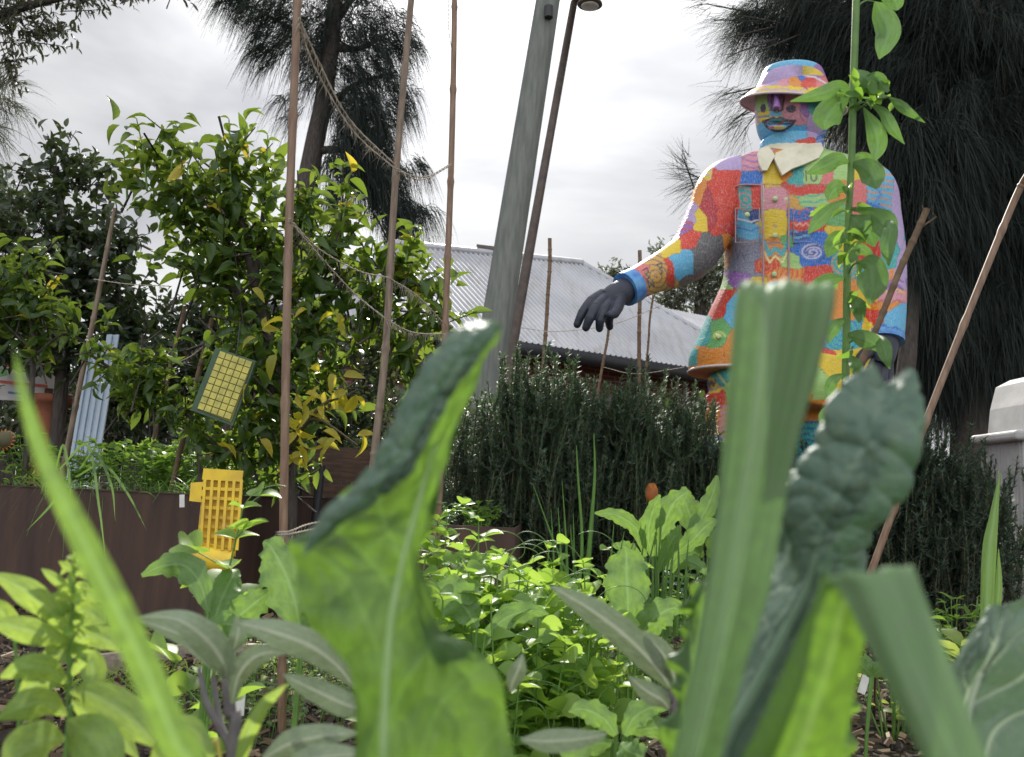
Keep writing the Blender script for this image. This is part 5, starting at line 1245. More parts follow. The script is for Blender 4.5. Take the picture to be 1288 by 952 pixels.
# ------------------------------------------------------------------ middle ground vegetable bed
def gz(px, py): q = PZ(px, py, 0); q[2] = 0; return q
def sweet_pea(label, px, top, Y, spread, nst, leaf=.046, name='pea_plant', group='pea plants in the vegetable bed', tend=5):
    """pea: thin stems with pairs of round leaflets up the stem and curling tendrils"""
    H = P(px, top, Y)[2]; base = P(px, 700, Y); base[2] = 0
    t = empty(name, base, label, 'pea plant', group)
    mt = MB(); mb = MB(); td = MB()
    for i in range(nst):
        a = i * 2.4 + RNG.random(); rr = spread * math.sqrt((i + .4) / nst) * RNG.uniform(.6, 1.1)
        h = H * (1 if i == 0 else RNG.uniform(.45, .97)); top_ = base + V((math.cos(a) * rr if i else 0, math.sin(a) * rr if i else 0, h))
        pp = cr([base + V((math.cos(a), math.sin(a), 0)) * rr * .4, (base + top_) / 2 + V((math.cos(a), math.sin(a), 0)) * rr * .35 + RNG.normal(size=3) * .01, top_], 24)
        mt.tube(pp, np.linspace(.0026, .0016, 24), 5, cap=False)
        nn = max(4, int(h / .045)); ks = np.linspace(4, 23, nn).astype(int); ang0 = RNG.random() * 6
        for j, k in enumerate(ks):
            an = ang0 + j * 1.57 + RNG.normal() * .3; sz = leaf * (RNG.uniform(.8, 1.25)) * (.75 if k > 21 else 1)
            pet = pp[k] + V((math.cos(an), math.sin(an), .55)) * sz * RNG.uniform(.4, 1.1)
            mt.tube([pp[k], pet], [.0012, .0009], 4, cap=False)
            for s_ in (-1, 1):
                d = V((math.cos(an + s_ * 1.0), math.sin(an + s_ * 1.0), RNG.uniform(.1, .9)))
                mb.leaves(T_RND, pet[None], d[None], (V((0, 0, 1)) + RNG.normal(size=3) * .45)[None], sz)
                mb.leaves(T_HRT, pp[k][None], (V((math.cos(an + s_ * 1.4), math.sin(an + s_ * 1.4), .5)))[None], (V((0, 0, 1)) + RNG.normal(size=3) * .5)[None], sz * .9)
        if i < tend:
            q = pp[-1]; r0_ = RNG.uniform(.02, .05); aa = np.linspace(0, RNG.uniform(2, 5), 14); dirx = RNG.normal()
            td = MB(); td.tube([q + V((r0_ * (1 - math.cos(x)) * np.sign(dirx) + .01 * x * np.sign(dirx), .005 * x, r0_ * math.sin(x) + .008 * x)) for x in aa], .0008, 4); td.build('tendril', M['stem_g'], t)
    mt.build('stem', M['stem_g'], t); mb.build('foliage', M['pea'], t)
    return t
sweet_pea('lone pea shoot with lime leaf pair in front of the yellow rack\'s tray', 300, 640, 1.45, .02, 1, .055)
peas = [(560, 645, 1.95, .05, 3, 'tallest pea shoots with round lime leaves near the reddish stake'), (600, 655, 1.9, .05, 3, 'pea shoots with paired leaves just before the low steel bed'), (535, 700, 1.7, .07, 6, 'pea plant hugging the big kale leaf\'s side'),
        (590, 700, 1.75, .08, 7, 'dense pea plant below the tall pea shoots'), (640, 705, 1.85, .08, 7, 'bushy pea plant with curling tendrils before the rosemary'), (690, 690, 2.0, .08, 7, 'pea plant with broad bright leaves under the thin garlic spikes'), (735, 715, 1.9, .07, 6, 'pea plant tangled behind the long grey sage leaf'),
        (620, 760, 1.5, .08, 7, 'pea plant sprawling beside the kale leaf\'s lobed edge'), (680, 770, 1.6, .08, 7, 'yellow-green pea plant in the bright middle of the bed'), (560, 755, 1.45, .07, 5, 'pea plant half hidden behind the lobed kale edge'), (745, 770, 1.7, .07, 6, 'pea plant under the long grey sage leaf'), (780, 700, 2.2, .07, 6, 'pea plant before the leafy mustard clump'),
        (655, 725, 1.75, .07, 6, 'pea plant at the heart of the pea patch'), (710, 740, 1.8, .07, 6, 'pea plant with pale stipules toward the brassica leaf'), (570, 730, 1.6, .07, 6, 'pea plant with small folded leaves below the tallest shoots')]
for px, top, Y, sp_, n, lb in peas: sweet_pea(lb, px, top, Y, sp_, n)

def blade_leaf(mb, rows, nu=9, nv=26, fold=.15, wave=0, wn=5, vein_n=7, bumpa=0, sidevec=None, vw=.06, rag=0):
    """a single leaf as a strip: rows (px,py,Y,half width px); width lies across the picture direction of the midrib"""
    a = np.array(rows, float); r = cr(a, nv)
    mid = np.array([P(x, y, z) for x, y, z, w in r]); hw = np.abs(r[:, 3]) * r[:, 2] / F
    tg = unit(np.gradient(mid, axis=0)); view = unit(mid - V((0, 0, CAMZ)))
    side = unit(np.cross(tg, view))
    if sidevec is not None: side = unit(side + V(sidevec))
    nrm = unit(np.cross(side, tg))
    u = np.linspace(-1, 1, nu); vv = np.linspace(0, 1, nv)
    U, W = np.meshgrid(u, vv)
    off = fold * np.abs(U) * hw[:, None] + wave * hw[:, None] * U ** 2 * np.sin(W * wn * 2 * math.pi + (U > 0) * 1.3)
    if bumpa: off = off + bumpa * np.sin(U * 9 + W * 23) * np.sin(W * 31 - U * 5)
    if rag: hw = hw * (1 + rag * np.sin(vv * 23 + a[0, 0]) + rag * .8 * np.sin(vv * 41 + a[0, 1] * 3) + RNG.normal(size=len(vv)) * rag * .3)
    G = mid[:, None] + side[:, None] * (U * hw[:, None])[..., None] + nrm[:, None] * off[..., None]
    mr = np.clip(1 - np.abs(U) / (vw + .05 * (1 - W)), 0, 1)
    ph = (W * vein_n - np.abs(U) * .8) % 1; lat = np.clip(1 - np.abs(ph - .5) / .07, 0, 1) * .5 * (1 - np.abs(U) * .5) if vein_n else 0
    mb.grid(G, vein=np.clip(mr + lat, 0, 1).ravel(), uvw=np.stack([U * .5 + .5, W, 0 * U], -1).reshape(-1, 3))

M['brass'] = heromat('brassica_leaf', (.09, .20, .055), (.14, .27, .075), (.38, .62, .11), (.22, .36, .13), .44, .42)
M['sage'] = heromat('sage_leaf', (.26, .34, .22), (.33, .40, .29), (.22, .30, .13), (.38, .42, .33), .25, .8, .2, bl=.0012, nscale=350)
M['herbleaf'] = heromat('soft_herb_leaf', (.18, .32, .07), (.26, .42, .09), (.66, .88, .14), (.30, .44, .13), .55, .45)
def brassica(label, px, py, Y, hgt, leaves_, mat='brass', name='brassica_plant', cat='leafy vegetable', group='leafy brassicas in the vegetable bed'):
    base = P(px, py, Y); base[2] = 0
    t = empty(name, base, label, cat, group)
    for rows in leaves_:
        mb = MB(); mt = MB()
        if 'ragged' in label: rows = [(x, y, z, w * .72) for x, y, z, w in rows]
        blade_leaf(mb, rows, 21, 50, .16, .2, 3.2, 6, rag=.09)
        p_ = P(*rows[0][:3]); mt.tube([base, (base + p_) / 2 + V((0, 0, .02)), p_], [.004, .0032, .0026], 6, 10, cap=False)
        lf = mb.build('leaf', M[mat], t); mt.build('petiole', M['stem_g'], lf)
    return t
brassica('young collard with one cupped leaf pointing over the mulch and a grey-blue heart', 262, 820, 1.35, .2,
         [[(262, 770, 1.35, 3), (252, 735, 1.36, 14), (232, 712, 1.37, 17), (205, 712, 1.36, 12), (178, 724, 1.35, 2)], [(268, 790, 1.35, 4), (276, 760, 1.38, 18), (290, 730, 1.42, 16), (300, 716, 1.45, 3)], [(275, 800, 1.35, 4), (300, 775, 1.33, 18), (325, 755, 1.33, 16), (342, 742, 1.34, 2)], [(262, 800, 1.3, 4), (280, 785, 1.3, 15), (305, 790, 1.28, 12), (318, 800, 1.27, 2)]])
brassica('collard whose rounded leaf stands against the thick stake and the big kale leaf', 372, 850, 1.3, .2,
         [[(378, 800, 1.3, 4), (372, 760, 1.3, 26), (358, 720, 1.31, 30), (342, 690, 1.32, 18), (332, 680, 1.33, 3)], [(380, 820, 1.3, 4), (400, 790, 1.28, 22), (410, 760, 1.28, 18), (415, 745, 1.28, 2)]])
brassica('broad single-leaved collard standing up beneath the mustard clump', 792, 830, 1.75, .2,
         [[(790, 790, 1.75, 4), (790, 760, 1.75, 22), (788, 725, 1.76, 27), (788, 700, 1.77, 20), (787, 690, 1.77, 4)], [(800, 810, 1.75, 4), (820, 780, 1.7, 18), (845, 765, 1.7, 14), (860, 770, 1.7, 2)]])
brassica('collard leaf lying low in the pea patch near the lobed kale edge', 590, 800, 1.5, .1, [[(600, 790, 1.5, 4), (585, 765, 1.5, 20), (565, 745, 1.5, 24), (548, 735, 1.5, 3)], [(610, 800, 1.5, 4), (640, 775, 1.52, 14), (670, 768, 1.54, 10), (690, 772, 1.55, 1)]])
brassica('mustard clump with bright ragged leaves around the orange flower bud', 830, 800, 2.45, .5,
         [[(812, 700, 2.45, 3), (800, 665, 2.42, 12), (775, 648, 2.4, 12), (748, 645, 2.38, 2)], [(825, 700, 2.45, 4), (835, 660, 2.42, 20), (848, 632, 2.4, 20), (865, 618, 2.4, 4)], [(820, 700, 2.45, 4), (815, 670, 2.4, 16), (822, 640, 2.38, 12), (830, 622, 2.37, 2)],
          [(840, 705, 2.45, 4), (870, 680, 2.4, 15), (890, 660, 2.4, 13), (905, 655, 2.4, 2)], [(850, 700, 2.5, 3), (880, 655, 2.5, 14), (895, 625, 2.5, 14), (902, 598, 2.5, 3)], [(810, 705, 2.45, 3), (790, 690, 2.4, 12), (770, 685, 2.38, 2)], [(845, 720, 2.4, 3), (862, 705, 2.36, 14), (880, 712, 2.34, 10), (890, 725, 2.33, 1)],
          [(828, 720, 2.4, 3), (840, 690, 2.36, 14), (850, 672, 2.34, 10), (856, 660, 2.33, 1)]])
brassica('blue-green broccoli plant with crinkled leaves between mustard clump and leek leaf', 880, 790, 2.6, .5,
         [[(880, 690, 2.6, 3), (868, 650, 2.6, 14), (862, 630, 2.6, 13), (860, 612, 2.6, 3)], [(885, 700, 2.6, 3), (870, 690, 2.56, 16), (850, 700, 2.54, 14), (835, 715, 2.52, 2)], [(890, 700, 2.6, 3), (905, 680, 2.55, 16), (915, 700, 2.52, 12), (918, 720, 2.5, 2)], [(885, 720, 2.6, 3), (900, 735, 2.5, 16), (905, 760, 2.48, 10)]], mat='brass')
# marigold bud above the mustard
t = empty('marigold', V((P(820, 700, 2.5)[0], 2.5, 0)), 'closed orange marigold bud on a stalk above the mustard leaves', 'flower')
mb = MB(); mb.tube([V((P(820, 700, 2.5)[0], 2.5, 0)), P(823, 660, 2.5), P(820, 632, 2.5)], [.004, .003, .004], 6, 12); mb.build('stem', M['stem_g'], t)
mb = MB(); mb.tube([P(820, 634, 2.5), P(820, 626, 2.5), P(820, 614, 2.5)], [.008, .017, .018], 12, 8); mb.build('sepal', simple('bud_brown', (.35, .10, .02), (.25, .07, .02), .6, 60), t)
mb = MB(); c_ = P(820, 618, 2.5); n = 24; an = RNG.random(n) * 6.28
mb.leaves(T_OV, c_ + np.stack([np.cos(an), np.sin(an), 0 * an], -1) * .011, np.stack([np.cos(an) * .15, np.sin(an) * .15, np.ones(n)], -1), np.stack([np.cos(an), np.sin(an), 0 * an], -1), .026); mb.build('petals', M['marigold'], t)

# garlic spikes
def spikes(label, cat, base, lst, r_, Y, mat='onion', name='garlic_plant', group='garlic plants among the peas'):
    t = empty(name, base, label, cat, group); mb = MB()
    for pts, w in lst:
        pp = cr([P(*q) for q in pts], 20); mb.tube(pp, np.linspace(w, w * .15, 20) * Y / F, 6)
    mb.build('leaf', M[mat], t); return t
b0 = V((P(720, 700, 2.3)[0], 2.3, 0))
spikes('tall garlic plant with straight spikes before the dark rosemary', 'garlic plant', b0, [([(722, 790, 2.3), (732, 690, 2.3), (727, 600, 2.3), (725, 560, 2.3)], 3), ([(735, 780, 2.3), (742, 680, 2.3), (748, 600, 2.3), (747, 545, 2.3)], 4), ([(715, 760, 2.3), (712, 680, 2.3), (707, 605, 2.3)], 2.4), ([(730, 760, 2.25), (700, 690, 2.25), (670, 608, 2.25)], 2.6)], 3, 2.3)
spikes('cluster of short garlic spikes beside the tall garlic plant', 'garlic plant', b0 + V((-.07, .05, 0)), [([(708, 760, 2.35), (705, 690, 2.35), (702, 638, 2.35)], 2.4), ([(698, 750, 2.35), (696, 690, 2.35), (693, 640, 2.35)], 2), ([(722, 750, 2.35), (722, 690, 2.35), (721, 645, 2.35)], 2), ([(728, 750, 2.35), (719, 680, 2.35), (718, 660, 2.35)], 2)], 3, 2.35)
spikes('upright pale green onion stems rising into the mustard clump', 'garlic plant', b0 + V((.2, 0, 0)), [([(770 + i * 9, 800, 2.3), (768 + i * 9.5, 720, 2.3), (772 + i * 9 + (i % 3) * 4, 660 + (i % 4) * 9, 2.3)], 2.6) for i in range(11)], 3, 2.3)
spikes('onion stems in shade below the crinkled broccoli leaves', 'garlic plant', b0 + V((.4, .1, 0)), [([(830 + i * 9, 800, 2.4), (835 + i * 9.5, 740, 2.4), (845 + i * 8 + (i % 3) * 6, 690 + (i % 4) * 9, 2.4)], 2.2) for i in range(8)], 3, 2.4)
herb_clump('leafy_filler', 'frothy green herb between the onion stems and the pea patch', 'herb', (P(810, 700, 2.6)[0], 2.6, 0), .42, .16, 260, T_LAN, .04, 'greens', nst=14)
herb_clump('leafy_filler', 'shaded leafy herb at the rosemary\'s foot behind the broad leek leaf', 'herb', (P(900, 700, 2.8)[0], 2.8, 0), .42, .2, 260, T_OV, .045, 'greens_blue', nst=14)

# tall reed-like blades at the picture's edge, small greens by the shed
t = empty('reed_leaf', V((P(1245, 700, 2.2)[0], 2.2, 0)), 'two upright green garlic blades before the white shed', 'garlic plant')
mb = MB(); blade_leaf(mb, [(1240, 960, 2.2, 4), (1240, 820, 2.2, 6), (1244, 700, 2.2, 8), (1250, 650, 2.2, 5), (1258, 592, 2.2, .5)], 5, 24, .3, 0, 1, 0); mb.build('leaf', M['brass'], t)
mb = MB(); blade_leaf(mb, [(1252, 960, 2.25, 3), (1250, 820, 2.25, 4), (1256, 740, 2.25, 4), (1256, 690, 2.25, .5)], 5, 24, .3, 0, 1, 0); mb.build('leaf', M['brass'], t)
for (px, top, Y, h, lb, T, s_, mt_, n) in [(1155, 755, 2.6, .3, 'white-flowered low herb before the dark rosemary', T_LAN, .05, 'greens', 160), (1200, 745, 2.7, .34, 'feathery green herb at the shed\'s corner', T_LAN, .05, 'greens', 200), (1180, 790, 2.3, .26, 'lime leafed lettuce beyond the folded leek leaf', T_OV, .075, 'herb', 60), (1225, 770, 2.5, .3, 'curled green herb under the white shed wall', T_OV, .05, 'greens', 140),
                                           (1270, 760, 2.6, .32, 'leafy herb against the shed wall at the edge', T_OV, .05, 'greens', 140), (1120, 760, 2.4, .24, 'yellow-tipped sprigs above the folded leek leaf', T_OV, .05, 'herb', 30), (1190, 850, 1.9, .2, 'small lime seedling beside the veined kale leaf', T_OV, .05, 'herb', 36)]:
    herb_clump('leafy_herb', lb, 'herb', (P(px, 700, Y)[0], Y, 0), h, .11, n, T, s_, mt_, nst=11, group='small herbs near the shed')
# spider-like grass tuft near the edging
for (px, py, n, L, lb, spd) in [(120, 872, 90, .13, 'bright arching grass tuft beside the timber edging', .05), (165, 862, 80, .13, 'lime grass tuft at the timber edging\'s corner', .05), (70, 860, 60, .1, 'small grass tuft behind the lime herb sprig', .05), (208, 850, 12, .22, 'sparse upright grass stalks rising over the timber edging', .04)]:
    grass_tuft('grass_tuft', lb, 'grass tuft', gz(px, py), n, L, .008, 'herb', spd, (.3, 1.2), 'grass tufts beside the edging')
# ground cover: countless small leaves
def cover(label, areas, T, size, mat, name='ground_cover'):
    mb = MB(); mt = MB()
    for px, py, rx, ry, n in areas:
        q = np.array([gz(px + RNG.normal() * rx * .6, max(680, py + RNG.normal() * ry * .6)) for _ in range(n)])
        h = RNG.uniform(.01, .09, n); p0 = q + np.stack([RNG.normal(size=n) * .01, RNG.normal(size=n) * .01, h], -1)
        mb.leaves(T, p0, RNG.normal(size=(n, 3)) * (1, 1, .2), RNG.normal(size=(n, 3)) * .35 + V((0, 0, 1)), size * RNG.uniform(.5, 1.2, n))
        for a_, b_ in list(zip(q, p0))[::2]: mt.tube([a_, b_], [.0012, .0008], 4, cap=False)
    o = mb.build(name, M[mat], None); tag(o, label, 'ground cover', kind='stuff')
    o2 = mt.build('stems', M['stem_g'], o)
cover('mat of small round green leaves under the pea plants', [(700, 850, 110, 45, 900), (760, 900, 90, 40, 500), (620, 880, 60, 40, 300), (820, 850, 50, 40, 300)], T_RND, .024, 'cover')
cover('scattered weeds and seedlings among the mulch by the thick stake', [(330, 900, 80, 40, 420), (420, 880, 60, 40, 300), (200, 910, 80, 30, 200), (370, 850, 60, 25, 250), (1150, 850, 50, 20, 90), (430, 830, 60, 20, 200)], T_OV, .02, 'cover')
cover('bright low seedlings between timber edging and collards', [(330, 845, 60, 12, 120), (260, 880, 50, 20, 90), (1210, 830, 50, 20, 160)], T_OV, .03, 'herb')
for (px, py, Y, lb, rows) in [(770, 900, 1.25, 'pale grey-green collard seedling flopped on the mulch below the sage leaf', [[(775, 925, 1.2, 4), (760, 905, 1.2, 14), (735, 892, 1.2, 12), (715, 895, 1.2, 1)], [(785, 925, 1.2, 4), (800, 900, 1.2, 14), (825, 888, 1.22, 12), (840, 892, 1.22, 1)], [(780, 935, 1.15, 4), (790, 945, 1.1, 16), (810, 952, 1.08, 12)], [(770, 935, 1.15, 4), (745, 935, 1.1, 15), (715, 945, 1.08, 10), (700, 940, 1.08, 1)], [(790, 920, 1.22, 4), (830, 915, 1.2, 13), (850, 925, 1.18, 2)]]),
                              (1085, 850, 2.0, 'small blue-green collard seedling in bare mulch beside a white tag', [[(1095, 850, 2.0, 3), (1085, 838, 2.0, 9), (1072, 834, 2.0, 1)], [(1098, 850, 2.0, 3), (1110, 842, 1.98, 12), (1125, 850, 1.97, 8), (1130, 862, 1.97, 1)], [(1096, 852, 2.0, 3), (1092, 835, 2.02, 7), (1088, 822, 2.03, 1)]])]:
    brassica(lb, px, py, Y, .1, rows, mat='sagegreen' if False else 'brass')
mb = MB(); mb.tube([gz(1099, 900) + V((0, 0, -.01)), P(1101, 850, 2.15), P(1103, 838, 2.1)], [.004, .003, .003], 6, 8); tag(mb.build('dry_stem', M['twig'], None), 'thin dry brown stem standing in the bare mulch', 'stem')

# ------------------------------------------------------------------ climbing plant on the tall green stem
YC = 1.6
t = empty('climbing_plant', V((P(1050, 700, YC)[0], YC, 0)), 'tall single-stemmed plant with heart shaped leaves rising in front of the statue', 'plant')
spts = [(1078, -60, YC), (1077, 0, YC), (1073, 120, YC), (1071, 200, YC), (1066, 300, YC), (1065, 400, YC), (1063, 500, YC), (1060, 600, YC)]
pp = [P(*q) for q in spts]; pp.append(V((pp[-1][0], YC, 0)))
mb = MB(); mb.tube(pp[::-1], [.0085, .0085, .0075, .0075, .007, .007, .0072, .0072, .0065], 10, 60); mb.build('stem', M['stem_g'], t)
M['climb_leaf'] = heromat('climbing_leaf', (.075, .18, .05), (.11, .24, .06), (.25, .48, .08), (.13, .26, .08), .42, .45)
cl_ = [ # rows of (px,py,dY,halfwidth)
 [(1100, 2, 0, 1), (1108, 15, 0, 14), (1118, 40, -.01, 18), (1112, 62, -.02, 12), (1106, 78, -.02, 1)], [(1102, -30, 0, 4), (1118, -15, 0, 16), (1128, 5, 0, 12), (1130, 15, 0, 2)],
 [(1072, 88, 0, 2), (1085, 96, -.02, 9), (1098, 105, -.03, 9), (1112, 112, -.03, 1)], [(1072, 118, 0, 2), (1055, 108, -.03, 9), (1030, 118, -.05, 10), (990, 128, -.05, 1)], [(1070, 122, 0, 2), (1052, 132, -.02, 18), (1038, 150, -.03, 20), (1035, 165, -.03, 3)],
 [(1075, 120, 0, 2), (1090, 108, -.02, 10), (1105, 100, -.03, 12), (1120, 115, -.04, 2)], [(1080, 122, 0, 1), (1105, 124, 0, 2), (1120, 122, -.01, 1)], [(1118, 122, -.02, 1), (1132, 132, -.03, 7), (1145, 142, -.04, 6), (1166, 156, -.04, .5)],
 [(1094, 130, 0, 1), (1112, 142, -.02, 7), (1122, 160, -.03, 9), (1140, 184, -.03, .5)], [(1086, 135, 0, 1), (1100, 162, -.02, 12), (1105, 185, -.02, 13), (1100, 208, -.02, 1)], [(1072, 105, 0, 2), (1060, 118, .02, 10), (1050, 135, .02, 8), (1048, 145, .02, 1)],
 [(1068, 205, 0, 2), (1050, 200, -.02, 14), (1025, 212, -.04, 12), (1000, 222, -.04, 1)], [(1070, 205, 0, 2), (1092, 212, -.02, 18), (1105, 225, -.03, 20), (1112, 245, -.04, 3)], [(1070, 210, 0, 2), (1085, 200, .02, 14), (1100, 200, .02, 10), (1118, 208, .02, 1)],
 [(1068, 240, 0, 2), (1050, 235, -.02, 14), (1040, 245, -.02, 12), (1035, 255, -.02, 1)], [(1066, 250, 0, 2), (1040, 265, -.03, 9), (1020, 285, -.04, 12), (1004, 305, -.04, 1)], [(1068, 270, 0, 2), (1085, 285, -.02, 22), (1100, 300, -.02, 20), (1108, 320, -.02, 2)],
 [(1068, 262, 0, 2), (1100, 268, -.02, 10), (1122, 285, -.04, 22), (1135, 320, -.05, 2)], [(1110, 275, -.03, 2), (1122, 290, -.06, 12), (1118, 320, -.07, 12), (1120, 350, -.07, 1)], [(1067, 300, 0, 2), (1050, 300, .02, 14), (1040, 315, .02, 12), (1034, 330, .02, 1)],
 [(1080, 330, -.02, 3), (1098, 335, -.04, 22), (1102, 365, -.05, 24), (1098, 395, -.05, 2)], [(1064, 350, 0, 2), (1040, 352, -.02, 12), (1020, 362, -.03, 12), (1000, 375, -.03, 1)], [(1066, 370, 0, 2), (1080, 385, -.02, 12), (1085, 402, -.02, 10), (1084, 415, -.02, 1)],
 [(1064, 400, 0, 2), (1050, 410, -.02, 10), (1040, 425, -.02, 9), (1036, 440, -.02, 1)], [(1064, 420, 0, 2), (1085, 425, -.02, 14), (1108, 435, -.03, 14), (1118, 450, -.03, 1)], [(1100, 420, -.02, 2), (1112, 435, -.04, 12), (1118, 455, -.05, 10), (1124, 475, -.05, 1)],
 [(1064, 445, 0, 2), (1078, 460, -.02, 10), (1085, 478, -.02, 8), (1087, 490, -.02, 1)], [(1062, 470, 0, 2), (1045, 480, -.02, 9), (1038, 495, -.02, 8), (1034, 508, -.02, 1)], [(1062, 500, 0, 2), (1042, 515, -.02, 7), (1030, 530, -.02, 9), (1028, 548, -.02, 1)], [(1062, 515, 0, 2), (1045, 535, -.02, 7), (1032, 545, -.02, 6), (1022, 552, -.02, 1)],
 [(1068, 320, 0, 2), (1082, 312, .02, 10), (1095, 315, .03, 8), (1106, 322, .03, 1)]]
for rows in cl_:
    mb = MB(); kk = .8 if rows[0][1] > 200 else .95; rr2 = [(rows[0][0] + (x - rows[0][0]) * kk, rows[0][1] + (y - rows[0][1]) * kk, YC + dy * 2.2, w * kk * .95) for x, y, dy, w in rows]
    blade_leaf(mb, rr2, 11, 20, .22, .07, 2.5, 5)
    lf = mb.build('leaf', M['climb_leaf'], t)
    a_ = P(*rr2[0][:3]); k = np.argmin([abs(q[2] - a_[2]) for q in pp]); f_ = np.array([np.interp(a_[2] - .015, [q[2] for q in pp[::-1]], [q[i] for q in pp[::-1]]) for i in range(3)])
    mb = MB(); mb.tube([f_, (f_ + a_) / 2 + V((0, 0, .008)), a_], [.002, .0018, .0014], 5, 8, cap=False); mb.build('petiole', M['stem_g'], lf)
mb = MB(); c_ = P(1085, 118, YC - .03); n = 26
mb.leaves(T_OV, c_ + RNG.normal(size=(n, 3)) * (.035, .02, .012), RNG.normal(size=(n, 3)) + V((0, 0, .4)), RNG.normal(size=(n, 3)) + V((0, 0, 1)), .035)
c_ = P(1072, 330, YC - .02); n = 18
mb.leaves(T_OV2, c_ + RNG.normal(size=(n, 3)) * (.025, .02, .10), RNG.normal(size=(n, 3)) + V((0, 0, -.1)), RNG.normal(size=(n, 3)) + V((0, 0, 1)), .045); mb.build('foliage', M['climber'], t)

# ------------------------------------------------------------------ close plants
def sheet(rows, nu, nv, disp=None, vein=None):
    """leaf surface from rows (lx,ly,lY, mx,my,mY, rx,ry,rY); returns G, U, W"""
    r = cr(np.array(rows, float), nv)
    L_ = np.array([P(*q[:3]) for q in r]); Mi = np.array([P(*q[3:6]) for q in r]); Ri = np.array([P(*q[6:9]) for q in r])
    u = np.linspace(-1, 1, nu)[None, :, None]
    # left half and right half join smoothly at the midrib
    G = Mi[:, None] + (Ri - L_)[:, None] / 2 * u + (L_ + Ri - 2 * Mi)[:, None] / 2 * np.abs(u) ** 1.5
    U, W = np.meshgrid(np.linspace(-1, 1, nu), np.linspace(0, 1, nv))
    if disp is not None:
        gu = np.gradient(G, axis=1); gv = np.gradient(G, axis=0); nrm = unit(np.cross(gu, gv)); 
        G = G + nrm * disp(U, W)[..., None]
    return G, U, W
def cells(a, b_, seed=0, warp=.35):
    """puckered field: rounded bubbles between a net of grooves"""
    rs = np.random.default_rng(seed); ai, bi = np.floor(a).astype(int), np.floor(b_).astype(int)
    jit = rs.random((64, 64, 2)); best = np.full(a.shape, 9.); sec = best.copy()
    for i in (-1, 0, 1):
        for j in (-1, 0, 1):
            ci, cj = ai + i, bi + j; q = jit[ci % 64, cj % 64]
            d = np.hypot(a - ci - q[..., 0], b_ - cj - q[..., 1]); m_ = d < best
            sec = np.where(m_, best, np.minimum(sec, d)); best = np.where(m_, d, best)
    return np.clip((sec - best) * 1.6, 0, 1) ** .6
def leafveins(U, W, n, w=.05, slope=.9, mid=.05, sub=True):
    mr = np.clip(1.3 - np.abs(U) / (mid * (1.25 - W * .8)), 0, 1)
    sg = np.where(U < 0, .5, 0)
    ph = (W * n - np.abs(U) ** .8 * slope * n * .25 + sg * .9 + .18 * np.sin(W * 17 + U * 3)) % 1
    lat = np.clip(1.2 - np.abs(ph - .5) / (w * (1.3 - np.abs(U)) + .012), 0, 1) * (1 - np.abs(U) ** 3)
    out_ = np.maximum(mr, lat * .75)
    if sub:
        c_ = cells(U * 7 + 3 + .4 * np.sin(W * 20), W * 24 + .4 * np.sin(U * 9), 4); out_ = np.maximum(out_, np.clip((.22 - c_) / .22, 0, 1) * .18)
    return out_

M['kale'] = heromat('kale_leaf', (.035, .095, .04), (.065, .15, .045), (.30, .55, .06), (.22, .38, .12), .5, .36, .5, bl=.0010, nscale=90, vt=(.30, .55, .12))
M['kale_blue'] = heromat('kale_waxy_side', (.065, .13, .095), (.12, .19, .145), (.08, .20, .05), (.20, .30, .20), .16, .48, .45, bl=.0012, nscale=120)
M['leek'] = heromat('leek_leaf', (.13, .24, .10), (.21, .33, .17), (.17, .32, .08), (.3, .42, .26), .27, .58, .3, stripes=True, bl=.0004, nscale=160)
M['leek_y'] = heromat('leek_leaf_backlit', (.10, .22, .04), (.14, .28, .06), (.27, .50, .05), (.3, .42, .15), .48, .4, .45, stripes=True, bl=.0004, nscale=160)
M['grassblade'] = heromat('broad_grass_blade', (.16, .30, .05), (.22, .38, .07), (.42, .68, .10), (.3, .48, .14), .45, .4, .45, stripes=True, bl=.0003, nscale=160)

# kale plant with the big backlit leaf
Y1 = .40
kp = empty('kale_plant', V((P(480, 952, Y1)[0], Y1, 0)), 'kale plant whose huge backlit leaf twists up in front of the lemon tree', 'kale plant')
def d1(U, W):
    e = np.abs(U) ** 4
    return .0013 * cells(U * 4 + 9 + .5 * np.sin(W * 14), W * 14 + 2, 1) + .0016 * np.sin(U * 5 + 4 * np.sin(W * 11)) * np.sin(W * 27 + 2 * U) + .0022 * np.sin(U * 3 + W * 9) * (.3 + np.abs(U)) + .004 * e * np.sin(W * 46 + U * 2) * (.2 + .8 * (1 - W))
rows = [(300, 1200, .40, 470, 1210, .38, 640, 1200, .40), (330, 1080, .40, 476, 1080, .38, 662, 1085, .41), (430, 970, .40, 481, 960, .38, 652, 960, .415), (452, 880, .40, 483, 880, .38, 634, 868, .415), (402, 800, .40, 488, 810, .38, 590, 808, .415), (377, 735, .405, 500, 745, .385, 540, 765, .41),
        (374, 695, .41, 510, 700, .385, 521, 705, .40), (392, 668, .41, 521, 655, .385, 527, 662, .395), (440, 622, .405, 533, 610, .385, 538, 622, .39), (478, 578, .40, 545, 565, .385, 558, 552, .39), (500, 530, .40, 563, 515, .385, 585, 515, .39), (528, 478, .40, 580, 475, .385, 607, 468, .39), (562, 432, .40, 602, 435, .385, 625, 432, .39), (604, 405, .40, 625, 408, .39, 636, 405, .39)]
G, U, W = sheet(rows, 110, 330, d1)
mb = MB(); mb.grid(G, vein=(leafveins(U, W, 9, .03, 1.0, .03) * .7).ravel(), uvw=np.stack([U * .5 + .5, W * 3, 0 * U], -1).reshape(-1, 3)); lf = mb.build('leaf', M['kale'], kp)
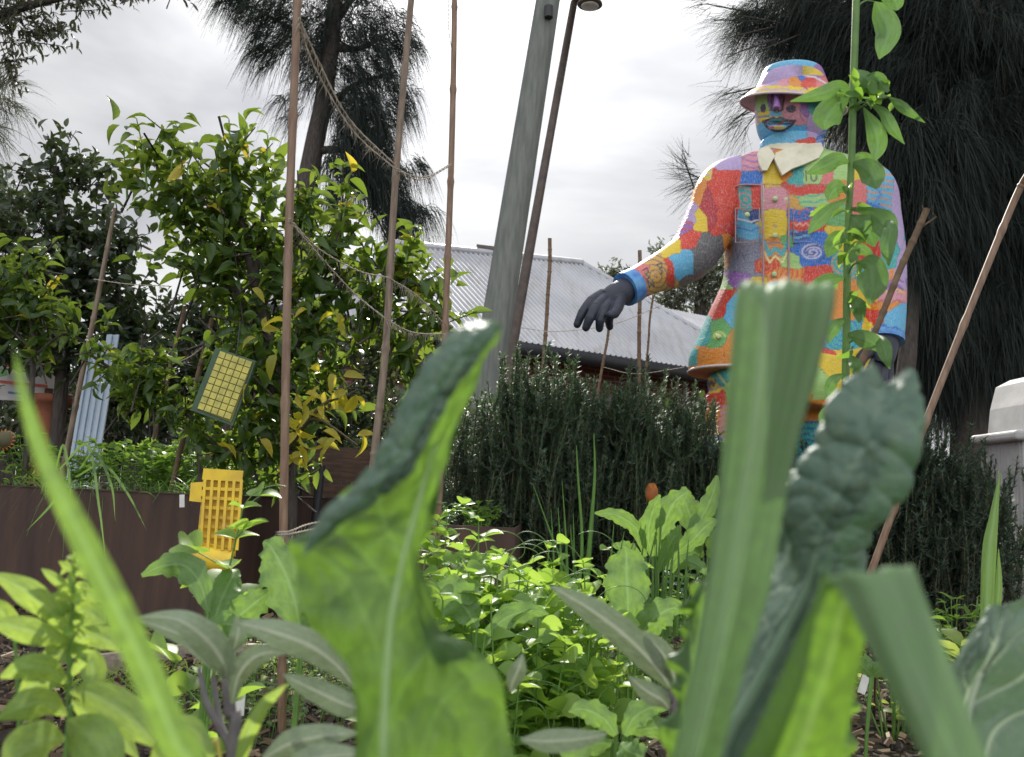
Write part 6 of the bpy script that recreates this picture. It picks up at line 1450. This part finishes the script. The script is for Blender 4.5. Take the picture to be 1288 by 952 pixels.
# fold: the leaf margin rolled back over itself, waxy upper face outwards
def d2(U, W): return (.0026 * cells(U * 1.6 + 5 + .5 * np.sin(W * 8), W * 9, 7) + .0008 * cells(U * 4, W * 26, 2)) * np.clip(np.sin(np.pi * np.clip(W * 1.05, 0, 1)) * 2, .1, 1)
rows = [(380, 700, .405, 386, 695, .401, 392, 690, .402), (398, 664, .405, 412, 660, .395, 430, 655, .398), (438, 622, .402, 455, 622, .390, 475, 622, .394), (474, 582, .398, 492, 590, .385, 512, 595, .389), (492, 540, .397, 513, 548, .383, 532, 552, .387), (518, 490, .396, 540, 500, .382, 560, 505, .386), (548, 445, .395, 568, 455, .381, 588, 462, .385), (582, 412, .394, 600, 420, .382, 615, 428, .385), (606, 402, .394, 620, 405, .386, 632, 408, .388)]
rows = [tuple(v - .012 if k in (2, 5, 8) else v for k, v in enumerate(r_)) for r_ in rows]
G, U, W = sheet(rows, 40, 220, d2)
mb = MB(); mb.grid(G, vein=(leafveins(U, W, 5, .03, 1, .001, False) * .3).ravel(), uvw=np.stack([U * .5 + .5, W * 3, 0 * U], -1).reshape(-1, 3)); mb.build('rolled_margin', M['kale_blue'], lf)
mb = MB(); mb.tube([V((kp.location.x, Y1 + .02, -.02)), P(470, 1250, .39), P(478, 1080, .382), P(482, 960, .378), P(485, 870, .378), P(492, 780, .38), P(508, 700, .382), P(530, 620, .383), P(548, 560, .384)], [.008, .005, .0030, .0022, .0019, .0016, .0013, .0010, .0006], 10, 60)
mb.build('midrib', simple('kale_rib', (.25, .42, .15), (.32, .48, .2), .4, 60), lf)
mb = MB(); mb.tube([V((kp.location.x, Y1 + .02, -.02)), V((kp.location.x + .01, Y1 + .03, .16)), V((kp.location.x + .01, Y1 + .06, .3))], [.011, .009, .006], 10, 14); mb.build('stem', M['stem_g'], kp)

# kale plant with the crinkled rolled leaf
kp2 = empty('kale_plant', V((P(880, 952, .5)[0], .5, 0)), 'kale plant with a dark, deeply crinkled, half rolled leaf beside the leek leaves', 'kale plant')
def d3(U, W): return (.0034 * cells(U * 2.5 + 2 + .7 * np.sin(W * 9), W * 10.5 + 1.2 * U * U, 12) + .0011 * cells(U * 5 + 1, W * 20, 3)) * (.3 + .7 * np.clip((W - .28) * 5, 0, 1)) + .013 * np.exp(-((np.abs(U - .05) - .46) / .22) ** 2) * np.clip((W - .3) * 4, 0, 1) + .003 * np.sin(U * 3 + W * 20) * np.abs(U)
rows = [(890, 930, .50, 905, 955, .47, 945, 955, .48), (925, 820, .51, 943, 880, .465, 990, 880, .47), (955, 745, .505, 980, 805, .455, 1035, 790, .465), (980, 700, .50, 1010, 750, .445, 1078, 742, .465), (978, 655, .495, 1025, 700, .44, 1092, 700, .47), (980, 630, .49, 1035, 660, .435, 1100, 665, .47), (1005, 598, .485, 1055, 620, .43, 1112, 628, .465), (1028, 560, .48, 1078, 580, .43, 1135, 592, .46), (1045, 525, .475, 1095, 540, .43, 1150, 555, .455), (1066, 506, .47, 1105, 512, .44, 1148, 526, .455), (1080, 495, .465, 1110, 493, .45, 1138, 506, .455), (1098, 490, .46, 1112, 488, .455, 1124, 494, .457)]
G, U, W = sheet(rows, 110, 260, d3)
mb = MB(); mb.grid(G, vein=(leafveins(U, W, 7, .02, 1, .02, False) * .35).ravel(), uvw=np.stack([U * .5 + .5, W * 3, 0 * U], -1).reshape(-1, 3)); lf = mb.build('leaf', M['kale_blue'], kp2)
# its broad shadowed lower lamina, turned the other way
rows = [(905, 960, .53, 925, 965, .51, 945, 960, .50), (900, 880, .53, 935, 890, .52, 955, 880, .50), (920, 790, .53, 950, 800, .52, 985, 790, .495), (940, 700, .53, 965, 705, .52, 1000, 700, .49), (965, 640, .53, 985, 640, .51, 1005, 650, .485), (985, 605, .52, 998, 600, .50, 1010, 610, .48)]
G, U, W = sheet(rows, 50, 120, lambda U, W: .003 * cells(U * 3, W * 9, 3))
mb = MB(); mb.grid(G, vein=(leafveins(U, W, 7, .03) * .4).ravel(), uvw=np.stack([U * .5 + .5, W * 3, 0 * U], -1).reshape(-1, 3)); mb.build('rolled_margin', M['kale_blue'], lf)
mb = MB(); mb.tube([V((kp2.location.x, .5, -.02)), P(880, 1100, .48), P(905, 952, .462), P(945, 875, .455), P(985, 800, .447), P(1012, 745, .44), P(1026, 700, .434)], [.009, .006, .0036, .0028, .0022, .0016, .0010], 10, 50)
mb.build('midrib', simple('kale_rib_dark', (.12, .2, .13), (.16, .25, .17), .4, 60), lf)
# jagged bright leaf of the same plant showing left of the leek
rows = [(845, 1000, .56, 870, 1000, .55, 905, 1000, .56), (832, 930, .56, 862, 930, .55, 900, 925, .56), (850, 870, .56, 868, 870, .55, 900, 870, .56), (842, 835, .565, 872, 830, .555, 900, 830, .56), (862, 790, .57, 880, 780, .56, 900, 780, .56), (858, 765, .57, 884, 745, .56, 905, 750, .56), (875, 735, .57, 890, 728, .565, 905, 735, .56)]
G, U, W = sheet(rows, 40, 120, lambda U, W: .004 * np.abs(U) ** 2 * np.sin(W * 40))
mb = MB(); mb.grid(G, vein=leafveins(U, W, 6, .04).ravel(), uvw=np.stack([U * .5 + .5, W * 2, 0 * U], -1).reshape(-1, 3)); mb.build('leaf', M['kale'], kp2)
rows = [(900, 1010, .55, 960, 1010, .54, 1060, 1010, .56), (905, 950, .55, 970, 950, .54, 1070, 945, .56), (935, 890, .55, 985, 895, .54, 1075, 890, .56), (960, 850, .55, 1000, 850, .545, 1068, 850, .56), (985, 800, .55, 1020, 810, .55, 1060, 805, .56), (1005, 770, .55, 1030, 768, .55, 1050, 770, .555)]
G, U, W = sheet(rows, 40, 120, lambda U, W: .005 * np.abs(U) ** 2 * np.sin(W * 34))
mb = MB(); mb.grid(G, vein=leafveins(U, W, 6, .04).ravel(), uvw=np.stack([U * .5 + .5, W * 2, 0 * U], -1).reshape(-1, 3)); mb.build('leaf', M['kale'], kp2)

# third kale: veined grey-blue leaf in the corner
kp3 = empty('kale_plant', V((P(1230, 952, .62)[0], .62, 0)), 'kale plant with a flat grey-blue leaf and pale branching veins in the bottom corner', 'kale plant')
rows = [(1205, 1020, .55, 1225, 1030, .54, 1400, 1010, .56), (1202, 950, .55, 1222, 960, .54, 1420, 930, .56), (1192, 905, .55, 1218, 890, .54, 1425, 870, .57), (1195, 860, .55, 1232, 850, .54, 1410, 810, .57), (1208, 815, .55, 1248, 810, .54, 1370, 760, .57), (1232, 780, .55, 1262, 778, .545, 1325, 745, .57), (1252, 762, .55, 1270, 758, .55, 1290, 750, .56)]
G, U, W = sheet(rows, 90, 160, lambda U, W: .0016 * cells(U * 3.2 + 1 + .5 * np.sin(W * 9), W * 5.5 + .5 * np.sin(U * 6), 5) - .0022 * leafveins(U, W, 5, .05, 1.6, .04, False) + .002 * np.sin(W * 12 + U * 4))
cc = cells(U * 3.2 + 1, W * 5.5, 5); vn = leafveins(U, W, 5, .035, 1.6, .04)
mb = MB(); mb.grid(G, vein=vn.ravel(), uvw=np.stack([U * .5 + .5, W, 0 * U], -1).reshape(-1, 3))
lf = mb.build('leaf', heromat('kale_grey_leaf', (.10, .17, .12), (.15, .23, .17), (.14, .26, .09), (.42, .52, .36), .25, .45, .5, bl=.0008, nscale=100), kp3)
mb = MB(); mb.tube([V((kp3.location.x, .62, -.02)), P(1222, 1100, .56), P(1222, 960, .545), P(1219, 890, .543), P(1246, 815, .543), P(1262, 778, .546)], [.006, .005, .003, .0024, .0016, .0008], 8, 40); mb.build('midrib', simple('pale_rib', (.45, .55, .4), (.38, .48, .33), .45, 60), lf)

# leeks
lk = empty('leek_plant', V((P(860, 952, .34)[0], .34, 0)), 'leek with a broad upright striped leaf folded over at its top, before the statue', 'leek')
rows = [(760, 1300, .36, 800, 1300, .352, 850, 1300, .36), (830, 1010, .36, 858, 1010, .352, 888, 1010, .36), (848, 940, .355, 878, 940, .347, 910, 940, .355), (872, 830, .35, 905, 830, .341, 940, 830, .35), (888, 740, .348, 925, 740, .338, 968, 740, .348), (902, 640, .345, 942, 640, .335, 985, 640, .345), (912, 550, .34, 958, 550, .33, 1003, 550, .34), (920, 460, .335, 970, 460, .326, 1028, 460, .335), (925, 390, .332, 978, 392, .324, 1046, 395, .332), (930, 362, .333, 982, 364, .326, 1050, 367, .333), (934, 354, .34, 985, 355, .336, 1050, 359, .34), (936, 358, .348, 985, 360, .346, 1048, 364, .348), (935, 400, .352, 980, 402, .351, 1040, 405, .352), (930, 480, .36, 972, 482, .36, 1025, 485, .36), (925, 560, .37, 955, 562, .37, 990, 562, .37)]
G, U, W = sheet(rows, 60, 320, lambda U, W: .0008 * np.sin(U * 7 + 1) + .0004 * np.sin(U * 23) + .0006 * np.sin(W * 9 + U * 3))
mb = MB(); mb.grid(G, vein=(np.clip(1 - np.abs(U + .25) / .16, 0, 1) * .65 + np.clip(1 - np.abs(U - .02) / .05, 0, 1) * .3).ravel(), uvw=np.stack([U * .5 + .5, W * 4, 0 * U], -1).reshape(-1, 3)); mb.build('leaf', M['leek'], lk)
lk2 = empty('leek_plant', V((P(1000, 952, .3)[0], .31, 0)), 'leek leaf sharply bent like an upside down V before the crinkled kale', 'leek')
rows = [(900, 1250, .33, 950, 1250, .325, 1010, 1250, .33), (925, 990, .325, 985, 992, .32, 1045, 995, .325), (950, 920, .322, 1008, 922, .316, 1063, 925, .322), (985, 840, .32, 1035, 842, .313, 1080, 840, .32), (1018, 765, .317, 1055, 765, .31, 1095, 765, .317), (1032, 735, .315, 1072, 735, .308, 1125, 735, .315)]
G, U, W = sheet(rows, 40, 150, lambda U, W: .0006 * np.sin(U * 8))
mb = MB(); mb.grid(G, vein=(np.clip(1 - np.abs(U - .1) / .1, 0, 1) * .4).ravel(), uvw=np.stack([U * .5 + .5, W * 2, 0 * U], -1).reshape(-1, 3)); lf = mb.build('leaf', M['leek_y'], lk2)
rows = [(1030, 737, .315, 1072, 736, .309, 1125, 735, .315), (1033, 724, .309, 1085, 720, .302, 1142, 712, .309), (1040, 724, .303, 1092, 722, .295, 1150, 714, .303), (1062, 752, .299, 1112, 752, .291, 1162, 748, .299), (1090, 810, .294, 1138, 812, .286, 1185, 808, .294), (1125, 885, .288, 1168, 886, .28, 1212, 882, .288), (1160, 960, .282, 1200, 962, .275, 1242, 958, .282), (1200, 1060, .275, 1240, 1060, .27, 1275, 1060, .275)]
G, U, W = sheet(rows, 40, 180, lambda U, W: .0005 * np.sin(U * 8 + W * 4))
mb = MB(); mb.grid(G, vein=(np.clip(1 - np.abs(U) / .12, 0, 1) * .12).ravel(), uvw=np.stack([U * .5 + .5, W * 3, 0 * U], -1).reshape(-1, 3))
mb.build('leaf', M['leek'], lk2)

# broad grass blade at the near edge
gb = empty('broad_grass', V((P(260, 952, .3)[0], .3, 0)), 'single broad lime grass blade leaning out of focus before the steel planter', 'grass blade')
mb = MB(); blade_leaf(mb, [(300, 1350, .30, 17), (248, 1000, .30, 19), (220, 930, .298, 19), (178, 830, .295, 18), (130, 730, .29, 17), (90, 650, .286, 14), (57, 580, .284, 11), (36, 520, .282, 8), (24, 470, .28, 4), (19, 440, .28, .5)], 9, 80, .25, 0, 1, 0, vw=.1)
mb.build('leaf', M['grassblade'], gb)

# sage
sg = empty('sage_plant', V((P(290, 952, .72)[0], .72, 0)), 'sage plant with soft grey-green leaves arching from a purple stem', 'sage plant')
mb = MB(); mb.tube([V((P(290, 952, .72)[0], .72, -.01)), P(292, 960, .72), P(290, 900, .72), P(286, 850, .72), P(292, 805, .72)], [.0055, .0052, .005, .0042, .002], 9, 24)
mb.tube([P(291, 940, .72), P(262, 890, .73), P(250, 840, .74)], [.003, .0028, .002], 7, 12); mb.tube([P(291, 950, .73), P(275, 900, .75), P(268, 850, .76)], [.003, .0028, .002], 7, 12)
mb.build('stem', simple('purple_stem', (.12, .10, .12), (.20, .19, .19), .7, 40), sg)
for rows in ([(286, 858, .72, 3), (282, 836, .70, 15), (262, 806, .68, 19), (232, 783, .67, 15), (205, 776, .68, 8), (170, 777, .69, 1)], [(285, 850, .72, 2), (268, 832, .75, 8), (240, 805, .77, 11), (205, 790, .78, 8), (175, 780, .79, 1)],
             [(292, 885, .71, 3), (300, 850, .69, 12), (318, 828, .67, 13), (340, 820, .66, 8), (362, 822, .66, 1)], [(448, 868, .70, 2), (425, 838, .68, 13), (390, 812, .66, 18), (345, 795, .65, 16), (315, 787, .66, 9), (297, 784, .66, 1)],
             [(462, 892, .72, 3), (440, 888, .70, 14), (405, 872, .69, 14), (375, 858, .68, 9), (356, 848, .68, 1)], [(292, 820, .72, 2), (298, 805, .71, 10), (300, 788, .71, 8), (296, 775, .71, 1)], [(288, 870, .72, 2), (284, 840, .74, 9), (290, 812, .75, 9), (300, 795, .75, 1)],
             [(330, 955, .66, 4), (365, 935, .65, 16), (410, 925, .64, 13), (450, 922, .64, 2)], [(340, 985, .62, 4), (385, 958, .61, 15), (430, 950, .6, 12), (470, 952, .6, 2)]):
    mb = MB(); blade_leaf(mb, rows, 11, 40, .35, .06, 2, 9, bumpa=.0002); mb.build('leaf', M['sage'], sg)
sg2 = empty('sage_plant', V((P(860, 952, .8)[0], .8, 0)), 'sage plant sending long grey leaves up from behind the leek', 'sage plant')
mb = MB(); mb.tube([V((P(845, 952, .8)[0], .8, -.01)), P(848, 950, .8), P(845, 880, .8), P(842, 862, .8)], [.004, .004, .0035, .002], 8, 16); mb.build('stem', simple('purple_stem_b', (.14, .11, .13), (.2, .18, .18), .7, 40), sg2)
for rows in ([(845, 868, .8, 3), (825, 838, .77, 15), (785, 798, .74, 18), (745, 768, .72, 15), (712, 748, .71, 8), (692, 737, .71, 1)], [(850, 862, .8, 3), (846, 845, .78, 12), (832, 820, .77, 13), (815, 802, .76, 7), (806, 793, .76, 1)], [(842, 892, .8, 3), (832, 880, .78, 12), (812, 868, .77, 11), (790, 850, .76, 1)],
             [(655, 930, .7, 2), (685, 932, .69, 13), (725, 930, .68, 12), (752, 926, .68, 6), (764, 923, .68, 1)], [(642, 870, .72, 2), (645, 858, .71, 9), (652, 842, .7, 10), (658, 822, .7, 1)]):
    mb = MB(); blade_leaf(mb, rows, 11, 40, .3, .05, 2, 9, bumpa=.0002); mb.build('leaf', M['sage'], sg2)

# oregano-like herb in the near corner
hb = empty('herb_sprig', V((P(70, 952, .728)[0], 0.728, 0)), 'lime green leafy herb sprig with clustered tip in the near corner', 'herb')
mb = MB(); mb.tube([V((P(80, 952, .728)[0], .728, -.01)), P(82, 960, .728), P(86, 880, .728), P(90, 790, .728), P(93, 735, .728), P(94, 705, .728)], [.0026, .0026, .0024, .0022, .0016, .001], 8, 30)
mb.tube([V((P(20, 952, .754)[0], .754, -.01)), P(20, 960, .754), P(22, 860, .754), P(15, 770, .754)], [.0026, .0025, .002, .001], 8, 24); mb.build('stem', M['stem_g'], hb)
hl_ = [[(92, 745, 0.728, 1), (78, 735, 0.715, 6), (62, 722, 0.709, 5), (52, 715, 0.709, .5)], [(93, 748, 0.728, 1), (110, 748, 0.715, 8), (128, 752, 0.709, 6), (146, 756, 0.709, .5)], [(93, 725, 0.728, 1), (105, 718, 0.722, 5), (122, 722, 0.715, .5)], [(93, 722, 0.728, 1), (84, 712, 0.722, 5), (74, 706, 0.715, .5)], [(94, 712, 0.728, 1), (96, 702, 0.728, 4), (92, 694, 0.728, .5)], [(94, 715, 0.728, 1), (103, 706, 0.728, 4), (112, 704, 0.728, .5)], [(93, 755, 0.728, 1), (78, 752, 0.715, 7), (60, 748, 0.702, .5)],
       [(92, 775, 0.728, 2), (105, 768, 0.715, 12), (120, 775, 0.709, 10), (132, 785, 0.702, 1)], [(90, 800, 0.728, 2), (65, 770, 0.702, 12), (35, 745, 0.689, 16), (5, 728, 0.689, 8), (-15, 722, 0.689, 1)], [(90, 810, 0.728, 2), (60, 800, 0.702, 13), (25, 790, 0.689, 15), (-10, 782, 0.689, 5)], [(90, 815, 0.728, 2), (110, 800, 0.702, 12), (135, 805, 0.689, 12), (150, 820, 0.689, 1)],
       [(88, 850, 0.728, 2), (110, 830, 0.709, 13), (118, 850, 0.702, 13), (105, 875, 0.689, 2)], [(88, 870, 0.715, 2), (112, 872, 0.676, 17), (150, 892, 0.650, 22), (180, 918, 0.637, 15), (198, 942, 0.637, 1)], [(86, 860, 0.715, 2), (60, 842, 0.689, 15), (30, 840, 0.676, 15), (0, 852, 0.676, 2)], [(84, 900, 0.715, 2), (60, 885, 0.676, 16), (30, 888, 0.650, 18), (-5, 905, 0.650, 2)], [(84, 905, 0.702, 2), (100, 915, 0.650, 22), (120, 935, 0.624, 28), (135, 960, 0.611, 20), (140, 990, 0.611, 2)],
       [(20, 800, 0.754, 2), (12, 785, 0.741, 12), (0, 765, 0.728, 10), (-12, 750, 0.728, 1)], [(82, 930, 0.689, 2), (60, 930, 0.624, 24), (30, 945, 0.598, 26), (5, 970, 0.585, 4)], [(22, 880, 0.754, 2), (40, 862, 0.728, 13), (62, 858, 0.715, 10), (78, 862, 0.715, 1)], [(90, 790, 0.728, 2), (100, 780, 0.754, 9), (112, 790, 0.767, 9), (118, 805, 0.780, 1)], [(88, 880, 0.728, 2), (120, 905, 0.754, 12), (150, 925, 0.780, 12), (175, 955, 0.780, 1)], [(90, 765, 0.728, 2), (80, 765, 0.715, 8), (66, 772, 0.702, 6), (56, 780, 0.702, 1)]]
for k_ in range(26):
    aa = k_ * 2.4; yy = 700 + k_ * 5.2; ll = 10 + k_ * 1.05; cx_ = 93.5 - k_ * .2; dx_ = math.cos(aa) * ll; dz_ = -.02 * math.sin(aa)
    hl_.append([(cx_, yy + 4, .728, 1), (cx_ + dx_ * .45, yy - 3 - ll * .12, .728 + dz_ * .5, ll * .26), (cx_ + dx_ * .85, yy - 3, .728 + dz_, ll * .24), (cx_ + dx_ * 1.2, yy + ll * .18, .728 + dz_, .5)])
for rows in hl_:
    mb = MB(); blade_leaf(mb, rows, 11, 26, .2, .08, 1.5, 6); mb.build('leaf', M['herbleaf'], hb)
# near leaves below the picture's lower edge keep the bed full
hb2 = empty('herb_sprig', V((P(240, 1000, .6)[0], .6, 0)), 'curled narrow lime leaf and yellow stalk beside the sage stem', 'herb')
mb = MB(); blade_leaf(mb, [(298, 975, .6, 4), (310, 930, .6, 9), (330, 890, .6, 8), (350, 870, .6, 4), (362, 860, .6, .5)], 9, 30, .3, .05, 2, 0); mb.build('leaf', M['herbleaf'], hb2)
mb = MB(); blade_leaf(mb, [(180, 990, .62, 3), (215, 925, .6, 14), (240, 915, .59, 12), (262, 940, .58, 6), (268, 970, .58, 1)], 9, 30, .2, .05, 2, 5); mb.build('leaf', M['herbleaf'], hb2)
mb = MB(); mb.tube([P(268, 980, .62), P(266, 945, .62), P(272, 930, .62), P(278, 960, .62)], .0016, 6, 20); mb.build('stem', simple('yellow_stalk', (.6, .5, .12), (.45, .45, .1), .5, 30), hb2)

for k in list(bpy.data.meshes):
    if k.users == 0: bpy.data.meshes.remove(k)
